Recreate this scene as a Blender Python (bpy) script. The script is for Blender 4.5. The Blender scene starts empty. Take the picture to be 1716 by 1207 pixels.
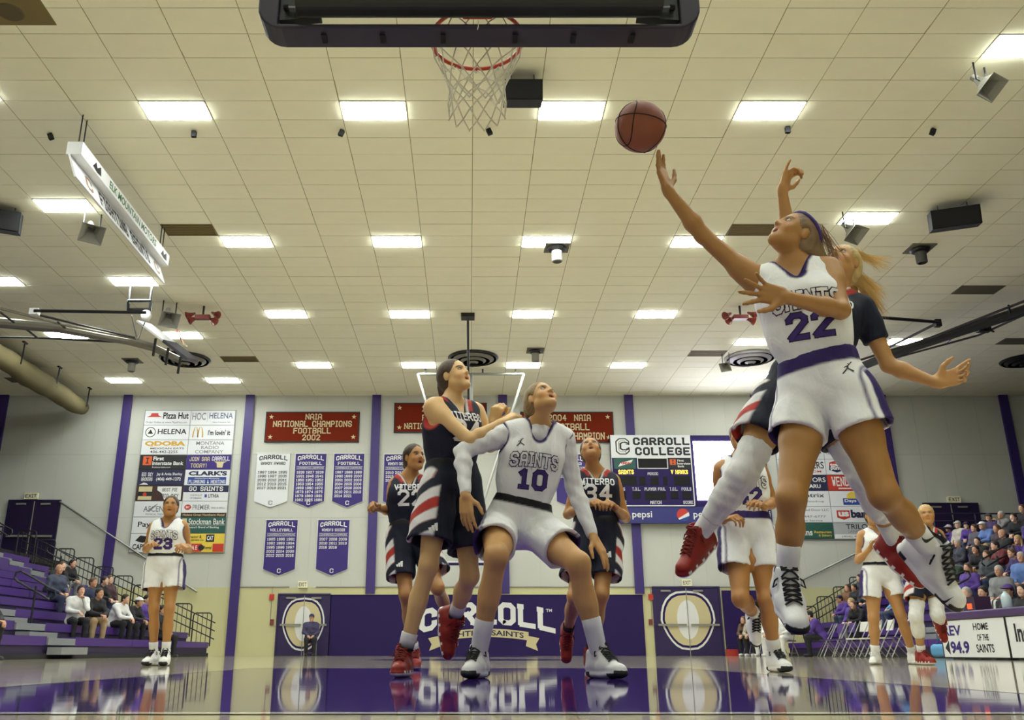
import bpy, bmesh, math, random
import numpy as np
from mathutils import Vector, Matrix
from mathutils.bvhtree import BVHTree

random.seed(7)
SC = bpy.context.scene
COL = SC.collection

# ------------------------------------------------------------------ camera
F_PX, PX0, PY0 = 1481.0, 786.0, 603.5          # focal length and principal point in a 1716 x 1207 frame
CAM_H = 0.13                                    # the camera lies almost on the floor
TH = math.atan((1093.0 - PY0) / F_PX)           # pitch up
CT, ST = math.cos(TH), math.sin(TH)
cam_d = bpy.data.cameras.new('camera')
cam_d.sensor_fit = 'HORIZONTAL'; cam_d.sensor_width = 36.0
cam_d.lens = F_PX / 1716.0 * 36.0
cam_d.shift_x = (858.0 - PX0) / 1716.0
cam_d.clip_start = 0.05; cam_d.clip_end = 200
cam = bpy.data.objects.new('camera', cam_d); COL.objects.link(cam)
cam.location = (0, 0, CAM_H); cam.rotation_euler = (math.pi / 2 + TH, 0, 0)
SC.camera = cam

# ------------------------------------------------------------------ world, exposure
w = bpy.data.worlds.new('world'); SC.world = w; w.use_nodes = True
w.node_tree.nodes['Background'].inputs[0].default_value = (1.0, 0.97, 0.9, 1)
w.node_tree.nodes['Background'].inputs[1].default_value = 0.05
SC.view_settings.view_transform = 'Standard'; SC.view_settings.look = 'None'
SC.view_settings.gamma = 1.0; SC.view_settings.use_curve_mapping = False
SC.view_settings.exposure = 1.05
SC.cycles.max_bounces = 5; SC.cycles.diffuse_bounces = 3; SC.cycles.glossy_bounces = 3; SC.cycles.transparent_max_bounces = 6
SC.cycles.use_adaptive_sampling = True; SC.cycles.adaptive_threshold = 0.06
SC.cycles.caustics_reflective = False; SC.cycles.caustics_refractive = False
SC.cycles.use_denoising = True
SC.cycles.sample_clamp_indirect = 6.0
LIGHT_POWER = 26.0                               # emission strength of one ceiling panel

# ------------------------------------------------------------------ picture point + distance -> place
def at(px, py, Y):
    """world point seen at picture point (px,py) at distance Y down the court"""
    dx = (px - PX0) / F_PX; dv = (PY0 - py) / F_PX
    zc = Y / (CT - dv * ST)
    return Vector((dx * zc, Y, CAM_H + zc * (ST + dv * CT)))
def at_x(px, py, X):
    dx = (px - PX0) / F_PX; dv = (PY0 - py) / F_PX
    zc = X / dx
    return Vector((X, zc * (CT - dv * ST), CAM_H + zc * (ST + dv * CT)))
def at_z(px, py, Z):
    dx = (px - PX0) / F_PX; dv = (PY0 - py) / F_PX
    zc = (Z - CAM_H) / (ST + dv * CT)
    return Vector((dx * zc, zc * (CT - dv * ST), Z))
def proj(p):
    x, y, z = p[0], p[1], p[2] - CAM_H
    zc = y * CT + z * ST; v = z * CT - y * ST
    return PX0 + F_PX * x / zc, PY0 - F_PX * v / zc, zc

# ------------------------------------------------------------------ materials
MATS = {}
def srgb(r, g, b):
    return tuple(((c / 255.0) / 12.92 if c / 255.0 <= 0.04045 else ((c / 255.0 + 0.055) / 1.055) ** 2.4) for c in (r, g, b))
def mat(name, rgb, rough=0.6, metal=0.0, noise=0.06, nscale=8.0, bump=0.0, bscale=60.0, emit=0.0, spec=0.5, coat=0.0, aniso=None):
    """procedural principled material: base colour varied by a noise texture, optional noise bump"""
    if name in MATS: return MATS[name]
    m = bpy.data.materials.new(name); m.use_nodes = True
    nt = m.node_tree; b = nt.nodes['Principled BSDF']; L = nt.links.new
    col = srgb(*rgb)
    b.inputs['Roughness'].default_value = rough; b.inputs['Metallic'].default_value = metal
    b.inputs['Specular IOR Level'].default_value = spec
    if coat: b.inputs['Coat Weight'].default_value = coat; b.inputs['Coat Roughness'].default_value = 0.05
    tc = nt.nodes.new('ShaderNodeTexCoord'); n = nt.nodes.new('ShaderNodeTexNoise')
    n.inputs['Scale'].default_value = nscale; n.inputs['Detail'].default_value = 4
    L(tc.outputs['Object'], n.inputs['Vector'])
    r = nt.nodes.new('ShaderNodeMapRange')
    r.inputs[3].default_value = 1.0 - noise; r.inputs[4].default_value = 1.0 + noise
    L(n.outputs['Fac'], r.inputs[0])
    mx = nt.nodes.new('ShaderNodeVectorMath'); mx.operation = 'SCALE'
    mx.inputs[0].default_value = col; L(r.outputs[0], mx.inputs['Scale'])
    L(mx.outputs[0], b.inputs['Base Color'])
    if emit:
        b.inputs['Emission Color'].default_value = (*col, 1); b.inputs['Emission Strength'].default_value = emit
    if bump:
        n2 = nt.nodes.new('ShaderNodeTexNoise'); n2.inputs['Scale'].default_value = bscale
        L(tc.outputs['Object'], n2.inputs['Vector'])
        bp = nt.nodes.new('ShaderNodeBump'); bp.inputs['Strength'].default_value = bump; bp.inputs['Distance'].default_value = 0.01
        L(n2.outputs['Fac'], bp.inputs['Height']); L(bp.outputs[0], b.inputs['Normal'])
    MATS[name] = m
    return m
def vmat(name, rough=0.75, bump=0.15, bscale=350.0, wave=0.0, sss=0.0, spec=0.4):
    """colour comes from the mesh's own dye pattern (attribute Col); fine weave or skin relief from noise"""
    if name in MATS: return MATS[name]
    m = bpy.data.materials.new(name); m.use_nodes = True
    nt = m.node_tree; b = nt.nodes['Principled BSDF']; L = nt.links.new
    a = nt.nodes.new('ShaderNodeAttribute'); a.attribute_name = 'Col'
    tc = nt.nodes.new('ShaderNodeTexCoord')
    n = nt.nodes.new('ShaderNodeTexNoise'); n.inputs['Scale'].default_value = 14; n.inputs['Detail'].default_value = 3
    L(tc.outputs['Object'], n.inputs['Vector'])
    r = nt.nodes.new('ShaderNodeMapRange'); r.inputs[3].default_value = 0.93; r.inputs[4].default_value = 1.07
    L(n.outputs['Fac'], r.inputs[0])
    mx = nt.nodes.new('ShaderNodeVectorMath'); mx.operation = 'SCALE'
    L(a.outputs['Color'], mx.inputs[0]); L(r.outputs[0], mx.inputs['Scale']); L(mx.outputs[0], b.inputs['Base Color'])
    b.inputs['Roughness'].default_value = rough; b.inputs['Specular IOR Level'].default_value = spec
    if sss:
        b.inputs['Subsurface Weight'].default_value = sss; b.inputs['Subsurface Radius'].default_value = (0.012, 0.005, 0.003)
    n2 = nt.nodes.new('ShaderNodeTexNoise'); n2.inputs['Scale'].default_value = bscale; n2.inputs['Detail'].default_value = 2
    L(tc.outputs['Object'], n2.inputs['Vector'])
    bp = nt.nodes.new('ShaderNodeBump'); bp.inputs['Strength'].default_value = bump; bp.inputs['Distance'].default_value = 0.004
    L(n2.outputs['Fac'], bp.inputs['Height'])
    last = bp
    if wave:
        n3 = nt.nodes.new('ShaderNodeTexNoise'); n3.inputs['Scale'].default_value = 9; n3.inputs['Detail'].default_value = 3; n3.inputs['Distortion'].default_value = 1.2
        mp = nt.nodes.new('ShaderNodeMapping'); mp.inputs['Scale'].default_value = (1.6, 1.6, 0.6)
        L(tc.outputs['Object'], mp.inputs['Vector']); L(mp.outputs[0], n3.inputs['Vector'])
        b3 = nt.nodes.new('ShaderNodeBump'); b3.inputs['Strength'].default_value = wave; b3.inputs['Distance'].default_value = 0.05
        L(n3.outputs['Fac'], b3.inputs['Height']); L(bp.outputs[0], b3.inputs['Normal']); last = b3
    L(last.outputs[0], b.inputs['Normal'])
    MATS[name] = m
    return m

# ------------------------------------------------------------------ object helpers
BASE = {}                                        # object -> world location of its local frame
def base_of(o):
    return BASE.get(o.name, Vector((0, 0, 0))) if o else Vector((0, 0, 0))
def tag(o, label=None, cat=None, group=None, kind=None):
    if label: o['label'] = label
    if cat: o['category'] = cat
    if group: o['group'] = group
    if kind: o['kind'] = kind
    return o
def empty(name, loc, label=None, cat=None, group=None, kind=None):
    o = bpy.data.objects.new(name, None); COL.objects.link(o); o.location = loc; o.empty_display_size = 0.1
    BASE[o.name] = Vector(loc)
    return tag(o, label, cat, group, kind)
def mobj(name, verts, faces, m, parent=None, smooth=False, origin=None):
    """mesh object from WORLD coordinates; a child's vertices are kept relative to its thing's base"""
    me = bpy.data.meshes.new(name)
    v = np.asarray(verts, dtype=np.float32).reshape(-1, 3)
    if parent is not None: b = base_of(parent)
    elif origin is not None: b = Vector(origin)
    else: b = Vector((float(v[:, 0].mean()), float(v[:, 1].mean()), float(v[:, 2].min())))
    v = v - np.array(b, dtype=np.float32)
    if isinstance(faces, np.ndarray):
        nf, k = faces.shape
        me.vertices.add(len(v)); me.vertices.foreach_set('co', v.ravel())
        me.loops.add(nf * k); me.loops.foreach_set('vertex_index', faces.astype(np.int32).ravel())
        me.polygons.add(nf); me.polygons.foreach_set('loop_start', np.arange(0, nf * k, k, dtype=np.int32))
        me.polygons.foreach_set('loop_total', np.full(nf, k, dtype=np.int32))
        me.update(calc_edges=True)
    else:
        me.from_pydata([tuple(x) for x in v.tolist()], [], faces); me.update()
    if m is not None: me.materials.append(m)
    if smooth: me.polygons.foreach_set('use_smooth', np.ones(len(me.polygons), dtype=bool))
    o = bpy.data.objects.new(name, me); COL.objects.link(o)
    if parent is not None: o.parent = parent; BASE[o.name] = b
    else: o.location = b; BASE[o.name] = b
    return o
def link_copy(src, parent=None, loc=None):
    o = src.copy(); COL.objects.link(o); o.parent = parent
    if loc is not None: o.location = loc
    BASE[o.name] = base_of(parent) if parent else Vector(o.location)
    return o

class MB:
    """collects simple solids in world coordinates, built as one mesh"""
    def __init__(s): s.v = []; s.f = []
    def add(s, vs, fs):
        n = len(s.v); s.v += [tuple(v) for v in vs]; s.f += [tuple(i + n for i in f) for f in fs]; return s
    def box(s, lo, hi, rot=None, piv=None):
        (a, b, c), (d, e, f) = lo, hi
        vs = [Vector(p) for p in ((a,b,c),(d,b,c),(d,e,c),(a,e,c),(a,b,f),(d,b,f),(d,e,f),(a,e,f))]
        if rot is not None:
            piv = Vector(piv) if piv is not None else sum(vs, Vector()) / 8
            vs = [rot @ (v - piv) + piv for v in vs]
        return s.add(vs, [(0,3,2,1),(4,5,6,7),(0,1,5,4),(1,2,6,5),(2,3,7,6),(3,0,4,7)])
    def cbox(s, c, size, rot=None):
        return s.box([c[i] - size[i] / 2 for i in range(3)], [c[i] + size[i] / 2 for i in range(3)], rot, c)
    def rbox(s, lo, hi, r=0.02, axis=1, seg=4):
        """box with corners rounded in the plane across `axis`"""
        ax = [i for i in range(3) if i != axis]
        lo, hi = list(lo), list(hi); pts = []
        r = min(r, (hi[ax[0]] - lo[ax[0]]) / 2.01, (hi[ax[1]] - lo[ax[1]]) / 2.01)
        for cx, cy, a0 in ((hi[ax[0]] - r, hi[ax[1]] - r, 0), (lo[ax[0]] + r, hi[ax[1]] - r, 90), (lo[ax[0]] + r, lo[ax[1]] + r, 180), (hi[ax[0]] - r, lo[ax[1]] + r, 270)):
            for k in range(seg + 1):
                t = math.radians(a0 + 90 * k / seg); pts.append((cx + r * math.cos(t), cy + r * math.sin(t)))
        return s.prism(pts, axis, lo[axis], hi[axis])
    def prism(s, pts, axis, a, b):
        ax = [i for i in range(3) if i != axis]; n = len(pts); vs = []
        for h in (a, b):
            for p in pts:
                v = [0, 0, 0]; v[ax[0]], v[ax[1]], v[axis] = p[0], p[1], h; vs.append(v)
        fs = [tuple(range(n))[::-1], tuple(range(n, 2 * n))] + [(i, (i + 1) % n, n + (i + 1) % n, n + i) for i in range(n)]
        return s.add(vs, fs)
    def tube(s, pts, r, seg=8, caps=True, closed=False, flat=None):
        pts = [Vector(p) for p in pts]; n = len(pts); rs = r if isinstance(r, (list, tuple)) else [r] * n
        up = None; vs = []; fs = []
        for i, p in enumerate(pts):
            if closed: t = (pts[(i + 1) % n] - pts[i - 1])
            else: t = pts[min(i + 1, n - 1)] - pts[max(i - 1, 0)]
            t = t.normalized() if t.length > 1e-9 else Vector((0, 0, 1))
            if up is None:
                up = Vector((0, 0, 1)) if abs(t.z) < 0.9 else Vector((1, 0, 0))
            sd = t.cross(up); sd = sd.normalized() if sd.length > 1e-6 else t.orthogonal().normalized()
            up = sd.cross(t).normalized()
            for k in range(seg):
                a = 2 * math.pi * k / seg
                vs.append(p + (sd * math.cos(a) + up * math.sin(a)) * rs[i])
        m = n if closed else n - 1
        for i in range(m):
            j = (i + 1) % n
            for k in range(seg):
                k2 = (k + 1) % seg
                fs.append((i * seg + k, i * seg + k2, j * seg + k2, j * seg + k))
        if caps and not closed:
            fs.append(tuple(range(seg))[::-1]); fs.append(tuple(range((n - 1) * seg, n * seg)))
        return s.add(vs, fs)
    def lathe(s, prof, c, axis=2, seg=20, M=None):
        """profile of (radius, height) turned about an axis through c"""
        vs = []; fs = []; n = len(prof); c = Vector(c)
        for (r, h) in prof:
            for k in range(seg):
                a = 2 * math.pi * k / seg
                v = Vector((r * math.cos(a), r * math.sin(a), h))
                if axis == 1: v = Vector((v.x, v.z, v.y))
                if axis == 0: v = Vector((v.z, v.x, v.y))
                if M is not None: v = M @ v
                vs.append(c + v)
        for i in range(n - 1):
            for k in range(seg):
                k2 = (k + 1) % seg; fs.append((i * seg + k, i * seg + k2, (i + 1) * seg + k2, (i + 1) * seg + k))
        fs.append(tuple(range(seg))[::-1]); fs.append(tuple(range((n - 1) * seg, n * seg)))
        return s.add(vs, fs)
    def build(s, name, m, parent=None, smooth=False, origin=None):
        return mobj(name, s.v, s.f, m, parent, smooth, origin)

# ------------------------------------------------------------------ lettering
_FONT = {}
GL = {  # block capitals drawn as strokes on a 4 x 6 grid
'A': [[(0,0),(0,5),(1,6),(3,6),(4,5),(4,0)],[(0,2.4),(4,2.4)]], 'B': [[(0,0),(0,6),(3.2,6),(4,5.2),(4,3.8),(3.2,3),(0,3)],[(3.2,3),(4,2.2),(4,.8),(3.2,0),(0,0)]],
'C': [[(4,4.4),(4,5),(3,6),(1,6),(0,5),(0,1),(1,0),(3,0),(4,1),(4,1.6)]], 'D': [[(0,0),(0,6),(3,6),(4,5),(4,1),(3,0),(0,0)]],
'E': [[(4,6),(0,6),(0,0),(4,0)],[(0,3),(3.2,3)]], 'F': [[(4,6),(0,6),(0,0)],[(0,3),(3.2,3)]], 'G': [[(4,4.6),(4,5),(3,6),(1,6),(0,5),(0,1),(1,0),(3,0),(4,1),(4,2.8),(2.4,2.8)]],
'H': [[(0,0),(0,6)],[(4,0),(4,6)],[(0,3),(4,3)]], 'I': [[(2,0),(2,6)],[(1,6),(3,6)],[(1,0),(3,0)]], 'J': [[(4,6),(4,1),(3,0),(1,0),(0,1),(0,2)]],
'K': [[(0,0),(0,6)],[(4,6),(0.3,2.8)],[(1.4,3.6),(4,0)]], 'L': [[(0,6),(0,0),(4,0)]], 'M': [[(0,0),(0,6),(2,2.6),(4,6),(4,0)]], 'N': [[(0,0),(0,6),(4,0),(4,6)]],
'O': [[(1,0),(3,0),(4,1),(4,5),(3,6),(1,6),(0,5),(0,1),(1,0)]], 'P': [[(0,0),(0,6),(3,6),(4,5),(4,3.6),(3,2.7),(0,2.7)]],
'Q': [[(1,0),(3,0),(4,1),(4,5),(3,6),(1,6),(0,5),(0,1),(1,0)],[(2.4,1.6),(4.2,-.2)]], 'R': [[(0,0),(0,6),(3,6),(4,5),(4,3.7),(3,2.8),(0,2.8)],[(2,2.8),(4,0)]],
'S': [[(4,4.7),(4,5),(3,6),(1,6),(0,5),(0,4),(1,3.2),(3,2.8),(4,2),(4,1),(3,0),(1,0),(0,1),(0,1.3)]], 'T': [[(0,6),(4,6)],[(2,6),(2,0)]], 'U': [[(0,6),(0,1),(1,0),(3,0),(4,1),(4,6)]],
'V': [[(0,6),(2,0),(4,6)]], 'W': [[(0,6),(1,0),(2,4),(3,0),(4,6)]], 'X': [[(0,0),(4,6)],[(0,6),(4,0)]], 'Y': [[(0,6),(2,3),(4,6)],[(2,3),(2,0)]], 'Z': [[(0,6),(4,6),(0,0),(4,0)]],
'0': [[(1,0),(3,0),(4,1),(4,5),(3,6),(1,6),(0,5),(0,1),(1,0)]], '1': [[(.8,5),(2,6),(2,0)],[(.8,0),(3.2,0)]], '2': [[(0,4.8),(0,5),(1,6),(3,6),(4,5),(4,4),(0,0),(4,0)]],
'3': [[(0,5),(1,6),(3,6),(4,5),(4,4),(3,3),(1.4,3)],[(3,3),(4,2),(4,1),(3,0),(1,0),(0,1)]], '4': [[(3,0),(3,6),(0,2),(4.2,2)]], '5': [[(4,6),(0,6),(0,3.5),(3,3.5),(4,2.6),(4,1),(3,0),(1,0),(0,1)]],
'6': [[(4,5),(3,6),(1,6),(0,5),(0,1),(1,0),(3,0),(4,1),(4,2.4),(3,3.3),(0,3.3)]], '7': [[(0,6),(4,6),(1.4,0)]], '8': [[(1,3),(0,4),(0,5),(1,6),(3,6),(4,5),(4,4),(3,3),(1,3),(0,2),(0,1),(1,0),(3,0),(4,1),(4,2),(3,3)]],
'9': [[(0,1),(1,0),(3,0),(4,1),(4,5),(3,6),(1,6),(0,5),(0,3.6),(1,2.7),(4,2.7)]], "'": [[(2,6),(2,5)]], '.': [[(1.8,0),(2.2,0)]], '&': [[(4,0),(1,4.4),(1,5.2),(1.6,6),(2.6,5.6),(2.4,4.4),(0.3,2),(0.3,.8),(1,0),(2.4,0),(4,2)]],
'-': [[(.8,3),(3.2,3)]], '!': [[(2,6),(2,2)],[(2,0),(2,.2)]], '+': [[(0,3),(4,3)],[(2,1),(2,5)]], ':': [[(2,1),(2,1.2)],[(2,4),(2,4.2)]], ' ': []}
GW = {'I': (1, 3), "'": (1.4, 2.6), '.': (1.4, 2.6), '1': (.6, 3.4), '!': (1.4, 2.6), ':': (1.4, 2.6), ' ': (0, 2.4)}
SERIF = {'A': [(0,0),(4,0)], 'F': [(0,0)], 'H': [(0,0),(4,0),(0,6),(4,6)], 'K': [(0,0),(4,0),(0,6),(4,6)], 'L': [(0,6)], 'M': [(0,0),(4,0)], 'N': [(0,0),(4,6)], 'P': [(0,0)], 'R': [(0,0),(4,0)], 'T': [(2,0)], 'U': [(0,6),(4,6)], 'Y': [(2,0)], 'V': [(0,6),(4,6)], 'W': [(0,6),(4,6)], 'X': [(0,0),(4,0),(0,6),(4,6)]}
def block_quads(txt, wd=1.15, serif=True, gap=1.0, sub=1, slack=0.0, step=None):
    """list of 2-D quads for block lettering, with overall width; wd = stroke width, slack widens (outline)"""
    out = []; x = 0.0
    def seg(p, q, e0, e1):
        p, q = Vector(p), Vector(q); d = q - p; l = d.length
        if l < 1e-6: d = Vector((1, 0))
        else: d /= l
        n = Vector((-d.y, d.x)); hw = wd / 2 + slack
        p = p - d * (e0 + slack); q = q + d * (e1 + slack); l = (q - p).length
        k = max(1, int(math.ceil(l / step))) if step else sub
        kw = max(1, int(math.ceil(2 * hw / step))) if step else 1
        for i in range(k):
            for j in range(kw):
                a = p + (q - p) * (i / k); b = p + (q - p) * ((i + 1) / k)
                w0 = -hw + 2 * hw * j / kw; w1 = -hw + 2 * hw * (j + 1) / kw
                out.append([a + n * w0, b + n * w0, b + n * w1, a + n * w1])
    for ch in txt:
        g = GL.get(ch.upper(), []); lo, hi = GW.get(ch, (0, 4)); ox = x - lo
        for pl in g:
            m = len(pl); closed = m > 2 and pl[0] == pl[-1]
            for i in range(m - 1):
                e0 = wd * .21 if (i > 0 or closed) else wd * .5
                e1 = wd * .21 if (i < m - 2 or closed) else wd * .5
                seg((pl[i][0] + ox, pl[i][1]), (pl[i + 1][0] + ox, pl[i + 1][1]), e0, e1)
        if serif:
            for (sx, sy) in SERIF.get(ch.upper(), []):
                seg((sx + ox - .55, sy), (sx + ox + .55, sy), wd * .3, wd * .3)
        x += hi - lo + wd + gap
    return out, x - gap - wd
def font_mesh(txt, bold=0.0):
    """outline text triangulated with the built-in font: (verts2d, faces)"""
    key = (txt, bold)
    if key in _FONT: return _FONT[key]
    c = bpy.data.curves.new('t', 'FONT'); c.body = txt; c.size = 1.0; c.offset = bold; c.resolution_u = 3
    o = bpy.data.objects.new('t', c); COL.objects.link(o)
    dg = bpy.context.evaluated_depsgraph_get(); me = o.evaluated_get(dg).to_mesh()
    v = [(p.co.x, p.co.y) for p in me.vertices]; f = [tuple(p.vertices) for p in me.polygons]
    o.evaluated_get(dg).to_mesh_clear(); bpy.data.objects.remove(o); bpy.data.curves.remove(c)
    _FONT[key] = (v, f)
    return v, f
def fit2d(v, u0, v0, u1, v1, keep=False):
    xs = [p[0] for p in v]; ys = [p[1] for p in v]
    a, b, c, d = min(xs), max(xs), min(ys), max(ys)
    sx = (u1 - u0) / max(b - a, 1e-6); sy = (v1 - v0) / max(d - c, 1e-6)
    if keep: sx = sy = min(sx, sy)
    ox = (u0 + u1) / 2 - sx * (a + b) / 2; oy = (v0 + v1) / 2 - sy * (c + d) / 2
    return [(p[0] * sx + ox, p[1] * sy + oy) for p in v]
class Plane:
    """a flat face in the room that carries print: origin, right, up, outward normal"""
    def __init__(s, o, r, u, n): s.o, s.r, s.u, s.n = Vector(o), Vector(r), Vector(u), Vector(n)
    def p(s, x, y, d=0.0): return s.o + s.r * x + s.u * y + s.n * d
def print_on(plane, name, v, f, m, parent, d=0.004, quads=False):
    # overlapping strokes of block letters lie in thin layers, a fraction of a millimetre apart
    return mobj(name, [plane.p(x, y, d + ((i // 4) % 7) * 0.0004 if quads else d) for i, (x, y) in enumerate(v)], f, m, parent)
def put_text(plane, name, txt, rect, m, parent, style='font', bold=0.0, wd=1.15, d=0.004, keep=False, serif=True):
    """rect = (u0, v0, u1, v1) in the plane's metres"""
    if style == 'font': v, f = font_mesh(txt, bold)
    else:
        q, _ = block_quads(txt, wd, serif); v = [tuple(p) for s in q for p in s]; f = [(4*i, 4*i+1, 4*i+2, 4*i+3) for i in range(len(q))]
    if not v: return None
    return print_on(plane, name, fit2d(v, *rect, keep=keep), f, m, parent, d, style != 'font')
def put_poly(plane, name, pts, m, parent, d=0.003):
    return print_on(plane, name, pts, [tuple(range(len(pts)))], m, parent, d)
def disc(cx, cy, rx, ry=None, n=24, a0=0, a1=360):
    ry = rx if ry is None else ry
    return [(cx + rx * math.cos(math.radians(a0 + (a1 - a0) * k / n)), cy + ry * math.sin(math.radians(a0 + (a1 - a0) * k / n))) for k in range(n + (0 if a1 - a0 == 360 else 1))]
def rect(u0, v0, u1, v1): return [(u0, v0), (u1, v0), (u1, v1), (u0, v1)]
# ================================================================== ROOM
CEIL = 9.65; WALLY = 33.25; RX = 24.0; YB = -5.0
M_WALL = mat('wall_paint', (197, 197, 187), 0.75, noise=0.03, nscale=1.2, bump=0.05, bscale=90)
M_CREAM = mat('cream_wainscot_paint', (200, 194, 148), 0.6, noise=0.03, nscale=1.5)
M_PURP = mat('purple_paint', (58, 40, 110), 0.5, noise=0.05)
M_PURPD = mat('purple_vinyl', (38, 22, 80), 0.6, noise=0.05, bump=0.04, bscale=120, spec=.25)
M_TILE = mat('ceiling_tile', (242, 238, 212), 0.9, noise=0.035, nscale=3.0, bump=0.06, bscale=160)
M_GRID = mat('ceiling_grid_metal', (150, 142, 100), 0.6, noise=0.05)
M_BLACK = mat('black_metal', (18, 17, 20), 0.45, noise=0.1)
M_BLACKM = mat('black_matte', (14, 13, 15), 0.85, noise=0.1)
M_STEEL = mat('grey_steel', (150, 150, 145), 0.35, metal=0.8, noise=0.08)
M_GREY = mat('grey_plastic', (140, 138, 128), 0.55, noise=0.06)
M_WHITE = mat('white_sign_face', (222, 222, 224), 0.55, noise=0.01)
M_WHITEP = mat('white_print', (226, 225, 222), 0.6, noise=0.01)
M_INK = mat('black_print', (26, 25, 30), 0.6, noise=0.02)
M_NAVYP = mat('navy_print', (30, 32, 68), 0.6, noise=0.02)
M_PURPP = mat('purple_print', (50, 32, 114), 0.6, noise=0.03)
M_REDB = mat('red_banner_cloth', (112, 34, 14), 0.85, noise=0.04, bump=0.1, bscale=30, spec=.15)
M_GOLD = mat('gold_print', (206, 160, 52), 0.6, noise=0.02)
M_GREYP = mat('grey_print', (130, 130, 134), 0.6, noise=0.02)
M_REDP = mat('red_print', (190, 50, 34), 0.6, noise=0.02)
M_GREENP = mat('green_print', (36, 84, 74), 0.6, noise=0.02)
M_YELP = mat('yellow_print', (226, 196, 70), 0.6, noise=0.02)
M_BROWNP = mat('brown_print', (62, 36, 30), 0.6, noise=0.03)
M_CREAMP = mat('cream_print', (204, 190, 146), 0.6, noise=0.02)
M_BLUEP = mat('blue_print', (34, 66, 150), 0.6, noise=0.02)

# floor -------------------------------------------------------------
def floor_material():
    m = bpy.data.materials.new('varnished_maple_floor'); m.use_nodes = True
    nt = m.node_tree; b = nt.nodes['Principled BSDF']; L = nt.links.new
    tc = nt.nodes.new('ShaderNodeTexCoord'); mp = nt.nodes.new('ShaderNodeMapping')
    mp.inputs['Rotation'].default_value = (0, 0, math.pi / 2)
    br = nt.nodes.new('ShaderNodeTexBrick'); br.inputs['Scale'].default_value = 1.0
    br.inputs['Color1'].default_value = (*srgb(206, 196, 172), 1); br.inputs['Color2'].default_value = (*srgb(192, 181, 154), 1)
    br.inputs['Mortar'].default_value = (*srgb(150, 134, 104), 1); br.inputs['Mortar Size'].default_value = 0.0015
    br.inputs['Brick Width'].default_value = 1.2; br.inputs['Row Height'].default_value = 0.057
    L(tc.outputs['Object'], mp.inputs[0]); L(mp.outputs[0], br.inputs['Vector']); L(br.outputs[0], b.inputs['Base Color'])
    b.inputs['Roughness'].default_value = 0.06
    b.inputs['IOR'].default_value = 1.5
    n = nt.nodes.new('ShaderNodeTexNoise'); n.inputs['Scale'].default_value = 3.0; n.inputs['Detail'].default_value = 3
    bp = nt.nodes.new('ShaderNodeBump'); bp.inputs['Strength'].default_value = 0.02; bp.inputs['Distance'].default_value = 0.02
    L(tc.outputs['Object'], n.inputs['Vector']); L(n.outputs['Fac'], bp.inputs['Height']); L(bp.outputs[0], b.inputs['Normal'])
    return m
def paint_material(name, rgb, rough=0.045):
    m = bpy.data.materials.new(name); m.use_nodes = True
    nt = m.node_tree; b = nt.nodes['Principled BSDF']; L = nt.links.new
    tc = nt.nodes.new('ShaderNodeTexCoord'); n = nt.nodes.new('ShaderNodeTexNoise'); n.inputs['Scale'].default_value = 2.5
    L(tc.outputs['Object'], n.inputs['Vector'])
    mx = nt.nodes.new('ShaderNodeMix'); mx.data_type = 'RGBA'
    c = srgb(*rgb); mx.inputs['A'].default_value = (*c, 1); mx.inputs['B'].default_value = (*[k * 0.88 for k in c], 1)
    L(n.outputs['Fac'], mx.inputs['Factor']); L(mx.outputs['Result'], b.inputs['Base Color'])
    b.inputs['Roughness'].default_value = rough; b.inputs['IOR'].default_value = 1.5
    bp = nt.nodes.new('ShaderNodeBump'); bp.inputs['Strength'].default_value = 0.015; bp.inputs['Distance'].default_value = 0.02
    L(n.outputs['Fac'], bp.inputs['Height']); L(bp.outputs[0], b.inputs['Normal'])
    return m
M_FLOOR = floor_material()
M_FPURP = paint_material('purple_floor_paint', (62, 40, 118))
M_FWHITE = paint_material('white_floor_paint', (224, 220, 208))
M_FCREAM = paint_material('cream_floor_paint', (214, 196, 140))
floor = tag(MB().box((-RX, YB, -0.1), (RX, WALLY, 0)).build('floor', M_FLOOR, origin=(0, 0, 0)), kind='structure')
BL = 2.1; HC = BL + 14.325; FBL = BL + 28.65; SL = 7.62
def plate(name, lo, hi, m, z=0.0015):
    return MB().add([(lo[0], lo[1], z), (hi[0], lo[1], z), (hi[0], hi[1], z), (lo[0], hi[1], z)], [(0, 1, 2, 3)]).build(name, m, floor)
plate('painted_key', (-1.83, BL), (1.83, BL + 5.8), M_FPURP, 0.001)
plate('painted_key', (-1.83, FBL - 5.8), (1.83, FBL), M_FPURP, 0.001)
for y in (BL, FBL): plate('baseline', (-SL, y - 0.03), (SL, y + 0.03), M_FWHITE, 0.002)
for x in (-SL, SL): plate('sideline', (x - 0.025, BL), (x + 0.025, FBL), M_FWHITE, 0.002)
for y in (BL + 5.8, FBL - 5.8): plate('free_throw_line', (-1.83, y - 0.03), (1.83, y + 0.03), M_FWHITE, 0.002)
for y0, y1 in ((BL, BL + 5.8), (FBL - 5.8, FBL)):
    for x in (-1.83, 1.83): plate('lane_line', (x - 0.025, y0), (x + 0.025, y1), M_FWHITE, 0.0025)
plate('halfway_line', (-SL, HC - 0.025), (SL, HC + 0.025), M_FWHITE, 0.002)
def ring(name, c, r0, r1, a0, a1, m, z=0.002, n=48):
    vs = []; fs = []
    for k in range(n + 1):
        a = math.radians(a0 + (a1 - a0) * k / n)
        for r in (r0, r1): vs.append((c[0] + r * math.cos(a), c[1] + r * math.sin(a), z))
    for k in range(n): fs.append((2 * k, 2 * k + 1, 2 * k + 3, 2 * k + 2))
    return MB().add(vs, fs).build(name, m, floor)
ring('three_point_line', (0, BL + 1.6), 6.7, 6.75, 0, 180, M_FWHITE)
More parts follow.
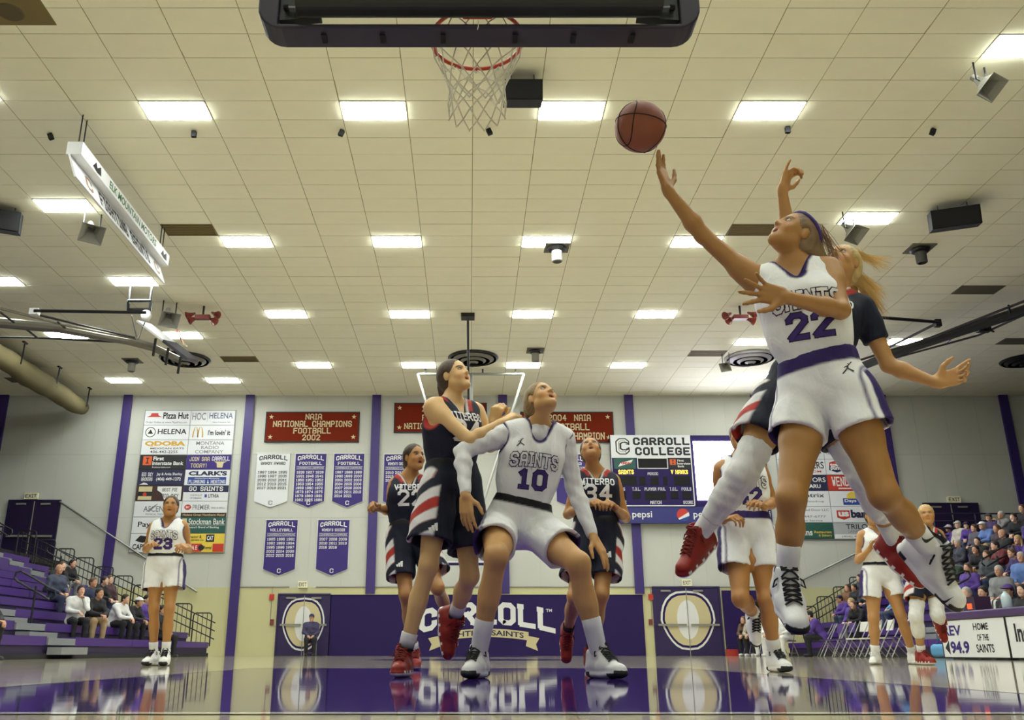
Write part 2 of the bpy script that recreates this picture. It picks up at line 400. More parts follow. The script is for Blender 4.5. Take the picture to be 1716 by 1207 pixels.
ring('three_point_line', (0, FBL - 1.6), 6.7, 6.75, 180, 360, M_FWHITE)
ring('centre_circle', (0, HC), 1.78, 1.83, 0, 360, M_FWHITE)
ring('centre_logo', (0, HC), 0.02, 1.75, 0, 360, M_FPURP, 0.0015)
ring('key_circle', (0, BL + 5.8), 1.78, 1.83, 0, 180, M_FWHITE)

M_SIDE = mat('bounce_cutting_side_wall', (44, 40, 38), .8, noise=.05)  # unseen side walls, made dark to cut the light they bounce back
# walls -------------------------------------------------------------
wall_far = tag(MB().box((-RX, WALLY, 0), (RX, WALLY + 0.2, CEIL + 0.3)).build('wall_far', M_WALL), kind='structure')
tag(MB().box((-RX - 0.2, YB, 0), (-RX, WALLY, CEIL + 0.3)).build('wall_left', M_SIDE), kind='structure')
tag(MB().box((RX, YB, 0), (RX + 0.2, WALLY, CEIL + 0.3)).build('wall_right', M_SIDE), kind='structure')
tag(MB().box((-RX, YB - 0.2, 0), (RX, YB, CEIL + 0.3)).build('wall_near', M_WALL), kind='structure')
wz = at(508, 985, WALLY).z
tag(MB().box((-RX, WALLY - 0.02, 0), (RX, WALLY - 0.001, wz)).build('trim_1', M_CREAM), kind='structure')   # cream dado on the far wall
seam = MB()
for z in (4.9, 7.3): seam.box((-RX, WALLY - 0.006, z), (RX, WALLY, z + 0.012))
for x in np.arange(-23, 23.1, 1.22): seam.box((x, WALLY - 0.004, wz), (x + 0.006, WALLY, CEIL))
seam.build('wall_seams', mat('wall_seam', (180, 179, 168), 0.8), wall_far)
for px in (10, 217, 421, 632, 842, 1052, 1263, 1474, 1678):
    X = at(px, 665, WALLY).x
    zb = at(700, 996, WALLY).z if px in (632, 842, 1052, 1263) else 0
    o = MB().box((X - 0.15, WALLY - 0.12, zb), (X + 0.15, WALLY - 0.021, CEIL)).box((X - 0.17, WALLY - 0.14, zb), (X + 0.17, WALLY - 0.12, CEIL)).build('column', M_PURP)
    tag(o, kind='structure')

# ceiling -----------------------------------------------------------
TX, TY, X0, Y0 = 1.2192, 0.6096, -1.15, 14.08 - 0.3048
PANEL_XY = [(x, y) for x in (-5.42, -1.76, 1.89, 5.55) for y in (4.33, 9.2, 14.08, 19.57, 24.45, 29.33)]
PANEL_XY += [(-9.07, y) for y in (4.33, 8.6, 13.47, 17.74, 22.0, 26.28, 31.16)] + [(-12.73, y) for y in (17.74, 22.0, 26.28, 31.16)]
PANEL_XY += [(9.21, y) for y in (6.16, 12.25, 18.35, 22.6, 26.9)] + [(10.43, 30.55), (14.09, 26.9)]
PANEL_XY += [(-5.42, -0.55), (-1.76, -0.55), (1.89, -0.55), (5.55, -0.55)]
def cell(x, y): return (int(math.floor((x - X0) / TX)), int(math.floor((y - Y0) / TY)))
HOLES = {}
for x, y in PANEL_XY: HOLES[cell(x, y)] = 'light'
VENTS = {}
def vent_cells(px, py, n, m, kind):
    p = at_z(px, py, CEIL); i, j = cell(p.x, p.y)
    cs = [(i + a, j + b) for a in range(n) for b in range(m)]
    for c in cs: HOLES[c] = kind
    VENTS[(i, j)] = (kind, n, m)
vent_cells(285, 377, 1, 1, 'brown'); vent_cells(1275, 395, 1, 1, 'brown'); vent_cells(428, 598, 1, 1, 'brown'); vent_cells(1165, 590, 1, 1, 'brown')
vent_cells(1620, 488, 1, 1, 'grey'); vent_cells(1690, 574, 1, 1, 'grey'); vent_cells(15, 637, 1, 1, 'grey')
ceiling = tag(MB().box((-RX, YB, CEIL + 0.05), (RX, WALLY, CEIL + 0.3)).build('ceiling', M_GRID, origin=(0, 0, CEIL)), kind='structure')
ILO, IHI = int((-RX - X0) // TX), int((RX - X0) // TX); JLO, JHI = int((YB - Y0) // TY), int((WALLY - Y0) // TY)
cand = []
for i in range(ILO, IHI + 1):
    for j in range(JLO, JHI + 1):
        if (i, j) in HOLES: continue
        x, y = X0 + (i + .5) * TX, Y0 + (j + .5) * TY
        if abs(x) > RX - 0.5 or y > WALLY - 0.2 or y < YB + 0.2: continue
        px, py, zc = proj((x, y, CEIL)) if y > 1 else (-1, -1, 99)
        vis = -60 < px < 1776 and -40 < py < 680
        cand.append((0 if vis else 1, zc if vis else 99, i, j, x, y))
cand.sort()
gx, gy = TX / 2 - 0.007, TY / 2 - 0.006
tm = MB().box((-gx, -gy, 0), (gx, gy, 0.02)); tile_me = None
rest = MB()
for n, (nv, zc, i, j, x, y) in enumerate(cand):
    dz = random.uniform(-0.003, 0.003)
    if n < 300 and nv == 0:
        if tile_me is None:
            t = MB().box((x - gx, y - gy, CEIL + dz), (x + gx, y + gy, CEIL + 0.02 + dz)).build('ceiling_tile', M_TILE, ceiling)
            v = np.empty(24, dtype=np.float32); t.data.vertices.foreach_get('co', v)
            v = v.reshape(-1, 3) - np.array([x, y, dz], dtype=np.float32); t.data.vertices.foreach_set('co', v.ravel()); t.data.update()
            t.location = (x, y, dz); tile_me = t
        else:
            o = tile_me.copy(); COL.objects.link(o); o.location = (x, y, dz); o.rotation_euler = (random.uniform(-.004, .004), random.uniform(-.003, .003), 0)
    else:
        rest.box((x - gx, y - gy, CEIL + dz), (x + gx, y + gy, CEIL + 0.02 + dz))
tag(rest.build('ceiling_tile_field', M_TILE, ceiling), kind='stuff')
tb = MB()
for i in range(ILO, IHI + 2): tb.box((X0 + i * TX - 0.012, YB, CEIL + 0.004), (X0 + i * TX + 0.012, WALLY, CEIL + 0.03))
for j in range(JLO, JHI + 2): tb.box((-RX, Y0 + j * TY - 0.012, CEIL + 0.005), (RX, Y0 + j * TY + 0.012, CEIL + 0.03))
tb.build('ceiling_grid', M_GRID, ceiling)
M_VB = mat('brown_vent', (120, 104, 62), 0.7, noise=0.05); M_VG = mat('grey_vent', (110, 106, 92), 0.7, noise=0.05)
names_v = {'brown': 'brown', 'grey': 'grey'}
def where(px, py):
    return ('left' if px < 560 else 'right' if px > 1150 else 'middle')
for (i, j), (kind, n, m_) in VENTS.items():
    x0, y0 = X0 + i * TX, Y0 + j * TY; mm = M_VB if kind == 'brown' else M_VG
    px, py, _ = proj((x0 + .6, y0 + .3, CEIL))
    lab = {'brown': {True: 'brown ceiling grille', False: 'brown ceiling grille'}}.get(kind, {True: 'grey ceiling grille', False: 'grey ceiling grille'})[True]
    near = ('beside the hanging white sign' if px < 320 else 'far over the football banners' if px < 560 else 'behind the jumping white player' if py < 450 else 'over the scoreboard' if px < 1250 else
            'behind the dark jumping player' if py < 530 else 'near the right edge, beyond the dark mast')
    if kind == 'grey' and px < 200: near = 'at the left edge, beyond the rolled curtain'
    r = empty('ceiling_vent', (x0 + TX / 2, y0 + TY / 2, CEIL), lab + ' ' + near, 'vent')
    MB().box((x0 + .03, y0 + .03, CEIL + .005), (x0 + TX - .03, y0 + TY - .03, CEIL + .02)).build('backing', mm, r)
    fr = MB()
    for a, b_ in (((x0 + .01, y0 + .01), (x0 + TX - .01, y0 + .04)), ((x0 + .01, y0 + TY - .04), (x0 + TX - .01, y0 + TY - .01)), ((x0 + .01, y0 + .01), (x0 + .04, y0 + TY - .01)), ((x0 + TX - .04, y0 + .01), (x0 + TX - .01, y0 + TY - .01))):
        fr.box((*a, CEIL - .01), (*b_, CEIL + .01))
    fr.build('frame', mm, r)
    for k in range(6):
        y = y0 + .09 + k * .085
        MB().box((x0 + .04, y, CEIL - .006), (x0 + TX - .04, y + .03, CEIL + .004)).build('slat', mm, r)

# lamps -------------------------------------------------------------
M_LAMP = bpy.data.materials.new('lamp_diffuser'); M_LAMP.use_nodes = True
_b = M_LAMP.node_tree.nodes['Principled BSDF']; _b.inputs['Base Color'].default_value = (.9, .9, .9, 1)
_b.inputs['Emission Color'].default_value = (0.93, 1.0, 0.95, 1); _b.inputs['Emission Strength'].default_value = LIGHT_POWER
M_LFR = mat('lamp_frame', (225, 222, 205), 0.5, noise=0.02)
COLN = {-12.73: 'in the outer left column', -9.07: 'in the left side column', -5.42: 'in the left middle column', -1.76: 'just left of centre', 1.89: 'just right of centre', 5.55: 'in the right middle column',
        9.21: 'in the right side column', 10.43: 'beside the far right diffuser', 14.09: 'behind the dark mast on the right'}
proto = None
colrows = {}
for x, y in PANEL_XY:
    if proj((x, y, CEIL))[1] > -60 or y > 10.5: colrows.setdefault(x, []).append(y)
ORD = ['nearest', 'second nearest', 'third nearest', 'fourth nearest', 'fifth nearest']
for x, y in PANEL_XY:
    seen = y > 11.5 and (x > -9 or y > 15)
    r = empty('ceiling_light', (x, y, CEIL), None, 'ceiling light', 'recessed ceiling lights')
    if proto is None:
        fr = MB()
        for a, b_ in (((-.60, -.295), (.60, -.275)), ((-.60, .275), (.60, .295)), ((-.60, -.295), (-.58, .295)), ((.58, -.295), (.60, .295))):
            fr.box((x + a[0], y + a[1], CEIL - .012), (x + b_[0], y + b_[1], CEIL + .03))
        f_ = fr.build('frame', M_LFR, r)
        d_ = MB().box((x - .575, y - .27, CEIL - .026), (x + .575, y + .27, CEIL + .02)).build('diffuser', M_LAMP, r)
        proto = (f_, d_)
    else:
        for s in proto: c = s.copy(); COL.objects.link(c); c.parent = r
    rows = sorted(k for k in colrows.get(x, []) if k > 11.5 and (x > -9 or k > 15))
    if seen and y in rows:
        k = rows.index(y); word = 'farthest' if k == len(rows) - 1 and len(rows) > 1 else ORD[k]
        r['label'] = 'bright white ceiling panel light %s, %s' % (COLN[x], word) if len(rows) > 1 else 'bright white ceiling panel light ' + COLN[x]
    else:
        out_ = sorted((k for k in (q[1] for q in PANEL_XY if q[0] == x) if not (k > 11.5 and (x > -9 or k > 15))), reverse=True)
        r['label'] = 'ceiling light nearer than the picture shows, %s, %s' % (COLN[x], ['first row', 'second row', 'third row', 'last row'][out_.index(y)])
# ================================================================== FAR WALL: doors, pads, signs, banners
def wrect(pl, pr, pt, pb, Y=WALLY):
    """picture rectangle (left, right taken at mid height) -> x0, x1, z0, z1 on the plane at Y"""
    ym = (pt + pb) / 2
    return at(pl, ym, Y).x, at(pr, ym, Y).x, at((pl + pr) / 2, pb, Y).z, at((pl + pr) / 2, pt, Y).z
class Board:
    """flat-faced thing hung on the far wall; rel() gives unit coordinates on its face"""
    def __init__(s, name, px, th, m, label, cat, off=0.02, round_=0.0, group=None, parent=None):
        s.x0, s.x1, s.z0, s.z1 = wrect(*px)
        s.yb = WALLY - off; s.yf = s.yb - th
        if parent is None:
            s.root = empty(name, ((s.x0 + s.x1) / 2, s.yb, s.z0), label, cat, group)
            s.body = s.slab('panel', (0, 0, 1, 1), m)
        else: s.root = parent
        s.pl = Plane((s.x0, s.yf, s.z0), (1, 0, 0), (0, 0, 1), (0, -1, 0))
        s.w, s.h = s.x1 - s.x0, s.z1 - s.z0
    def slab(s, name, r, m, d0=0.0, d1=None, parent=None):
        u0, v0, u1, v1 = r; w, h = s.x1 - s.x0, s.z1 - s.z0
        yb, yf = (s.yb, s.yf) if d1 is None else (s.yf - d0, s.yf - d1)
        return MB().box((s.x0 + u0 * w, min(yb, yf), s.z0 + v0 * h), (s.x0 + u1 * w, max(yb, yf), s.z0 + v1 * h)).build(name, m, parent or s.root)
    def R(s, r): return (r[0] * s.w, r[1] * s.h, r[2] * s.w, r[3] * s.h)
    def text(s, txt, r, m, style='font', bold=0.0, wd=1.15, d=0.006, name='lettering', parent=None, serif=True):
        return put_text(s.pl, name, txt, s.R(r), m, parent or s.root, style, bold, wd, d, serif=serif)
    def poly(s, pts, m, d=0.004, name='emblem', parent=None):
        return put_poly(s.pl, name, [(x * s.w, y * s.h) for x, y in pts], m, parent or s.root, d)

# --- sponsor boards: panels are parts, print is a sub-part
def sponsor(name, px, rows, cols, label, panels):
    x0, x1, z0, z1 = wrect(*px)
    root = empty(name, ((x0 + x1) / 2, WALLY - .02, z0), label, 'sign')
    MB().box((x0 - .03, WALLY - .05, z0 - .03), (x1 + .03, WALLY - .02, z1 + .03)).build('backing_frame', mat('sign_frame_grey', (150, 150, 150), .5), root)
    for (c, r), (bg, items) in panels.items():
        u0, u1 = cols[c], cols[c + 1]; v1, v0 = 1 - rows[r], 1 - rows[r + 1]
        a0, a1 = x0 + (x1 - x0) * u0 + .012, x0 + (x1 - x0) * u1 - .012; b0, b1 = z0 + (z1 - z0) * v0 + .01, z0 + (z1 - z0) * v1 - .01
        p = MB().box((a0, WALLY - .085, b0), (a1, WALLY - .05, b1)).build('sign_panel', bg, root)
        pl = Plane((a0, WALLY - .085, b0), (1, 0, 0), (0, 0, 1), (0, -1, 0)); W, H = a1 - a0, b1 - b0
        for it in items:
            k = it[0]
            if k == 't': put_text(pl, 'lettering', it[1], (it[2][0] * W, it[2][1] * H, it[2][2] * W, it[2][3] * H), it[3], p, it[4] if len(it) > 4 else 'font', it[5] if len(it) > 5 else 0.012, d=.006)
            elif k == 'r': put_poly(pl, 'print', rect(it[1][0] * W, it[1][1] * H, it[1][2] * W, it[1][3] * H), it[2], p, it[3] if len(it) > 3 else .003)
            elif k == 'p': put_poly(pl, 'print', [(x * W, y * H) for x, y in it[1]], it[2], p, it[3] if len(it) > 3 else .004)
            elif k == 'd': put_poly(pl, 'print', disc(it[1] * W, it[2] * H, it[3] * H), it[4], p, it[5] if len(it) > 5 else .004)
            elif k == 'arc':
                cx, cy, rx, ry, t = it[1]; vs = []; n = 14
                for q in range(n + 1):
                    a = math.pi * q / n
                    vs += [((cx + (rx - t) * math.cos(a)) * W, (cy + (ry - t * .8) * math.sin(a)) * H), ((cx + rx * math.cos(a)) * W, (cy + ry * math.sin(a)) * H)]
                print_on(pl, 'print', vs, [(2*q, 2*q+1, 2*q+3, 2*q+2) for q in range(n)], it[2], p, .004)
    return root
B = 'block'
M_ORANGE = mat('orange_print', (214, 92, 40), .6, noise=.02)
left_panels = {
 (0, 0): (M_WHITE, [('p', [(.04,.55),(.38,.55),(.30,.66),(.28,.82),(.14,.82),(.12,.66)], M_REDP), ('t', 'Pizza Hut', (.40,.42,.96,.88), M_INK, 'font', .03), ('t', 'Order Online at www.PizzaHut.com', (.03,.12,.94,.26), M_GREYP)]),
 (1, 0): (M_WHITE, [('t', 'HOC', (.03,.35,.34,.85), M_GREYP), ('r', (.375,.2,.38,.9), M_GREYP), ('t', 'HELENA', (.42,.45,.96,.85), mat('slate_print', (90,104,134), .6)), ('t', 'Helena Orthodontic Clinic', (.5,.14,.92,.24), M_GREYP)]),
 (0, 1): (M_WHITE, [('d', .16, .52, .36, M_INK), ('d', .16, .52, .31, M_WHITEP, .005), ('p', [(.10,.4),(.16,.72),(.22,.4)], M_INK, .006), ('t', 'HELENA', (.32,.38,.95,.76), M_INK, 'font', .02)]),
 (1, 1): (M_WHITE, [('arc', (.14,.15,.07,.75,.028), M_GOLD), ('arc', (.25,.15,.07,.75,.028), M_GOLD), ('t', "i'm lovin' it", (.42,.3,.93,.68), M_INK, 'font', .03)]),
 (0, 2): (M_WHITE, [('t', 'QDOBA', (.07,.55,.95,.92), M_GOLD, 'font', .05), ('t', 'MEXICAN EATS', (.2,.36,.93,.48), M_INK), ('t', '406-442-2255', (.2,.1,.8,.28), M_INK)]),
 (1, 2): (M_WHITE, [('t', 'MONTANA', (.18,.66,.82,.9), M_GREYP), ('t', 'RADIO', (.3,.37,.7,.6), M_GREYP), ('t', 'COMPANY', (.17,.08,.81,.31), M_GREYP)]),
 (0, 3): (M_INK, [('r', (.07,.3,.26,.92), M_ORANGE), ('t', 'I', (.13,.4,.2,.82), M_INK, B), ('t', 'First', (.29,.62,.52,.9), M_WHITEP, 'font', .03), ('t', 'Interstate Bank', (.28,.3,.95,.56), M_WHITEP, 'font', .02), ('t', 'firstinterstate.com', (.28,.1,.68,.2), M_WHITEP)]),
 (1, 3): (M_PURPP, [('t', 'JOIN SAA', (.06,.58,.52,.88), M_CREAMP, B), ('t', 'TODAY!', (.1,.12,.46,.42), M_CREAMP, B), ('t', 'CARROLL', (.57,.6,.97,.9), M_WHITEP, B), ('p', [(.7,.12),(.82,.12),(.84,.45),(.92,.55),(.62,.55),(.68,.45)], M_CREAMP)]),
 (0, 4): (M_NAVYP, [('t', 'BIG SKY', (.08,.56,.32,.84), M_WHITEP, B), ('t', 'BROKERS', (.08,.26,.32,.5), M_WHITEP, B), ('p', [(.04,.02),(.24,.02),(.2,.12),(.14,.16),(.1,.1)], M_WHITEP), ('t', 'Jay & Anita Sherley', (.4,.58,.95,.82), M_WHITEP), ('t', '(406) 449-1272', (.4,.24,.93,.5), M_WHITEP, 'font', .02)]),
 (1, 4): (M_WHITE, [('t', "CLARK'S", (.08,.62,.94,.92), M_NAVYP, 'font', .05), ('r', (.07,.06,.93,.52), M_BLUEP), ('t', 'CONTRACTING & MECHANICAL', (.22,.4,.78,.48), M_WHITEP), ('t', 'PLUMBING & HEATING', (.09,.1,.91,.34), M_WHITEP, B)]),
 (0, 5): (M_BROWNP, [('r', (.05,.06,.34,.94), M_CREAMP), ('r', (.05,.3,.34,.6), M_INK, .005), ('d', .19, .42, .13, M_REDP, .006), ('p', [(.45,.94),(.97,.94),(.97,.06),(.62,.06),(.55,.5),(.45,.7)], M_WHITEP), ('t', 'BEST PIE', (.56,.62,.88,.84), M_INK, B), ('t', 'BIG SKY', (.56,.2,.92,.46), M_INK, B)]),
 (1, 5): (M_WHITE, [('r', (.0,.56,1,1), M_NAVYP), ('t', 'GO SAINTS', (.12,.64,.88,.94), M_WHITEP, B), ('t', 'LITHIA', (.56,.2,.8,.44), M_INK, 'font', .02), ('r', (.48,.22,.53,.42), M_BLUEP), ('t', 'CHEVROLET', (.16,.3,.42,.42), M_GREYP), ('t', 'OF HELENA', (.16,.12,.42,.24), M_GREYP)]),
 (0, 6): (M_WHITE, [('p', [(.28,.4),(.48,.84),(.5,.84),(.36,.4)], M_GREYP), ('t', 'ASCENT', (.2,.32,.72,.7), M_GREYP), ('t', 'PHYSICAL THERAPY', (.26,.1,.72,.22), M_GREYP)]),
 (1, 6): (M_WHITE, [('p', [(x, y) for x, y in disc(.13,.62,.075,.18)], M_REDP), ('t', 'BAY', (.09,.54,.17,.7), M_WHITEP), ('t', 'PREMIER', (.24,.46,.62,.78), M_GREYP), ('t', 'BAR & GRILL', (.66,.52,.96,.62), M_GREYP), ('r', (.0,.0,1,.26), M_BROWNP), ('t', 'Helena Great Northern Hotel', (.04,.05,.96,.2), M_CREAMP)]),
 (0, 7): (M_WHITE, [('t', 'Payne', (.12,.3,.58,.72), M_INK)]),
 (1, 7): (M_GREENP, [('t', 'Stockman Bank', (.18,.54,.98,.92), M_WHITEP, 'font', .01), ('r', (.02,.5,.98,.515), M_WHITEP), ('r', (.03,.56,.14,.92), M_CREAMP), ('t', "Montana's Brand of Banking", (.12,.28,.86,.44), M_WHITEP)]),
 (0, 8): (M_WHITE, [('p', [(.1,.62),(.2,.9),(.34,.86),(.4,.6),(.26,.5)], M_INK), ('t', 'CAPITAL', (.06,.14,.5,.44), M_INK, 'font', .03)]),
 (1, 8): (M_YELP, [('r', (.6,.56,.78,.96), M_INK), ('t', 'CAT', (.62,.64,.76,.88), M_WHITEP, 'font', .03), ('t', 'Tractor &', (.2,.76,.5,.92), M_INK), ('t', 'Equipment Co.', (.2,.58,.56,.72), M_INK), ('r', (.0,.02,.52,.46), M_REDP), ('r', (.76,.02,1,.46), M_REDP), ('t', 'T A E', (.24,.12,.42,.36), M_WHITEP, 'font', .03), ('d', .51, .24, .16, M_INK, .005), ('t', 'Rental', (.57,.16,.74,.34), M_INK)]),
}
rws = [0, .109, .215, .324, .429, .54, .65, .76, .872, 1.0]
sponsor('sponsor_board', (231, 385.5, 689, 926.5), rws, [0, .51, 1], 'tall board of eighteen sponsor panels on the far wall above the left bleachers', left_panels)
right_panels = {
 (0, 0): (M_WHITE, [('t', "JERRY'S", (.3,.3,.95,.7), M_INK)]), (1, 0): (M_WHITE, [('t', 'NORTHWEST', (.05,.3,.5,.7), M_GREYP)]),
 (0, 1): (M_WHITE, [('t', 'BUILDERS', (.3,.4,.97,.85), M_INK), ('t', 'CUSTOM', (.4,.14,.9,.28), M_REDP)]),
 (1, 1): (M_WHITE, [('p', [(.06,.3),(.08,.78),(.21,.9),(.36,.78),(.38,.3),(.21,.14)], M_NAVYP), ('p', [(.065,.56),(.08,.8),(.21,.92),(.36,.8),(.375,.56)], M_REDP, .005), ('t', 'town', (.09,.5,.35,.76), M_WHITEP, 'font', .04), ('t', 'pump', (.09,.24,.35,.5), M_WHITEP, 'font', .04), ('t', 'L&P', (.56,.3,.95,.7), M_INK, 'font', .03)]),
 (0, 2): (M_NAVYP, [('t', 'MOTORS', (.36,.55,.97,.85), M_WHITEP), ('t', 'SUBARU', (.4,.16,.85,.4), M_WHITEP, 'font', .03)]),
 (1, 2): (M_REDP, [('t', "WENDY'S", (.08,.28,.64,.92), M_WHITEP, B), ('r', (.2,.1,.6,.18), M_WHITEP), ('d', .78, .5, .4, M_WHITEP), ('d', .78, .5, .3, M_REDP, .005)]),
 (0, 3): (M_WHITE, [('t', 'Gymtrix', (.2,.5,.9,.86), M_INK, 'font', .01), ('t', 'cheerleading', (.25,.24,.88,.36), M_GREYP)]),
 (1, 3): (M_WHITE, [('p', disc(.47,.5,.13,.46,n=20,a0=0,a1=180), M_YELP), ('r', (.26,.08,.74,.52), M_BLUEP), ('t', 'Days Inn', (.29,.2,.71,.46), M_WHITEP, 'font', .03)]),
 (0, 4): (M_WHITE, [('t', 'Overhead Door LLC', (.2,.72,.96,.86), M_GREYP), ('t', '406-447-6777', (.2,.3,.88,.44), M_GREYP), ('t', '& Door Service', (.2,.06,.8,.18), M_GREYP)]),
 (1, 4): (M_WHITE, [('p', [(.1,.3),(.1,.76),(.36,.76),(.36,.3),(.23,.16)], M_REDP), ('t', 'us', (.13,.36,.34,.68), M_WHITEP, 'font', .05), ('t', 'bank', (.38,.28,.84,.8), M_NAVYP, 'font', .05)]),
 (0, 5): (M_GREENP, [('t', 'Perkins', (.1,.2,.56,.6), M_WHITEP, 'font', .03), ('t', 'Restaurant', (.6,.34,.96,.5), M_YELP), ('t', '& Bakery', (.68,.1,.96,.28), M_YELP)]),
 (1, 5): (mat('silver_print', (176, 178, 180), .5), [('t', 'TRILOGY', (.25,.6,.9,.92), M_INK, 'font', .01), ('t', 'LANDSCAPING', (.28,.38,.86,.54), M_GREYP), ('r', (0,0,1,.28), M_WHITEP), ('t', '(406) 443-3970', (.14,.06,.78,.2), M_GREYP)]),
}
sponsor('sponsor_board', (1307, 1471, 747, 904), [0, .155, .325, .495, .66, .83, 1.0], [0, .49, 1], 'board of sponsor panels on the far wall seen between the legs of the jumping players', right_panels)

# --- red championship banners
def star(cx, cy, r, asp):
    return [(cx + (r if k % 2 == 0 else r * .4) * math.sin(math.pi * k / 5) / asp, cy + (r if k % 2 == 0 else r * .4) * math.cos(math.pi * k / 5)) for k in range(10)]
def red_banner(px, lines, label, y_pts):
    b = Board('championship_banner', px, .03, M_REDB, label, 'banner', off=.04)
    asp = b.w / b.h
    e = .02
    for r in ((0, 0, 1, e * asp * .6), (0, 1 - e * asp * .6, 1, 1), (0, 0, e * .6, 1), (1 - e * .6, 0, 1, 1)): b.slab('edge_band', r, M_INK, -.005, .006)
    for sx in (.06, .94):
        for sy in (.17, .83):
            pts = star(sx, sy, .085, asp); b.poly(pts, M_CREAMP, name='star')
    for (t, r) in lines: b.text(t, r, M_CREAMP, 'block', wd=1.2)
    return b
red_banner((445, 602.5, 691, 742), [('NAIA', (.42,.74,.6,.93)), ('NATIONAL CHAMPIONS', (.08,.50,.92,.70)), ('FOOTBALL', (.30,.28,.70,.47)), ('2002', (.40,.06,.59,.25))], 'red football championship banner with 2002 in cream block letters, left of three', None)
red_banner((660.5, 816, 676, 726), [('2003 NAIA', (.3,.7,.72,.9)), ('FOOTBALL', (.3,.4,.7,.6)), ('NATIONAL CHAMPIONS', (.11,.12,.9,.32))], 'red championship banner partly hidden behind the standing dark player', None)
red_banner((872, 1028, 691, 743), [('2004  NAIA', (.3,.7,.76,.91)), ('FOOTBALL', (.32,.4,.74,.62)), ('NATIONAL CHAMPION', (.10,.1,.9,.33))], 'red championship banner behind the head of the crouching white player, nearest the scoreboard', None)

# --- pennant banners
def pennant(px, title2, years, label, white=False, sub='CONFERENCE CHAMPIONS', tip=.115):
    x0, x1, z0, z1 = wrect(*px); h = z1 - z0
    r = empty('pennant_banner', ((x0 + x1) / 2, WALLY - .03, z0), label, 'banner')
    M, T = (M_WHITE, M_INK) if white else (M_PURPP, M_WHITEP)
    pts = [(x0, z0 + tip * h), ((x0 + x1) / 2, z0), (x1, z0 + tip * h), (x1, z1), (x0, z1)]
    MB().prism(pts, 1, WALLY - .05, WALLY - .03).build('cloth', M, r)
    if not white:
        e = .025; MB().prism([(x0 - e, z0 + tip * h - e * .5), ((x0 + x1) / 2, z0 - e), (x1 + e, z0 + tip * h - e * .5), (x1 + e, z1 + .015), (x0 - e, z1 + .015)], 1, WALLY - .035, WALLY - .025).build('white_hem', M_WHITEP, r)
    MB().tube([(x0 - .03, WALLY - .045, z1 + .01), (x1 + .03, WALLY - .045, z1 + .01)], .018, 6).build('hanging_rod', M_WHITEP, r)
    pl = Plane((x0, WALLY - .05, z0), (1, 0, 0), (0, 0, 1), (0, -1, 0)); W, H = x1 - x0, h
    R = lambda a: (a[0] * W, a[1] * H, a[2] * W, a[3] * H)
    q, _ = block_quads('CARROLL', 1.5, True); v = fit2d([tuple(p) for s in q for p in s], *R((.07, .87, .93, .955)))
    v = [(x, y + .035 * H * (1 - ((x / W - .5) / .45) ** 2) - .01 * H) for x, y in v]
    print_on(pl, 'lettering', v, [(4*i, 4*i+1, 4*i+2, 4*i+3) for i in range(len(q))], T, r, quads=True)
    put_text(pl, 'lettering', title2, R((.13, .79, .87, .845)), T, r, 'block', wd=1.3)
    if not white:
        put_poly(pl, 'rule', rect(.04 * W, .755 * H, .96 * W, .76 * H), T, r); put_poly(pl, 'rule', rect(.04 * W, .705 * H, .96 * W, .71 * H), T, r)
        put_text(pl, 'lettering', sub, R((.06, .715, .94, .75)), T, r)
    for i, row in enumerate(years):
        for j, yv in enumerate(row):
            y1 = .675 - i * .073
            put_text(pl, 'year', yv, R((.06 + j * .31, y1 - .05, .06 + j * .31 + .26, y1)), T, r, 'block', wd=1.3, serif=False)
    put_text(pl, 'emblem', 'C', R((.44, .045, .56, .125)), M_GREYP if white else M_WHITEP, r, 'block', wd=1.2)
    return r
Y3 = lambda s: [s.split()[i:i + 3] for i in range(0, len(s.split()), 3)]
pennant((428.5, 484, 761, 851), 'BANDY AWARD', Y3('1987 1994 1995 1996 1997 2005 2009 2010 2011 2012 2013 2015 2017 2018 2021'), 'white pennant with black lettering on the far wall', True)
pennant((493.5, 545, 761, 851), 'FOOTBALL', Y3('1926 1927 1928 1931 1940 1941 1950 1951 1952 1953 1954 1955 1959 1960 1972 1973 1974 1975 1979 1980 1981 1982 1985 1986'), 'purple football pennant with eight full rows of years, beside the white one')
pennant((558.5, 609, 761, 851), 'FOOTBALL', Y3('1987 1988 1989 1990 1993 2000 2001 2002 2003 2004 2005 2006 2007 2008 2009 2010 2011 2013 2014 2021'), 'purple football pennant with seven rows of years, beside the purple column')
pennant((444, 496.5, 872, 965), 'VOLLEYBALL', Y3('1985 1986 1991 1992 1993 1994 1995 1996 1997 2002 2004 2009 2012 2015 2016'), 'purple volleyball pennant in the lower row')
pennant((531.5, 584, 872, 965), "WOMEN'S SOCCER", Y3('2007 2008 2009 2010 2011 2013 2016 2018'), 'purple soccer pennant in the lower row')
pennant((643, 694, 762, 851), "WOMEN'S CROSS CO", Y3('2010 2011 2012 2015 2016 2017 2018 2019 2020'), 'purple pennant behind the head of the dark player wearing 22')
pennant((932, 982, 762, 851), "MEN'S CROSS CO", Y3('2010 2011 2012 2015 2016'), 'purple pennant behind the dark player wearing 34')

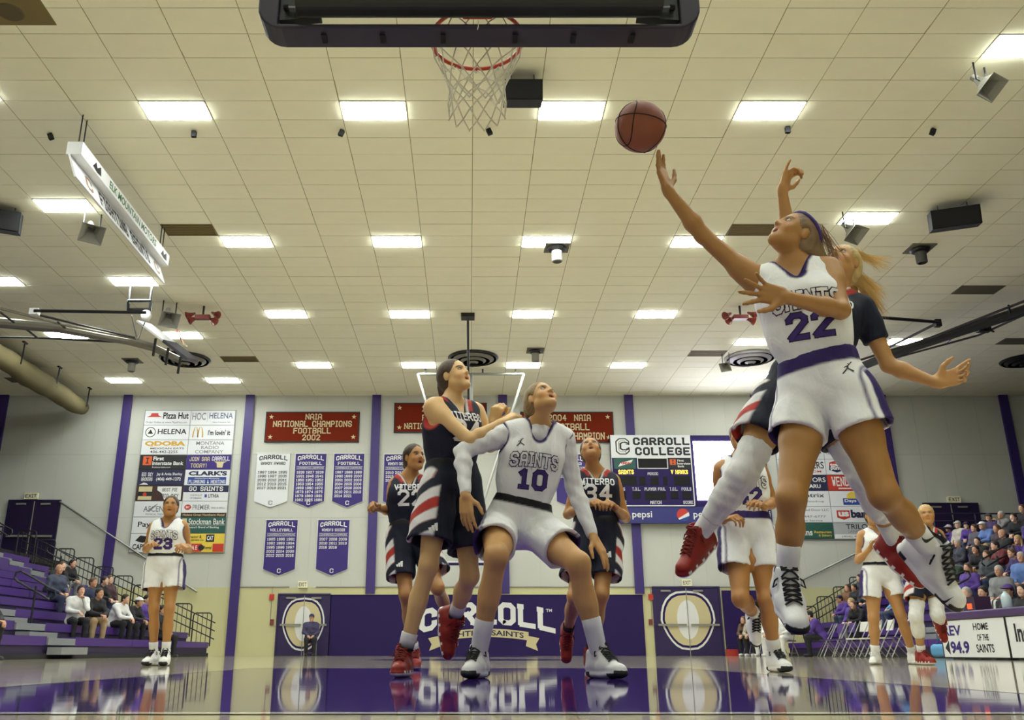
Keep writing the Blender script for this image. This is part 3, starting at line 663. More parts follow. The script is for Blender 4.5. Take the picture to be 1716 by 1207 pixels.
# --- scoreboard and video screen
sb = Board('scoreboard', (1023, 1157, 733, 851), .18, M_PURPD, 'purple scoreboard with a white name panel on the far wall', 'scoreboard', off=.16)
sb.slab('name_panel', (0, .685, 1, 1), M_WHITE, 0, .02)
sb.pl = Plane((sb.x0, sb.yf - .02, sb.z0), (1, 0, 0), (0, 0, 1), (0, -1, 0))
sb.text('CARROLL', (.28, .85, .985, .965), M_INK, B, wd=1.7); sb.text('COLLEGE', (.30, .71, .985, .825), M_INK, B, wd=1.7)
sb.text('C', (.06, .72, .235, .955), M_INK, B, wd=1.3, serif=False); sb.text('C', (.075, .735, .22, .94), M_WHITEP, B, wd=.7, d=.008, serif=False); sb.text('C', (.11, .78, .235, .9), M_INK, B, wd=.9, d=.009, serif=False)
sb.pl = Plane((sb.x0, sb.yf, sb.z0), (1, 0, 0), (0, 0, 1), (0, -1, 0))
g1 = sb.slab('advert_panel', (.03, .52, .30, .67), M_GREENP, 0, .015)
sb.slab('time_window', (.33, .53, .69, .665), M_BLACKM, 0, .012)
for r in ((.32, .52, .70, .53), (.32, .665, .70, .675), (.32, .52, .33, .675), (.69, .52, .70, .675), (0, 0, .006, 1), (.988, 0, 1, .685), (0, 0, 1, .012), (0, .675, 1, .688)): sb.slab('white_rule', r, M_WHITEP, -.005, .016)
g2 = sb.slab('advert_panel', (.71, .52, .985, .67), M_INK, 0, .015)
sb.pl = Plane((sb.x0, sb.yf - .016, sb.z0), (1, 0, 0), (0, 0, 1), (0, -1, 0))
sb.poly([(.08, .55), (.24, .60), (.27, .65), (.11, .60)], M_WHITEP, parent=g1); sb.text('dew', (.12, .58, .24, .63), M_REDP, bold=.03, parent=g1, d=.008)
sb.poly(rect(.725, .575, .80, .655), M_ORANGE, parent=g2); sb.text('I', (.75, .585, .775, .645), M_INK, B, parent=g2)
sb.text('First', (.82, .62, .9, .65), M_WHITEP, bold=.02, parent=g2); sb.text('Interstate', (.815, .58, .98, .61), M_WHITEP, bold=.02, parent=g2); sb.text('Bank', (.82, .54, .9, .57), M_WHITEP, bold=.01, parent=g2)
sb.pl = Plane((sb.x0, sb.yf, sb.z0), (1, 0, 0), (0, 0, 1), (0, -1, 0))
M_LED = mat('amber_letters', (250, 214, 70), .5, emit=.9, noise=.01)
sb.text('SAINTS', (.08, .445, .27, .505), M_LED, B); sb.text('V HAWKS', (.73, .445, .94, .505), M_LED, B)
sb.text('PERIOD', (.44, .43, .57, .47), M_WHITEP, B)
for t, a, b_ in (('T.O.L.', .24, .34), ('PLAYER FOUL', .39, .65), ('T.O.L.', .70, .80), ('FOULS', .845, .965), ('', 0, 0), ('FOULS', .03, .15)):
    if t: sb.text(t, (a, .215, b_, .26), M_WHITEP, B)
sb.text('MATCH', (.45, .03, .59, .075), M_WHITEP, B); sb.text('SCORE', (.855, .03, .975, .075), M_WHITEP, B); sb.text('SCORE', (.05, .03, .16, .075), M_WHITEP, B)
for r in ((.06, .29, .30, .42), (.33, .29, .41, .41), (.47, .29, .57, .41), (.63, .29, .68, .41), (.76, .29, .96, .42), (.24, .1, .34, .2), (.39, .09, .65, .2), (.71, .1, .8, .2), (.85, .1, .96, .2), (.04, .1, .16, .2)): sb.slab('digit_window', r, M_BLACKM, 0, .01)
vb = Board('video_screen', (1158, 1282, 733, 851), .15, M_PURPD, 'bright white video screen beside the scoreboard', 'screen', off=.16)
M_SCREEN = bpy.data.materials.new('lit_screen'); M_SCREEN.use_nodes = True
_nt = M_SCREEN.node_tree; _b = _nt.nodes['Principled BSDF']; _b.inputs['Base Color'].default_value = (.1, .1, .1, 1); _b.inputs['Emission Color'].default_value = (.82, .84, 1, 1); _b.inputs['Emission Strength'].default_value = 9.0
vb.slab('lit_face', (.03, .085, .97, .915), M_SCREEN, 0, .02)
vb.pl = Plane((vb.x0, vb.yf - .02, vb.z0), (1, 0, 0), (0, 0, 1), (0, -1, 0)); vb.text('F:', (.39, .60, .46, .69), mat('screen_letters', (150, 145, 190), .5), bold=.04)
ps = Board('advert_strip', (1020, 1284, 851.5, 879), .16, mat('blue_vinyl', (44, 46, 112), .5), 'dark blue advertising strip with round red white and blue marks under the scoreboard', 'sign', off=.16)
for u in (.075, .46, .82):
    cx, rr = u, .38 * ps.h
    dsc = lambda a0, a1, n=20: [((cx * ps.w + rr * math.cos(math.radians(a0 + (a1 - a0) * k / n))) / ps.w, (.5 * ps.h + rr * math.sin(math.radians(a0 + (a1 - a0) * k / n))) / ps.h) for k in range(n + 1)]
    ps.poly(dsc(0, 360, 24)[:-1], M_WHITEP); ps.poly(dsc(25, 215), M_REDP, .006); ps.poly(dsc(230, 350), M_BLUEP, .006)
    ps.text('pepsi', (u + .065, .22, u + .19, .72), M_WHITEP, bold=.01)

# --- doors
M_DOOR = mat('purple_door_paint', (42, 27, 76), .5, noise=.05)
def double_door(name, px, label, n, emblem=True, dark=False):
    x0, x1, z0, z1 = wrect(*px); z0 = max(z0, 0.0)
    if px[3] > 1090: z0 = 0.0
    r = empty(name, ((x0 + x1) / 2, WALLY, z0), None, None, kind='structure')
    M = mat('dark_purple_door_paint', (40, 28, 62), .4) if dark else M_DOOR
    MB().box((x0 - .06, WALLY - .09, z0), (x0, WALLY - .02, z1 + .06)).box((x1, WALLY - .09, z0), (x1 + .06, WALLY - .02, z1 + .06)).box((x0, WALLY - .09, z1), (x1, WALLY - .02, z1 + .06)).build('door_frame', M, r)
    xm = (x0 + x1) / 2
    leaves = []
    for a, b_ in ((x0 + .005, xm - .008), (xm + .008, x1 - .005)):
        lf = MB().box((a, WALLY - .07, z0 + .01), (b_, WALLY - .03, z1 - .005)).build('door_leaf', M, r); leaves.append(lf)
        zb = z0 + 1.02
        MB().box((a + .08, WALLY - .15, zb), (b_ - .06, WALLY - .12, zb + .07)).box((a + .1, WALLY - .12, zb), (a + .16, WALLY - .07, zb + .07)).box((b_ - .14, WALLY - .12, zb), (b_ - .08, WALLY - .07, zb + .07)).build('push_bar', M_GREY, lf)
        MB().box((a + .25, WALLY - .12, z1 - .13), (a + .6, WALLY - .07, z1 - .07)).build('door_closer', M_GREY, lf)
    MB().box((xm - .012, WALLY - .1, z0), (xm + .012, WALLY - .06, z1)).build('centre_post', M_GREY, r)
    if emblem:
        # plain shield in the colours of the painted door emblem
        zc, rx, rz = (z0 + z1) / 2 + .02 * (z1 - z0), (x1 - x0) * .42, (z1 - z0) * .44
        for side, lf in ((-1, leaves[0]), (1, leaves[1])):
            pl = Plane((xm, WALLY - .07, zc), (1, 0, 0), (0, 0, 1), (0, -1, 0))
            def half(k, top=1.0, low=1.0):
                pts = [(side * .012, rz * k * top)]
                for t in range(0, 13):
                    a = math.pi / 2 - math.pi * t / 12
                    w_ = rx * k * (math.cos(a) ** .7 if math.cos(a) > 0 else 0) * (1 if a > 0 else 1 - .25 * abs(math.sin(a)))
                    pts.append((side * max(.012, w_), rz * k * math.sin(a)))
                return pts if side > 0 else pts[::-1]
            put_poly(pl, 'emblem_edge', half(1.0), M_WHITEP, lf, .004); put_poly(pl, 'emblem_band', half(.93), M_PURPD, lf, .006)
            put_poly(pl, 'emblem_field', half(.85), M_CREAMP, lf, .008)
            q = [(side * max(.012, .40 * rx * math.cos(t_)), .02 * rz + .66 * rz * math.sin(t_)) for t_ in np.linspace(-math.pi / 2, math.pi / 2, 13)]
            put_poly(pl, 'emblem_centre', q if side > 0 else q[::-1], M_WHITEP, lf, .010)
    return r
double_door('door_1', (466, 551, 998, 1099), '', 1)
double_door('door_2', (1098, 1207, 986, 1100), '', 2)
double_door('door_3', (10, 93, 841, 948), '', 3, emblem=False, dark=True)
double_door('door_4', (1556, 1644, 846, 950), '', 4, emblem=False, dark=True)
def exit_sign(px, py, label, w=.36):
    p = at(px, py, WALLY)
    r = empty('exit_sign', (p.x, WALLY - .02, p.z - .12), label, 'exit sign')
    MB().rbox((p.x - w / 2, WALLY - .1, p.z - .12), (p.x + w / 2, WALLY - .02, p.z + .12), .02, axis=1).build('housing', mat('exit_sign_cream', (238, 232, 200), .5), r)
    put_text(Plane((p.x - w / 2, WALLY - .1, p.z - .12), (1, 0, 0), (0, 0, 1), (0, -1, 0)), 'lettering', 'EXIT', (.04, .05, w - .04, .19), M_INK, r, 'block', wd=1.1, serif=False)
exit_sign(508, 980, 'small cream exit sign above the purple door nearest the left bleachers'); exit_sign(1150, 977, 'small cream exit sign above the purple door right of the wall pad')
exit_sign(54, 832, 'small exit sign over the dark upper door at the left', .5); exit_sign(1597, 838, 'small exit sign over the dark upper door behind the right crowd', .5)

# --- wall pad with big lettering
pad = Board('wall_pad', (552.5, 1079, 997, 1100.5), .06, M_PURPD, 'long purple wall pad with white arched lettering and a cream ribbon', 'wall pad', off=.03)
x0p = pad.x0
def U(px): return (at(px, 1040, WALLY).x - pad.x0)
def V(py): return at(815, py, WALLY).z - pad.z0
q, _ = block_quads('CARROLL', 1.7, True, gap=.7); v = [tuple(p) for s in q for p in s]
v = fit2d(v, U(703), V(1064), U(930), V(1024)); um, ur = U(816), U(930) - U(816)
v = [(x, y + V(1018) * 0 + (V(1000) - V(1015)) * (1 - ((x - um) / ur) ** 2)) for x, y in v]
print_on(pad.pl, 'lettering', v, [(4*i, 4*i+1, 4*i+2, 4*i+3) for i in range(len(q))], M_WHITEP, pad.root, .006, True)
rb = []; n = 16
for k in range(n + 1):
    x = U(735) + (U(885) - U(735)) * k / n; yy = V(1071) + (V(1056) - V(1066)) * (1 - ((x - um) / (ur * .8)) ** 2)
    rb += [(x, yy - (V(1056) - V(1070)) * .5), (x, yy + (V(1056) - V(1070)) * .5)]
print_on(pad.pl, 'ribbon', rb, [(2*k, 2*k+2, 2*k+3, 2*k+1) for k in range(n)], M_CREAMP, pad.root, .005)
put_poly(pad.pl, 'ribbon_tail', [(U(880), V(1083)), (U(900), V(1091)), (U(897), V(1080)), (U(903), V(1070)), (U(884), V(1066))], M_CREAMP, pad.root, .004)
put_poly(pad.pl, 'ribbon_tail', [(U(740), V(1083)), (U(720), V(1091)), (U(724), V(1080)), (U(718), V(1070)), (U(736), V(1066))], M_CREAMP, pad.root, .004)
fv, ff = font_mesh('FIGHTING SAINTS', .02); fv = fit2d(fv, U(743), V(1072.5), U(877), V(1063.5))
fv = [(x, y + (V(1056) - V(1066)) * (1 - ((x - um) / (ur * .8)) ** 2) - (V(1068) - V(1071))) for x, y in fv]
print_on(pad.pl, 'lettering', fv, ff, M_NAVYP, pad.root, .007)
put_text(pad.pl, 'trade_mark', 'TM', (U(915), V(1026), U(925), V(1021)), M_WHITEP, pad.root, bold=.02)
MB().box((pad.x0, WALLY - .12, pad.z1), (pad.x1, WALLY - .02, pad.z1 + .03)).build('top_ledge', M_CREAM, pad.root)
pad2 = Board('wall_pad', (1213, 1300, 990, 1100.5), .06, M_PURPD, 'plain purple wall pad behind the seated bench players', 'wall pad', off=.03)

# --- conduits, alarm boxes
z = at(600, 984, WALLY).z; cx0 = at(398, 984, WALLY).x; cx1 = at(1310, 984, WALLY).x
MB().tube([(cx0, WALLY - .04, z), (at(485, 984, WALLY).x, WALLY - .04, z)], .02, 6).tube([(at(530, 984, WALLY).x, WALLY - .04, z), (cx1, WALLY - .04, z)], .02, 6).build('conduit', M_GREY, wall_far)
def alarm(px, label):
    a = at(px, 1001, WALLY); b_ = at(px, 1043, WALLY)
    r = empty('alarm_pull', (a.x, WALLY - .1, b_.z - .1), label, 'alarm')
    MB().box((a.x - .08, WALLY - .1, a.z - .1), (a.x + .08, WALLY - .02, a.z + .1)).build('strobe', M_REDP, r)
    MB().box((b_.x - .07, WALLY - .08, b_.z - .1), (b_.x + .07, WALLY - .02, b_.z + .1)).build('pull_box', mat('dull_red', (120, 60, 50), .5), r)
    MB().tube([(a.x, WALLY - .04, b_.z + .1), (a.x, WALLY - .04, a.z - .1)], .012, 6).tube([(a.x, WALLY - .04, a.z + .1), (a.x, WALLY - .04, z)], .012, 6).build('conduit', M_GREY, r)
alarm(456, 'red fire alarm and pull box left of the first purple door'); alarm(1090, 'red fire alarm and pull box beside the door right of the wall pad')
# ================================================================== NEAR BASKET
M_PADB = mat('dark_purple_pad', (36, 28, 46), .5, noise=.08, bump=.05, bscale=80)
M_RIM = mat('orange_rim_paint', (196, 66, 34), .4, noise=.06)
M_CORD = mat('white_net_cord', (232, 226, 204), .8, noise=.06)
M_GLASS = bpy.data.materials.new('board_glass'); M_GLASS.use_nodes = True
_b = M_GLASS.node_tree.nodes['Principled BSDF']; _b.inputs['Transmission Weight'].default_value = 1; _b.inputs['Roughness'].default_value = .02; _b.inputs['IOR'].default_value = 1.2; _b.inputs['Base Color'].default_value = (.95, .97, .97, 1)
XC = .045
def net_mesh(c, r0, length, cord, m, parent, seg=5):
    rad = [1.0, .95, .84, .73, .64, .59, .61, .62]; n = 12; lv = len(rad)
    mb = MB()
    for sgn in (1, -1):
        for k in range(n):
            pts = []
            for i in range(lv):
                a = 2 * math.pi * (k + sgn * i * .5) / n
                r = r0 * rad[i] * (1 + .03 * math.sin(3.1 * k + i)); zz = c[2] - length * i / (lv - 1) + .006 * math.sin(5 * k + 2 * i)
                pts.append((c[0] + r * math.cos(a), c[1] + r * math.sin(a), zz))
            mb.tube(pts, cord, seg)
    for k in range(n):   # loops that hang the net on the rim
        a = 2 * math.pi * k / n; mb.tube([(c[0] + r0 * math.cos(a), c[1] + r0 * math.sin(a), c[2] + .014), (c[0] + (r0 + .014) * math.cos(a + .03), c[1] + (r0 + .014) * math.sin(a + .03), c[2] - .004), (c[0] + r0 * math.cos(a), c[1] + r0 * math.sin(a), c[2] - .02)], cord, 5)
    return mb.build('net', m, parent, smooth=True)
hoop = empty('basketball_hoop', (XC, 3.3, 2.7), 'near basketball backboard seen from below with dark purple padding, orange rim and white net', 'basketball hoop')
W2 = .978
# padding: bottom bar with rounded ends that turn up the sides
def rounded(lo, hi, r, name, m, parent, axis=0):
    return MB().rbox(lo, hi, r, axis).build(name, m, parent)
prof = []
pts_out = [(-W2, 3.42), (-W2, 2.84)] + [(-W2 + .11 - .11 * math.cos(t), 2.84 - .11 * math.sin(t)) for t in np.linspace(.2, math.pi / 2, 6)]
outer = [(XC + x, z) for x, z in pts_out] + [(XC - x, z) for x, z in pts_out[::-1]]
inner = [(XC - .885, 3.42), (XC - .885, 2.79), (XC - .83, 2.752), (XC + .83, 2.752), (XC + .885, 2.79), (XC + .885, 3.42)]
n_o, n_i = len(outer), len(inner)
vs = []; fs = []
path = outer
idx_in = []
for (x, z) in path:     # matching inner point for every outer point
    u = max(XC - .885, min(XC + .885, x)); zz = 3.42 if z > 3.4 else max(z, 2.79) if abs(x - XC) > .93 else 2.752
    idx_in.append((u, zz))
for yv in (3.22, 3.36):
    for p_ in path: vs.append((p_[0], yv, p_[1]))
    for p_ in idx_in: vs.append((p_[0], yv, p_[1]))
N = len(path)
for i in range(N - 1):
    fs += [(i, i + 1, N + i + 1, N + i), (2*N + i, 3*N + i, 3*N + i + 1, 2*N + i + 1), (i, 2*N + i, 2*N + i + 1, i + 1), (N + i, N + i + 1, 3*N + i + 1, 3*N + i)]
pd = MB().add(vs, fs).build('edge_padding', M_PADB, hoop)
bv = pd.modifiers.new('soft_edges', 'BEVEL'); bv.width = .018; bv.segments = 3; bv.limit_method = 'ANGLE'; bv.angle_limit = math.radians(40)
for x in (-.69, -.43, -.16, .16, .42, .68):
    MB().box((XC + x - .011, 3.262, 2.722), (XC + x + .011, 3.318, 2.734)).build('pad_clip', M_BLACKM, pd)
MB().box((XC - .905, 3.31, 2.76), (XC + .905, 3.325, 3.85)).build('glass_board', M_GLASS, hoop)
fr = MB().rbox((XC - .80, 3.14, 2.79), (XC + .80, 3.258, 2.96), .04, axis=0)
fr.build('lower_frame_tube', mat('dark_green_black_steel', (34, 34, 30), .5, noise=.1), hoop)
for sgn in (-1, 1):
    MB().add([(XC + sgn * .885, 3.24, 2.785), (XC + sgn * .70, 3.24, 2.80), (XC + sgn * .74, 3.24, 3.1), (XC + sgn * .885, 3.24, 3.1), (XC + sgn * .885, 3.28, 2.785), (XC + sgn * .70, 3.28, 2.80), (XC + sgn * .74, 3.28, 3.1), (XC + sgn * .885, 3.28, 3.1)],
             [(0,1,2,3),(4,7,6,5),(0,4,5,1),(1,5,6,2),(2,6,7,3),(3,7,4,0)]).build('corner_bracket', mat('dark_bracket', (40, 42, 38), .5), hoop)
    MB().tube([(XC + sgn * .86, 3.225, 2.84), (XC + sgn * .77, 3.225, 2.84)], .007, 8).build('bolt', M_STEEL, hoop)
    MB().tube([(XC + sgn * .865, 3.225, 2.84), (XC + sgn * .845, 3.225, 2.84)], .013, 8).build('bolt_knob', M_BLACKM, hoop)
    MB().tube([(XC + sgn * .80, 3.19, 2.88), (XC + sgn * .80, 3.1, 3.5)], .035, 8).build('upright_tube', M_BLACK, hoop)
MB().tube([(XC, 3.2, 2.93), (XC, 2.6, 3.9), (XC, 2.2, CEIL)], .07, 10).build('mast', M_BLACK, hoop)
RC = (XC - .005, 3.715, 3.05)
MB().tube([(RC[0] + .2286 * math.cos(a), RC[1] + .2286 * math.sin(a), 3.05) for a in np.linspace(0, 2 * math.pi, 49)[:-1]], .0105, 8, closed=True).build('rim', M_RIM, hoop, smooth=True)
MB().box((RC[0] - .07, 3.33, 3.0), (RC[0] + .07, 3.50, 3.045)).box((RC[0] - .1, 3.326, 2.9), (RC[0] + .1, 3.345, 3.06)).build('rim_bracket', M_RIM, hoop)
net_mesh((RC[0], RC[1], 3.045), .2286, .43, .0036, M_CORD, hoop)
MB().tube([(XC - .005, 3.218, 2.765), (XC - .004, 3.217, 2.735), (XC - .008, 3.225, 2.722)], .002, 5).build('loose_cord', M_CORD, hoop)

# ball --------------------------------------------------------------
def ball_material():
    m = bpy.data.materials.new('pebbled_leather'); m.use_nodes = True
    nt = m.node_tree; b = nt.nodes['Principled BSDF']; L = nt.links.new
    b.inputs['Roughness'].default_value = .55
    tc = nt.nodes.new('ShaderNodeTexCoord'); v = nt.nodes.new('ShaderNodeTexVoronoi'); v.inputs['Scale'].default_value = 260
    n = nt.nodes.new('ShaderNodeTexNoise'); n.inputs['Scale'].default_value = 12
    r = nt.nodes.new('ShaderNodeValToRGB'); r.color_ramp.elements[0].color = (*srgb(128, 66, 42), 1); r.color_ramp.elements[1].color = (*srgb(150, 82, 54), 1)
    L(tc.outputs['Object'], v.inputs['Vector']); L(tc.outputs['Object'], n.inputs['Vector']); L(n.outputs['Fac'], r.inputs[0]); L(r.outputs[0], b.inputs['Base Color'])
    bp = nt.nodes.new('ShaderNodeBump'); bp.inputs['Strength'].default_value = .4; bp.inputs['Distance'].default_value = .002; bp.invert = True
    L(v.outputs['Distance'], bp.inputs['Height']); L(bp.outputs[0], b.inputs['Normal'])
    return m
bc = at(1073, 213, 3.54); BR = .117
ball = empty('basketball', (bc.x, bc.y, bc.z), 'orange-brown basketball in the air above the reaching hand', 'basketball')
prof_ = [(BR * math.sin(t), -BR * math.cos(t)) for t in np.linspace(.001, math.pi - .001, 33)]
RB = Matrix.Rotation(.35, 3, 'Z') @ Matrix.Rotation(.25, 3, 'X') @ Matrix.Rotation(.1, 3, 'Y')
MB().lathe(prof_, bc, 2, 48).build('cover', ball_material(), ball, smooth=True)
def seam_(f, closed=True):
    pts = []
    for k in range(64):
        d = Vector(f(2 * math.pi * k / 64)).normalized(); pts.append(bc + (RB @ d) * (BR + .0004))
    MB().tube(pts, .0024, 6, closed=closed).build('seam', M_BLACKM, ball, smooth=True)
seam_(lambda t: (math.cos(t), 0, math.sin(t))); seam_(lambda t: (math.cos(t), math.sin(t), .12))
for s in (-1, 1): seam_(lambda t, s=s: (s * (.62 + .18 * math.cos(2 * t)), math.cos(t) * .8, math.sin(t) * .9))

# ================================================================== FAR BASKET
BY = FBL - 1.22
fb = empty('basketball_hoop', (0, BY, CEIL), 'far ceiling-hung basketball hoop with silver frame, behind the standing dark player', 'basketball hoop')
tl, tr = at(700, 627, BY + .3), at(878, 627, BY + .3)
M_SILV = mat('silver_frame_tube', (196, 196, 190), .35, metal=.5, noise=.04)
MB().tube([tl, tr], .05, 8).build('top_bar', M_STEEL, fb)
for p_, n_ in ((tl, -1), (tr, 1)):
    MB().tube([p_, (n_ * .25, BY + .3, 4.2)], .045, 8).build('side_rod', M_SILV, fb)
    for q in (.25, .85):
        x = p_.x * q; MB().tube([(x, BY + .3, tl.z), (x, BY + .3, CEIL)], .03, 6).build('hanger', M_BLACK, fb)
MB().tube([(.08, BY + .3, tl.z), (.08, BY + .3, 3.2)], .065, 10).build('mast', M_STEEL, fb)
p1 = at_z(784, 527, CEIL)
MB().tube([p1, (.02, BY + .2, 4.4)], .035, 8).build('brace', M_BLACK, fb)
MB().box((p1.x - .2, p1.y - .15, CEIL - .12), (p1.x + .2, p1.y + .2, CEIL - .002)).build('brace_anchor', M_BLACK, fb)
MB().box((-.915, BY, 2.9), (.915, BY + .02, 3.97)).build('glass_board', M_GLASS, fb)
ff_ = MB()
for a, b_ in (((-.915, 2.9), (.915, 2.95)), ((-.915, 3.92), (.915, 3.97)), ((-.915, 2.9), (-.865, 3.97)), ((.865, 2.9), (.915, 3.97)), ((-.3, 3.05), (.3, 3.1)), ((-.3, 3.45), (.3, 3.5)), ((-.3, 3.05), (-.25, 3.5)), ((.25, 3.05), (.3, 3.5))):
    ff_.box((a[0], BY - .005, a[1]), (b_[0], BY + .025, b_[1]))
ff_.build('white_border', M_WHITEP, fb)
MB().rbox((-.97, BY - .03, 2.82), (.97, BY + .06, 2.91), .03, axis=0).build('edge_padding', M_PURPD, fb)
MB().tube([(.2286 * math.cos(a), BY - .38 + .2286 * math.sin(a), 3.05) for a in np.linspace(0, 2 * math.pi, 25)[:-1]], .012, 6, closed=True).build('rim', M_RIM, fb)
net_mesh((0, BY - .38, 3.045), .2286, .4, .006, M_CORD, fb, 4)

# ================================================================== CEILING THINGS
def frame_from(d):
    d = Vector(d).normalized(); s = d.cross(Vector((0, 0, 1)))
    s = s.normalized() if s.length > 1e-4 else Vector((1, 0, 0))
    return Matrix((s, d, s.cross(d))).transposed()      # columns: side, forward, up
def horn(px, py, Z, d, sc, label):
    p = at_z(px, py, Z); M = frame_from(d); r = empty('horn_speaker', p, label, 'speaker')
    secs = [(-.18, .06, .06), (-.1, .07, .07), (.05, .1, .12), (.2, .18, .2), (.32, .30, .28)]
    vs, fs = [], []
    for (y, w_, h_) in secs:
        for (a, b_) in ((-w_, -h_), (w_, -h_), (w_, h_), (-w_, h_)): vs.append(p + M @ (Vector((a, y, b_)) * sc))
    for (y, w_, h_) in secs[::-1][:4]:     # inside of the bell
        for (a, b_) in ((-w_, -h_), (w_, -h_), (w_, h_), (-w_, h_)): vs.append(p + M @ (Vector((a * .93, y, b_ * .93)) * sc))
    n = len(vs) // 4
    for i in range(n - 1):
        for k in range(4): fs.append((4*i + k, 4*i + (k + 1) % 4, 4*i + 4 + (k + 1) % 4, 4*i + 4 + k))
    fs += [(3, 2, 1, 0), (4*n - 4, 4*n - 3, 4*n - 2, 4*n - 1)]
    MB().add(vs, fs).build('bell', M_GREY, r)
    MB().tube([p + M @ Vector((0, -.3, 0)) * sc, p + M @ Vector((0, -.17, 0)) * sc], .075 * sc, 10).build('driver', M_GREY, r)
    top = CEIL - .005
    sd = M @ Vector((.2, -.02, 0)) * sc
    MB().tube([p + sd, p + sd + Vector((0, 0, .3 * sc)), Vector((p.x + sd.x, p.y + sd.y, top))], .02 * sc, 6).tube([p - sd, p - sd + Vector((0, 0, .3 * sc)), Vector((p.x - sd.x, p.y - sd.y, top))], .02 * sc, 6).tube([p + sd, p - sd], .015 * sc, 6).build('bracket', M_BLACK, r)
horn(153, 383, 9.25, (.35, -.5, -.75), .85, 'grey horn speaker under the left side light, below the hanging white sign')
horn(283, 527, 9.25, (.3, -.5, -.75), .9, 'grey horn speaker above the folded left basket')
horn(1646, 138, 9.3, (.3, -.5, -.8), .75, 'grey horn speaker at the upper right corner beside a light')
horn(1424, 384, 9.25, (.3, -.5, -.8), .8, 'grey horn speaker above the head of the dark jumping player')
horn(1217, 611, 9.25, (-.4, -.6, -.7), .6, 'small grey horn speaker far right of the scoreboard')
def box_speaker(px, py, Z, size, rz, label, tilt=.25):
    p = at_z(px, py, Z); r = empty('box_speaker', p, label, 'speaker')
    R = Matrix.Rotation(rz, 3, 'Z') @ Matrix.Rotation(tilt, 3, 'X')
    MB().cbox(p, size, R).build('cabinet', M_BLACKM, r)
    off = R @ Vector((0, -size[1] / 2 - .008, 0))
    MB().cbox(p + off, (size[0] * .92, .012, size[2] * .9), R).build('grille', mat('grille_cloth', (30, 30, 33), .9, bump=.5, bscale=400), r)
    for s in (-1, 1):
        q = p + R @ Vector((s * size[0] * .3, 0, size[2] / 2)); MB().tube([q, (q.x, q.y, CEIL)], .008, 5).build('hanging_wire', M_BLACK, r)
box_speaker(876, 157, 9.3, (.66, .4, .36), 0, 'black box speaker hanging beside the net')
box_speaker(1599, 367, 9.3, (.98, .5, .42), -.35, 'black box speaker hanging at the right above the crowd')
box_speaker(2, 371, 9.3, (.8, .5, .46), .4, 'black box speaker cut by the left edge of the picture')
def red_horns(px, py, label):
    p = at_z(px, py, 9.3); r = empty('siren_cluster', p, label, 'siren')
    M_RH = mat('red_siren_enamel', (120, 36, 26), .4, noise=.06)
    MB().cbox(p, (.42, .16, .12)).build('housing', M_RH, r)
    for (dx, dz, a) in ((-.28, -.06, -1), (.28, -.08, 1), (-.36, .08, -1), (.34, .1, 1)):
        c = p + Vector((dx, 0, dz)); M = frame_from((a * .8, -.4, -.5))
        MB().lathe([(.03, -.14), (.05, -.04), (.085, .05), (.13, .12), (.115, .12), (.03, .0)], c, 1, 12, M).build('bell', M_RH, r, smooth=True)
    MB().tube([p, (p.x, p.y, CEIL)], .03, 6).build('stem', M_BLACK, r)
red_horns(340, 532, 'cluster of red sirens on the ceiling left of centre'); red_horns(1241, 532, 'cluster of red sirens beside the jumping white player')
M_DIFF = mat('diffuser_metal', (120, 116, 104), .5, noise=.06)
def diffuser(px, py, label, m=None, R=.86):
    p = at_z(px, py, CEIL - .06); r = empty('round_diffuser', (p.x, p.y, CEIL - .03), label, 'vent')
    for i, (ra, rb_, za, zb) in enumerate(((.92, 1.0, -.05, .0), (.66, .84, -.11, -.03), (.4, .58, -.16, -.06), (.12, .32, -.2, -.09))):
        MB().lathe([(ra * R, za + .012), (rb_ * R, zb + .012), (rb_ * R, zb), (ra * R, za), (ra * R, za + .012)], (p.x, p.y, CEIL - .03), 2, 28).build('ring', m or (M_DIFF if i else M_BLACK), r, smooth=False)
    MB().lathe([(.001, -.19), (.1 * R, -.18), (.1 * R, -.03)], (p.x, p.y, CEIL - .03), 2, 20).build('hub', M_GREY, r)
    MB().lathe([(.001, -.01), (.95 * R, -.01), (.95 * R, -.001)], (p.x, p.y, CEIL - .03), 2, 28).build('throat', M_VG, r)
diffuser(310, 604, 'dark round ceiling diffuser behind the folded left basket'); diffuser(793, 602, 'round ceiling diffuser over the far basket mast')
diffuser(1257, 602, 'round ceiling diffuser over the video screen', mat('painted_lit_diffuser_metal', (176, 172, 176), .4)); diffuser(1716, 606, 'dark round ceiling diffuser at the right edge', M_BLACK, .75)  # over the screen: light painted in as a paler copy of the metal
def can(px, py, label, s=1.0):
    p = at_z(px, py - 8, CEIL); r = empty('ceiling_fan_unit', (p.x, p.y, CEIL), label, 'fan')
    MB().box((p.x - .3 * s, p.y - .28 * s, CEIL - .03), (p.x + .3 * s, p.y + .28 * s, CEIL - .004)).build('plate', M_VG, r)
    MB().lathe([(.2 * s, 0), (.24 * s, -.03), (.2 * s, -.07), (.13 * s, -.09)], (p.x, p.y, CEIL - .03), 2, 20).build('collar', M_BLACK, r)
    MB().lathe([(.12 * s, -.05), (.13 * s, -.1), (.13 * s, -.36), (.1 * s, -.38), (.1 * s, -.3)], (p.x, p.y, CEIL - .03), 2, 20).build('barrel', M_GREY if px < 1400 else mat('dark_grey_barrel', (70, 68, 62), .5), r)
can(933, 422, 'grey cylinder unit with collar on the ceiling, right of centre'); can(1541, 424, 'dark cylinder unit with collar on the ceiling at the right'); can(897, 595, 'small grey cylinder unit above the crouching player', .95); can(222, 612, 'small grey cylinder unit far left below the folded basket', .95)
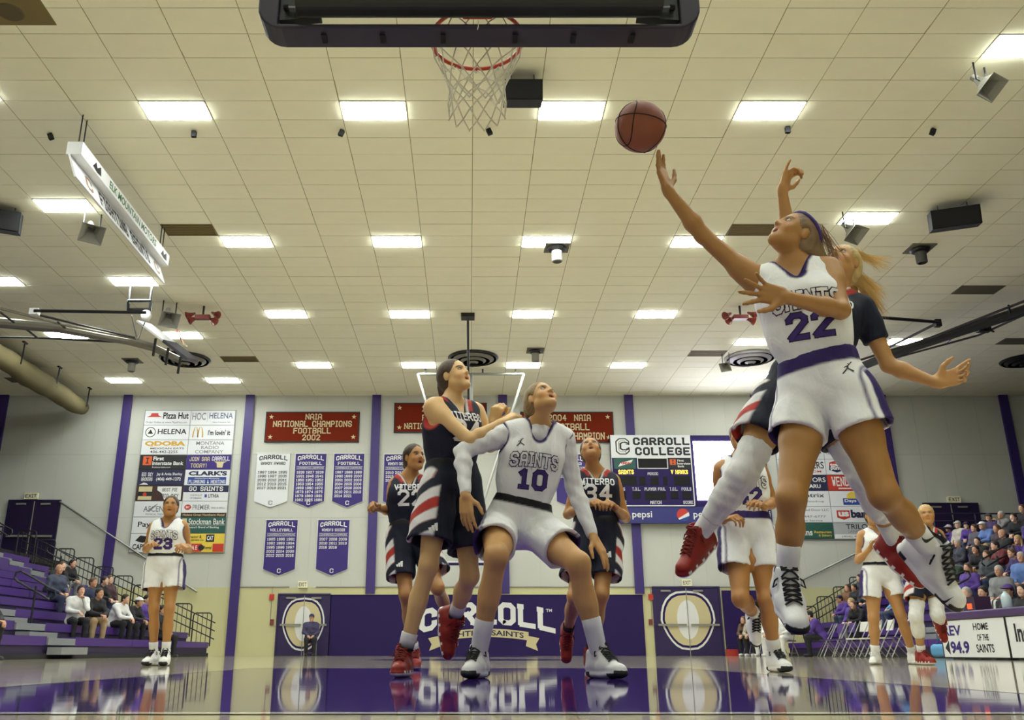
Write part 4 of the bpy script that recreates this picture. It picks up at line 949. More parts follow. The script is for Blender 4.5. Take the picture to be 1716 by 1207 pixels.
for i, (px, py, lab) in enumerate(((85, 229, 'left of the hanging white sign'), (325, 225, 'under the nearest left light'), (572, 223, 'left of the net'), (820, 221, 'under the net'), (1320, 218, 'right of the ball'), (1563, 221, 'at the upper right'))):
    p = at_z(px, py, CEIL - .08); r = empty('ceiling_sensor', p, 'tiny black ceiling sensor ' + lab, 'sensor')
    MB().cbox(p, (.09, .07, .12), Matrix.Rotation(.4 * (i % 3 - 1), 3, 'Y')).build('housing', M_BLACKM, r); MB().tube([p, (p.x, p.y, CEIL)], .012, 6).build('stem', M_BLACK, r)
# brown hatch with round grille, upper left corner
h0 = at_z(95, 41, CEIL); r = empty('ceiling_hatch', (h0.x - 1.2, h0.y - .6, CEIL), 'brown ceiling hatch with a round dark grille in the upper left corner', 'hatch')
MB().box((h0.x - 2.4, h0.y - 1.6, CEIL - .015), (h0.x, h0.y, CEIL - .003)).build('panel', M_VB, r)
c = at_z(17, 19, CEIL); MB().lathe([(.01, -.02), (.19, -.02), (.21, 0)], (c.x, c.y, CEIL - .015), 2, 24).build('round_grille', mat('dark_brown_grille', (86, 76, 50), .7), r)
MB().box((c.x - .75, c.y + .05, CEIL - .03), (c.x - .3, c.y + .22, CEIL - .015)).build('side_grille', mat('dark_brown_grille', (86, 76, 50), .7), r)

# hanging sign ------------------------------------------------------
sx, sy0, sy1 = -7.2, 14.1, 19.0
hs = empty('hanging_sign', (sx, (sy0 + sy1) / 2, 8.4), 'long white hanging sign box with green and black lettering at the upper left', 'sign')
MB().box((sx - .14, sy0, 8.74), (sx + .14, sy1, 9.0)).build('upper_beam', M_WHITE, hs)
tiltv = Vector((.28, 0, .5)).normalized()
MB().add([(sx - .1, sy0, 8.74), (sx - .06, sy0, 8.74), (sx + .11, sy0, 8.28), (sx + .07, sy0, 8.28), (sx - .1, sy1, 8.74), (sx - .06, sy1, 8.74), (sx + .11, sy1, 8.28), (sx + .07, sy1, 8.28)],
         [(0,1,2,3),(7,6,5,4),(0,4,5,1),(1,5,6,2),(2,6,7,3),(3,7,4,0)]).build('lower_panel', M_WHITE, hs)
M_LGREEN = mat('leaf_green_print', (60, 112, 56), .6)
pu = Plane((sx + .14, sy0, 8.74), (0, 1, 0), (0, 0, 1), (1, 0, 0))
put_text(pu, 'lettering', 'ELK MOUNTAIN MOTORS', (1.3, .05, 4.0, .21), M_LGREEN, hs, bold=.02)
for a in (.5, 4.35): put_poly(pu, 'emblem', [(a, .06), (a + .12, .2), (a + .2, .12), (a + .34, .22), (a + .4, .05), (a + .2, .03)], M_INK, hs)
up2 = (Vector((-.06, 0, 8.74)) - Vector((.11, 0, 8.28))).normalized(); n2 = Vector((up2.z, 0, -up2.x))
pl2 = Plane((sx + .11, sy0, 8.28), (0, 1, 0), up2, n2)
put_text(pl2, 'lettering', 'FIGHTING SAINTS', (1.2, .08, 4.0, .42), M_INK, hs, 'block', wd=1.5)
for a in (.55, 4.35): put_text(pl2, 'emblem', 'C', (a, .1, a + .32, .4), mat('dusty_print', (150, 120, 100), .6), hs, 'block', wd=1.3)
for y in (sy0 + .12, sy0 + .3, sy1 - .3, sy1 - .12): MB().tube([(sx, y, 9.0), (sx, y, CEIL)], .012, 6).build('hanging_rod', M_BLACK, hs)

# folded side baskets ----------------------------------------------
def P(px, py, Z=8.35): return at_z(px, py, Z)
lb = empty('side_basket', P(200, 570), 'folded side basketball hoop with long steel mast at the left', 'basketball hoop')
M_MAST = mat('dull_steel_mast', (120, 116, 104), .4, metal=.5, noise=.08)
MB().tube([P(-80, 528), P(0, 541), P(100, 550), P(215, 571), P(255, 582), P(300, 603)], [.14, .14, .13, .12, .11, .1], 10).build('main_mast', M_MAST, lb)
MB().tube([P(-60, 500), P(0, 517), P(110, 545), P(228, 568)], .035, 6).build('upper_rail', M_MAST, lb)
MB().tube([P(-60, 564), P(60, 566), P(210, 574)], .03, 6).build('lower_rail', M_BLACK, lb)
for a, b_ in (((0, 523), (24, 541)), ((38, 547), (62, 566)), ((97, 540), (114, 553))): MB().tube([P(*a), P(*b_)], .028, 6).build('web', M_BLACK, lb)
MB().tube([P(57, 521), P(245, 524)], .04, 6).build('cross_bar', M_BLACK, lb)
MB().cbox(P(58, 523), (.22, .15, .16)).build('joint_cap', M_WHITEP, lb)
MB().tube([P(60, 527), P(226, 566)], .03, 6).build('fold_brace', M_BLACK, lb)
for a, b_ in (((215, 504), (253, 504)), ((215, 519), (253, 519)), ((215, 504), (214, 519)), ((253, 504), (252, 519))): MB().tube([P(*a, 9.2), P(*b_, 9.2)], .045, 6).build('winch_frame', M_BLACK, lb)
for a in (216, 252): MB().tube([P(a, 504, 9.2), P(a, 504, 9.2) + Vector((0, 0, .45))], .03, 6).build('winch_post', M_BLACK, lb)
wp = P(245, 529, 9.0); MB().lathe([(.001, -.16), (.1, -.13), (.15, 0), (.1, .13), (.001, .16)], wp, 2, 14).build('winch_drum', M_WHITEP, lb, smooth=True)
for a, b_ in (((221, 529), (229, 564)), ((243, 540), (232, 568))): MB().tube([P(*a), P(*b_)], .02, 5).build('cable', M_STEEL, lb)
A_, B_ = P(228, 539), P(313, 603, 8.05); dv_ = Vector((0, 1.05, .28)); th = Vector((0.02, 0, .045))
def slab4(a, b_, d, t): return [a, b_, b_ + d, a + d, a + t, b_ + t, b_ + d + t, a + d + t]
BOXF = [(0,3,2,1),(4,5,6,7),(0,1,5,4),(1,2,6,5),(2,3,7,6),(3,0,4,7)]
MB().add(slab4(A_, B_, dv_, th), BOXF).build('backboard', M_WHITE, lb)
mid = A_ + (B_ - A_) * .5
MB().add(slab4(mid + Vector((0, -.04, -.03)), B_ + Vector((0, -.04, -.03)), dv_, th * 1.6), BOXF).build('edge_padding', mat('dark_grey_pad', (50, 50, 58), .6), lb)
for q in (.3, .55, .8): MB().tube([A_ + (B_ - A_) * q + Vector((0, .3, -.03)), A_ + (B_ - A_) * (q + .12) + Vector((-.2, .3, -.4))], .035, 6).build('board_strut', M_BLACK, lb)
rc = P(303, 565, 8.5); RM = Matrix.Rotation(1.1, 3, 'Y')
MB().tube([rc + RM @ Vector((.23 * math.cos(a), .23 * math.sin(a), 0)) for a in np.linspace(0, 2 * math.pi, 25)[:-1]], .014, 6, closed=True).build('rim', M_RIM, lb)
nm = MB()
for k in range(10):
    a = 2 * math.pi * k / 10; nm.tube([rc + RM @ Vector((.23 * math.cos(a), .23 * math.sin(a), 0)), rc + RM @ Vector((.16 * math.cos(a + .3), .16 * math.sin(a + .3), 0)) + Vector((.08, 0, -.12)), rc + Vector((.16 + .05 * math.cos(a), .12 * math.sin(a), -.26))], .006, 4)
nm.build('net', M_CORD, lb)
rbk = empty('side_basket', P(1560, 570), 'folded side basketball hoop with black mast at the right', 'basketball hoop')
def Q(px, py, Z=8.8): return at_z(px, py, Z)
MB().tube([Q(1800, 492), Q(1716, 520), Q(1500, 592), Q(1400, 632)], [.15, .14, .13, .12], 10).build('main_mast', M_BLACK, rbk)
MB().tube([Q(1800, 478), Q(1716, 505), Q(1560, 566), Q(1440, 604)], .035, 6).build('upper_rail', M_BLACK, rbk)
MB().tube([Q(1800, 500), Q(1716, 528), Q(1640, 562), Q(1500, 600)], .03, 6).build('lower_rail', M_BLACK, rbk)
MB().tube([Q(1430, 528), Q(1460, 531), Q(1572, 540)], .045, 6).build('cross_bar', M_BLACK, rbk)
MB().tube([Q(1572, 541), Q(1482, 586)], .035, 6).build('fold_brace', M_BLACK, rbk)
MB().cbox(Q(1571, 542), (.16, .15, .2)).build('joint_cap', M_BLACK, rbk)
for a, b_ in (((1586, 574), (1600, 562)), ((1650, 548), (1665, 556)), ((1690, 512), (1694, 528))): MB().tube([Q(*a), Q(*b_)], .03, 6).build('web', M_BLACK, rbk)
MB().cbox(Q(1648, 553), (.35, .2, .12)).build('clamp', M_BLACK, rbk)

# rolled divider curtain -------------------------------------------
M_CURT = mat('tan_curtain_cloth', (108, 98, 64), .85, noise=.25, nscale=1.5, bump=.4, bscale=8)
cu = empty('rolled_curtain', (-14.8, 29, 8.7), 'rolled tan divider curtain hanging along the ceiling at the far left', 'curtain')
pts = []; rs = []
for k in range(30):
    y = 20.0 + 12.6 * k / 29; pts.append((-14.75 + .02 * math.sin(k * 1.3), y, 8.95 + .02 * math.sin(k * .9))); rs.append((.36 + .02 * math.sin(k * 2.1) + .025 * math.sin(k * .7)) * (1 if k < 27 else 1 - .1 * (k - 26)))
MB().tube(pts, rs, 12).build('roll', M_CURT, cu, smooth=True)
for k in (4, 10, 16, 22, 28): MB().tube([(pts[k][0] + .36, pts[k][1], 8.9), (pts[k][0] + .38, pts[k][1], CEIL)], .025, 5).tube([(pts[k][0] + .38, pts[k][1] - .12, CEIL - .01), (pts[k][0] + .38, pts[k][1] + .12, CEIL - .01)], .05, 5).build('hanger', M_BLACK, cu)
# ================================================================== BLEACHERS
M_SEAT = mat('purple_bench_plastic', (74, 44, 122), .38, noise=.05)
M_SEATD = mat('dark_purple_riser', (46, 32, 70), .6, noise=.08)
M_STEP = mat('grey_step', (136, 138, 140), .5, noise=.06)
M_DARKW = mat('dark_understructure', (30, 27, 30), .8)
NR, S0 = 10, .42
GEO = {-1: (8.2, .67, .29), 1: (11.0, .62, .335)}            # front of the first bench and depth of a row, left and right side
def bleacher(sg, y0, y1, aisles, label):
    F0, RUN, RISE = GEO[sg]
    r = empty('bleacher', (sg * (F0 + 3), (y0 + y1) / 2, 0), label, 'bleacher')
    for k in range(NR):
        xf = F0 + RUN * k; zt = S0 + RISE * k
        al = [a for a in aisles if k >= a[2]]
        ys = [y0]
        for a in al: ys += [a[0], a[1]]
        ys.append(y1); segs = [(ys[i], ys[i + 1]) for i in range(0, len(ys), 2)]
        for (a, b_) in segs:
            n = max(1, int(round((b_ - a) / 3.0)))
            for i in range(n):
                c, d = a + (b_ - a) * i / n + .01, a + (b_ - a) * (i + 1) / n - .01
                lo, hi = sorted((sg * xf, sg * (xf + .30)))
                MB().prism([(lo, zt - .17), (hi, zt - .17), (hi, zt), (lo, zt)] if True else [], 1, c, d).build('bench', M_SEAT, r)
        lo, hi = sorted((sg * (xf + .04), sg * (xf + .10)))
        MB().box((lo, y0, max(0, zt - .46)), (hi, y1, zt - .17)).build('riser', M_SEATD, r)
        lo, hi = sorted((sg * (xf + .30), sg * (xf + RUN + .1)))
        MB().box((lo, y0, zt - .19), (hi, y1, zt - .13)).build('footboard', M_STEP, r)
        for (a, b_, kk) in al:
            lo, hi = sorted((sg * (xf - .02), sg * (xf + .32)))
            MB().box((lo, a + .03, zt - .16), (hi, b_ - .03, zt - .03)).build('aisle_step', M_STEP, r)
            lo, hi = sorted((sg * (xf - .30), sg * (xf - .02)))
            MB().box((lo, a + .03, max(.0, zt - .34)), (hi, b_ - .03, max(.08, zt - .20))).build('half_step', M_STEP, r)
    lo, hi = sorted((sg * (F0 + RUN * NR), sg * (RX - .05)))
    MB().box((lo, y0, S0 + RISE * NR - .25), (hi, WALLY - .15, S0 + RISE * NR - .05)).build('upper_deck', M_DARKW, r)
    lo, hi = sorted((sg * (F0 + .5), sg * (RX - .1)))
    MB().add([(sg * (F0 + .2), y1 - .06, 0), (sg * (F0 + RUN * NR), y1 - .06, S0 + RISE * NR - .5), (sg * (RX - .1), y1 - .06, S0 + RISE * NR - .3), (sg * (RX - .1), y1 - .06, 0),
              (sg * (F0 + .2), y1 - .02, 0), (sg * (F0 + RUN * NR), y1 - .02, S0 + RISE * NR - .5), (sg * (RX - .1), y1 - .02, S0 + RISE * NR - .3), (sg * (RX - .1), y1 - .02, 0)], BOXF).build('end_panel', M_DARKW, r)
    lo, hi = sorted((sg * (F0 - .02), sg * (F0 + .25)))
    MB().box((lo, y0, .0), (hi, y1, .1)).build('kick_board', M_DARKW, r)
    return r
bleacher(-1, 11.0, 29.2, [(18.0, 19.3, 0), (26.6, 27.5, 5)], 'purple bench bleachers with grey aisle steps along the left side')
bleacher(1, 12.5, 32.0, [(22.4, 23.5, 1)], 'purple bench bleachers full of spectators along the right side')

# guard rails down the ends of the bleachers
def guard(sg, y, rows, label):
    F0, RUN, RISE = GEO[sg]
    r = empty('guard_rail', (sg * (F0 + 3), y, 0), label, 'railing')
    for k in rows:
        xa, xb = F0 + RUN * k + .05, F0 + RUN * (k + 1) - .03; z0 = S0 + RISE * k - .12; z1 = z0 + 1.02
        rr = .09
        pts = [(sg * xa, y, z0), (sg * xa, y, z1 - rr), (sg * (xa + rr * .3), y, z1 - rr * .3), (sg * (xa + rr), y, z1), (sg * (xb - rr), y, z1), (sg * (xb - rr * .3), y, z1 - rr * .3), (sg * xb, y, z1 - rr), (sg * xb, y, z0)]
        p_ = MB().tube(pts, .022, 6).build('rail_hoop', M_BLACK, r)
        for q in (.25, .5, .75):
            x = xa + (xb - xa) * q; MB().tube([(sg * x, y, z0 + .05), (sg * x, y, z1)], .011, 5).build('baluster', M_BLACK, p_)
        MB().tube([(sg * xa, y, z0 + .08), (sg * xb, y, z0 + .08)], .014, 5).build('lower_bar', M_BLACK, p_)
    k0, k1 = rows[0], rows[-1] + 1
    for dz in (.35, .6, .85):
        MB().tube([(sg * (F0 + RUN * k0), y + .3, S0 + RISE * k0 + dz - .25), (sg * (F0 + RUN * k1), y + .3, S0 + RISE * k1 + dz - .25)], .02, 6).build('sloping_rail', M_BLACK, r)
guard(-1, 29.5, list(range(0, 10)), 'black stepped guard rail at the far end of the left bleachers')
guard(1, 32.3, list(range(1, 10)), 'black stepped guard rail at the far end of the right bleachers')
def wall_rail(a, b_, label):
    p, q = at(*a, WALLY - .12), at(*b_, WALLY - .12); r = empty('wall_handrail', q, label, 'handrail')
    MB().tube([p, q], .035, 8).build('rail', M_STEEL, r)
    for t in (.05, .35, .65, .95):
        m_ = p.lerp(q, t); MB().tube([m_, m_ + Vector((0, .11, -.05))], .015, 5).build('bracket', M_STEEL, r)
wall_rail((100, 841), (330, 992), 'pale sloping handrail on the far wall above the left stairs'); wall_rail((1322, 983), (1480, 905), 'pale sloping handrail on the far wall above the right stairs')
# deck railings at the top
for sg, xs, lab in ((-1, (16.2, 23.5), 'purple horizontal railing on the upper deck by the left door'), (1, (16.2, 23.5), 'purple horizontal railing on the upper deck behind the right crowd')):
    zt = S0 + GEO[sg][2] * NR - .05; y = 31.0
    r = empty('deck_railing', (sg * 20, y, zt), lab, 'railing')
    for dz in (.25, .5, .75, 1.0): MB().tube([(sg * xs[0], y, zt + dz), (sg * xs[1], y, zt + dz)], .03, 6).build('rail', M_SEATD, r)
    for x in np.linspace(xs[0], xs[1], 6): MB().tube([(sg * x, y, zt), (sg * x, y, zt + 1.0)], .03, 6).build('post', M_SEATD, r)
# aisle handrails
def aisle_rail(sg, y, k, label):
    F0, RUN, RISE = GEO[sg]
    x = F0 + RUN * k; z = S0 + RISE * k - .1
    r = empty('aisle_handrail', (sg * x, y, z - .2), label, 'handrail')
    MB().tube([(sg * x, y, z - .3), (sg * x, y, z + .8)], .022, 6).build('post', M_BLACK, r)
    a = [(-.35, .55), (-.42, .62), (-.40, .72), (-.3, .76), (.1, .98), (.35, 1.1), (.45, 1.08), (.47, .98), (.4, .9), (0, .7), (-.3, .54)]
    MB().tube([(sg * (x + u), y, z + v) for u, v in a], .022, 6).build('loop', M_BLACK, r)
aisle_rail(-1, 18.65, 1, 'black looped aisle handrail low on the left bleachers'); aisle_rail(-1, 18.65, 3, 'black looped aisle handrail cut by the left edge')
aisle_rail(-1, 27.0, 6, 'black looped aisle handrail high on the left bleachers beside the spectators'); aisle_rail(-1, 27.0, 9, 'black looped aisle handrail at the top of the left bleachers')
aisle_rail(1, 23.0, 2, 'black looped aisle handrail among the right crowd, lower one'); aisle_rail(1, 23.0, 4, 'black looped aisle handrail among the right crowd, upper one')

# ================================================================== SCORER'S TABLE
TXF = 9.05
st = empty('scorers_table', (TXF + .4, 15, 0), 'long scorers table with white advertising panels and a purple padded top', 'table')
ys = [11.6, 13.55, 15.55, 17.75]
MB().box((TXF + .03, ys[0], 0.02), (TXF + .75, ys[-1], .72)).build('body', M_SEATD, st)
MB().rbox((TXF - .03, ys[0] - .02, .70), (TXF + .80, ys[-1] + .03, .84), .03, axis=1).build('padded_top', mat('table_pad_vinyl', (70, 46, 96), .5), st)
tp = []
for a, b_ in zip(ys[:-1], ys[1:]):
    tp.append(MB().box((TXF, a + .015, .03), (TXF + .03, b_ - .015, .70)).build('advert_panel', M_WHITE, st))
    for (u, v, w_, h_) in ((a + .01, .02, b_ - .01, .04), (a + .01, .69, b_ - .01, .705), (a + .005, .02, a + .025, .7), (b_ - .025, .02, b_ - .005, .7)): MB().box((TXF - .008, u, v), (TXF + .02, w_, h_)).build('panel_rail', M_BLACK, st)
def face(a, b_): return Plane((TXF, b_, 0), (0, -1, 0), (0, 0, 1), (-1, 0, 0))
p3 = face(ys[2], ys[3]); W_ = ys[3] - ys[2]
for t, rc_ in (('HOME', (1.18, .50, 1.66, .62)), ('OF THE', (1.26, .32, 1.62, .43)), ('SAINTS', (1.18, .12, 1.74, .26))): put_text(p3, 'lettering', t, rc_, M_INK, tp[2], bold=.02)
put_text(p3, 'lettering', 'REV', (.12, .42, .75, .6), M_PURPP, tp[2], bold=.03); put_text(p3, 'lettering', '94.9', (.3, .1, .95, .32), M_PURPP, tp[2], bold=.04); put_poly(p3, 'print', [(.1, .2), (.26, .34), (.26, .08)], M_INK, tp[2])
p2 = face(ys[1], ys[2]); put_text(p2, 'lettering', 'Independent', (.22, .2, 1.85, .58), M_INK, tp[1], bold=.03)

# ================================================================== FOLDING CHAIRS
M_CHW = mat('white_chair_plastic', (214, 212, 204), .5, noise=.04); M_CHP = mat('purple_chair_vinyl', (76, 50, 120), .5)
def chair_proto(m):
    r = empty('folding_chair', (0, 0, 0), 'x', 'chair')
    MB().rbox((-.22, -.2, .43), (.22, .2, .46), .05, axis=2).build('seat', m, r)
    MB().add([(-.2, .2, .62), (.2, .2, .62), (.2, .27, .86), (-.2, .27, .86), (-.2, .22, .62), (.2, .22, .62), (.2, .29, .86), (-.2, .29, .86)], BOXF).build('backrest', m, r)
    for s in (-.21, .21):
        MB().tube([(s, -.24, .012), (s, .0, .44), (s, .27, .88)], .013, 6).build('leg', M_STEEL, r)
        MB().tube([(s * .93, .26, .012), (s * .93, -.05, .43)], .013, 6).build('leg', M_STEEL, r)
    MB().tube([(-.2, .2, .1), (.2, .2, .1)], .01, 6).build('stretcher', M_STEEL, r)
    return r
def copy_tree(o, parent=None):
    c = o.copy(); COL.objects.link(c); c.parent = parent
    for ch in o.children: copy_tree(ch, c)
    return c
CH = []
protoW = chair_proto(M_CHW); protoP = chair_proto(M_CHP)
spots = [(9.8, 23.4, 'W'), (9.82, 22.7, 'W'), (9.8, 22.0, 'W'), (9.8, 24.2, 'P'), (9.85, 25.0, 'P'), (9.8, 21.2, 'P')]
txt = ['white folding chair nearest the white player wearing 4', 'white folding chair in the middle of the empty courtside row', 'white folding chair farther along beside the purple ones', 'empty purple folding chair beside the white chairs', 'empty purple folding chair next to the seated coach', 'empty purple folding chair closest to the scorers table']
txt = ['white folding chair in the middle of the empty courtside row', 'second white courtside folding chair, nearer the scorers table', 'white courtside folding chair next to the nearest purple one', 'purple courtside folding chair beside the white chairs, away from the table', 'purple courtside folding chair next to the seated coach', 'purple courtside folding chair closest to the scorers table']
first = {'W': protoW, 'P': protoP}; used = set()
for (x, y, k), t in zip(spots, txt):
    o = first[k] if k not in used else copy_tree(first[k]); used.add(k)
    o.location = (x, y, 0); o.rotation_euler = (0, 0, -math.pi / 2 + random.uniform(-.2, .2)); o['label'] = t; o['group'] = 'courtside folding chairs'
# ================================================================== BODY MODELLING: blended solids turned into one skin
def nrm(v):
    v = Vector(v); return v.normalized() if v.length > 1e-9 else Vector((0, 0, 1))
class Cone:
    """tapered capsule a->b; flat=(direction, factor>1) thins it along a direction"""
    def __init__(s, a, b, ra, rb, flat=None, k=.02):
        s.a, s.b, s.ra, s.rb, s.k = np.array(a, float), np.array(b, float), ra, rb, k
        s.flat = None if flat is None else (np.array(nrm(flat[0]), float), flat[1])
    def bounds(s):
        r = max(s.ra, s.rb); return np.minimum(s.a, s.b) - r, np.maximum(s.a, s.b) + r
    def ev(s, X, Y, Z):
        px, py, pz = X - s.a[0], Y - s.a[1], Z - s.a[2]; ab = s.b - s.a
        if s.flat is not None:
            d, f = s.flat; c = (px * d[0] + py * d[1] + pz * d[2]) * (f - 1)
            px, py, pz = px + d[0] * c, py + d[1] * c, pz + d[2] * c; ab = ab + d * (ab @ d) * (f - 1)
        L = ab @ ab
        t = np.clip((px * ab[0] + py * ab[1] + pz * ab[2]) / L, 0, 1) if L > 1e-12 else 0.0
        return np.sqrt((px - ab[0] * t) ** 2 + (py - ab[1] * t) ** 2 + (pz - ab[2] * t) ** 2) - (s.ra + (s.rb - s.ra) * t)
class Ell:
    """ellipsoid with axes as matrix columns"""
    def __init__(s, c, r, M=None, k=.015):
        s.c, s.r, s.k = np.array(c, float), np.array(r, float), k
        s.M = np.eye(3) if M is None else np.array(M, float)
    def bounds(s):
        e = np.sqrt(((s.M * s.r) ** 2).sum(1)); return s.c - e, s.c + e
    def ev(s, X, Y, Z):
        p = [X - s.c[0], Y - s.c[1], Z - s.c[2]]
        q = [(p[0] * s.M[0, i] + p[1] * s.M[1, i] + p[2] * s.M[2, i]) / s.r[i] for i in range(3)]
        l = np.sqrt(q[0] ** 2 + q[1] ** 2 + q[2] ** 2); return (l - 1) * s.r.min() * (.5 + .5 * s.r.max() / s.r.min()) if False else (l - 1) * float(np.mean(s.r))
class Half:
    """keeps the side the normal points away from"""
    def __init__(s, p, n): s.p, s.n = np.array(p, float), np.array(nrm(n), float)
    def ev(s, X, Y, Z): return (X - s.p[0]) * s.n[0] + (Y - s.p[1]) * s.n[1] + (Z - s.p[2]) * s.n[2]
class Field:
    def __init__(s, prims, res, pad=.03, extra=None):
        lo = np.min([p.bounds()[0] for p in prims], axis=0) - pad; hi = np.max([p.bounds()[1] for p in prims], axis=0) + pad
        s.lo, s.res = lo, res; s.n = np.ceil((hi - lo) / res).astype(int) + 1
        s.a = np.full(s.n, .3, dtype=np.float32); s.ax = [(lo[i] + res * np.arange(s.n[i])) for i in range(3)]
        for p in prims: s.op(p, 'u')
    def blk(s, lo, hi, m):
        i0 = np.maximum(0, np.floor((lo - m - s.lo) / s.res).astype(int)); i1 = np.minimum(s.n, np.ceil((hi + m - s.lo) / s.res).astype(int) + 1)
        sl = tuple(slice(a, max(a, b)) for a, b in zip(i0, i1))
        return sl, (s.ax[0][sl[0]][:, None, None], s.ax[1][sl[1]][None, :, None], s.ax[2][sl[2]][None, None, :])
    def op(s, p, mode, k=None):
        k = p.k if k is None else k
        lo, hi = p.bounds(); sl, c = s.blk(lo, hi, k * 1.5 + .02); A = s.a[sl]
        if A.size == 0: return s
        d = p.ev(*c).astype(np.float32)
        if mode == 'u': h = np.clip(.5 + .5 * (d - A) / k, 0, 1); s.a[sl] = d + (A - d) * h - k * h * (1 - h)
        else: d = -d; h = np.clip(.5 - .5 * (d - A) / k, 0, 1); s.a[sl] = d + (A - d) * h + k * h * (1 - h)
        return s
    def cut(s, half, k=.004):
        d = half.ev(s.ax[0][:, None, None], s.ax[1][None, :, None], s.ax[2][None, None, :]).astype(np.float32)
        s.a = np.maximum(s.a, d); return s
    def wrinkle(s, amp, f, seed=0):
        X, Y, Z = s.ax[0][:, None, None], s.ax[1][None, :, None], s.ax[2][None, None, :]
        w = np.sin(f * (X * 1.3 + .7 * Z) + seed) * np.sin(f * (.5 * Y - .9 * Z + .4 * X) + 1.7 * seed) + .6 * np.sin(f * 1.9 * (Z * .5 + X * .8 + Y * .3) + seed * 2.3) * np.sin(f * 1.4 * (X - .4 * Z + Y) + seed)
        s.a = s.a + (amp * w).astype(np.float32); return s
    def mesh(s):
        a = s.a; S = a < 0
        c = np.zeros(tuple(s.n - 1), dtype=np.int8)
        for i in (0, 1):
            for j in (0, 1):
                for k in (0, 1): c += S[i:s.n[0] - 1 + i, j:s.n[1] - 1 + j, k:s.n[2] - 1 + k]
        act = (c > 0) & (c < 8); idx = np.argwhere(act)
        num = np.full(act.shape, -1, dtype=np.int32); num[act] = np.arange(len(idx))
        corners = [(i, j, k) for i in (0, 1) for j in (0, 1) for k in (0, 1)]
        V = {q: a[idx[:, 0] + q[0], idx[:, 1] + q[1], idx[:, 2] + q[2]] for q in corners}
        P = np.zeros((len(idx), 3)); C = np.zeros(len(idx))
        for q in corners:
            for ax in range(3):
                if q[ax]: continue
                r = list(q); r[ax] = 1; r = tuple(r); v0, v1 = V[q], V[r]; m = (v0 < 0) != (v1 < 0)
                t = np.where(m, v0 / np.where(m, v0 - v1, 1), 0)
                for d in range(3): P[:, d] += np.where(m, q[d] + (t if d == ax else 0), 0)
                C += m
        P = (idx + P / C[:, None]) * s.res + s.lo
        F = []
        for ax in range(3):
            o = [i for i in range(3) if i != ax]
            sa = [slice(None)] * 3; sb = [slice(None)] * 3; sa[ax] = slice(0, -1); sb[ax] = slice(1, None)
            e = S[tuple(sa)] != S[tuple(sb)]; e = np.argwhere(e)
            e = e[(e[:, o[0]] > 0) & (e[:, o[1]] > 0) & (e[:, o[0]] < s.n[o[0]] - 1) & (e[:, o[1]] < s.n[o[1]] - 1)]
            ins = S[e[:, 0], e[:, 1], e[:, 2]]; q = []
            for (u, v) in ((1, 1), (0, 1), (0, 0), (1, 0)):
                f = e.copy(); f[:, o[0]] -= u; f[:, o[1]] -= v; q.append(num[f[:, 0], f[:, 1], f[:, 2]])
            q = np.stack(q, 1)
            flip = ins if ax != 1 else ~ins
            q[~flip] = q[~flip][:, ::-1]
            F.append(q)
        F = np.concatenate(F); F = F[(F >= 0).all(1)]
        return P, F
def sdf_obj(name, field, m, parent, color=None):
    P, F = field.mesh(); o = mobj(name, P, F, m, parent, smooth=True)
    if color is not None:
        c = np.ones((len(P), 4), dtype=np.float32); c[:, :3] = color(P) if callable(color) else color
        at_ = o.data.attributes.new('Col', 'FLOAT_COLOR', 'POINT'); at_.data.foreach_set('color', c.ravel())
    return o
def evp(prim, P): return prim.ev(P[:, 0], P[:, 1], P[:, 2])
def paint(P, base, layers):
    """layers: (mask, colour); a bool mask is crisp, a float mask is a signed distance in metres, softened over a centimetre"""
    c = np.tile(np.array(base, dtype=np.float32), (len(P), 1))
    for mk, col in layers:
        mk = np.asarray(mk); a = mk.astype(np.float32) if mk.dtype == bool else np.clip(.5 + mk / .010, 0, 1).astype(np.float32)
        c = c + (np.array(col, dtype=np.float32)[None, :] - c) * a[:, None]
    return c

M_SKIN = vmat('skin', .46, .05, 260, spec=.45)
M_CLOTH = vmat('jersey_cloth', .75, .10, 420, wave=.16)
M_HAIR = vmat('hair', .5, .35, 120)
M_SHOE = vmat('shoe_knit', .5, .1, 300)
M_SOCK = vmat('sock_rib', .85, .3, 500)
M_LACE = mat('black_lace', (20, 19, 22), .8); M_LACEW = mat('white_lace', (225, 222, 215), .8)
PURPLE = srgb(46, 29, 92); NAVY = srgb(14, 17, 38); WHT = srgb(242, 241, 240); RED = srgb(172, 42, 30); BLK = srgb(20, 19, 23)

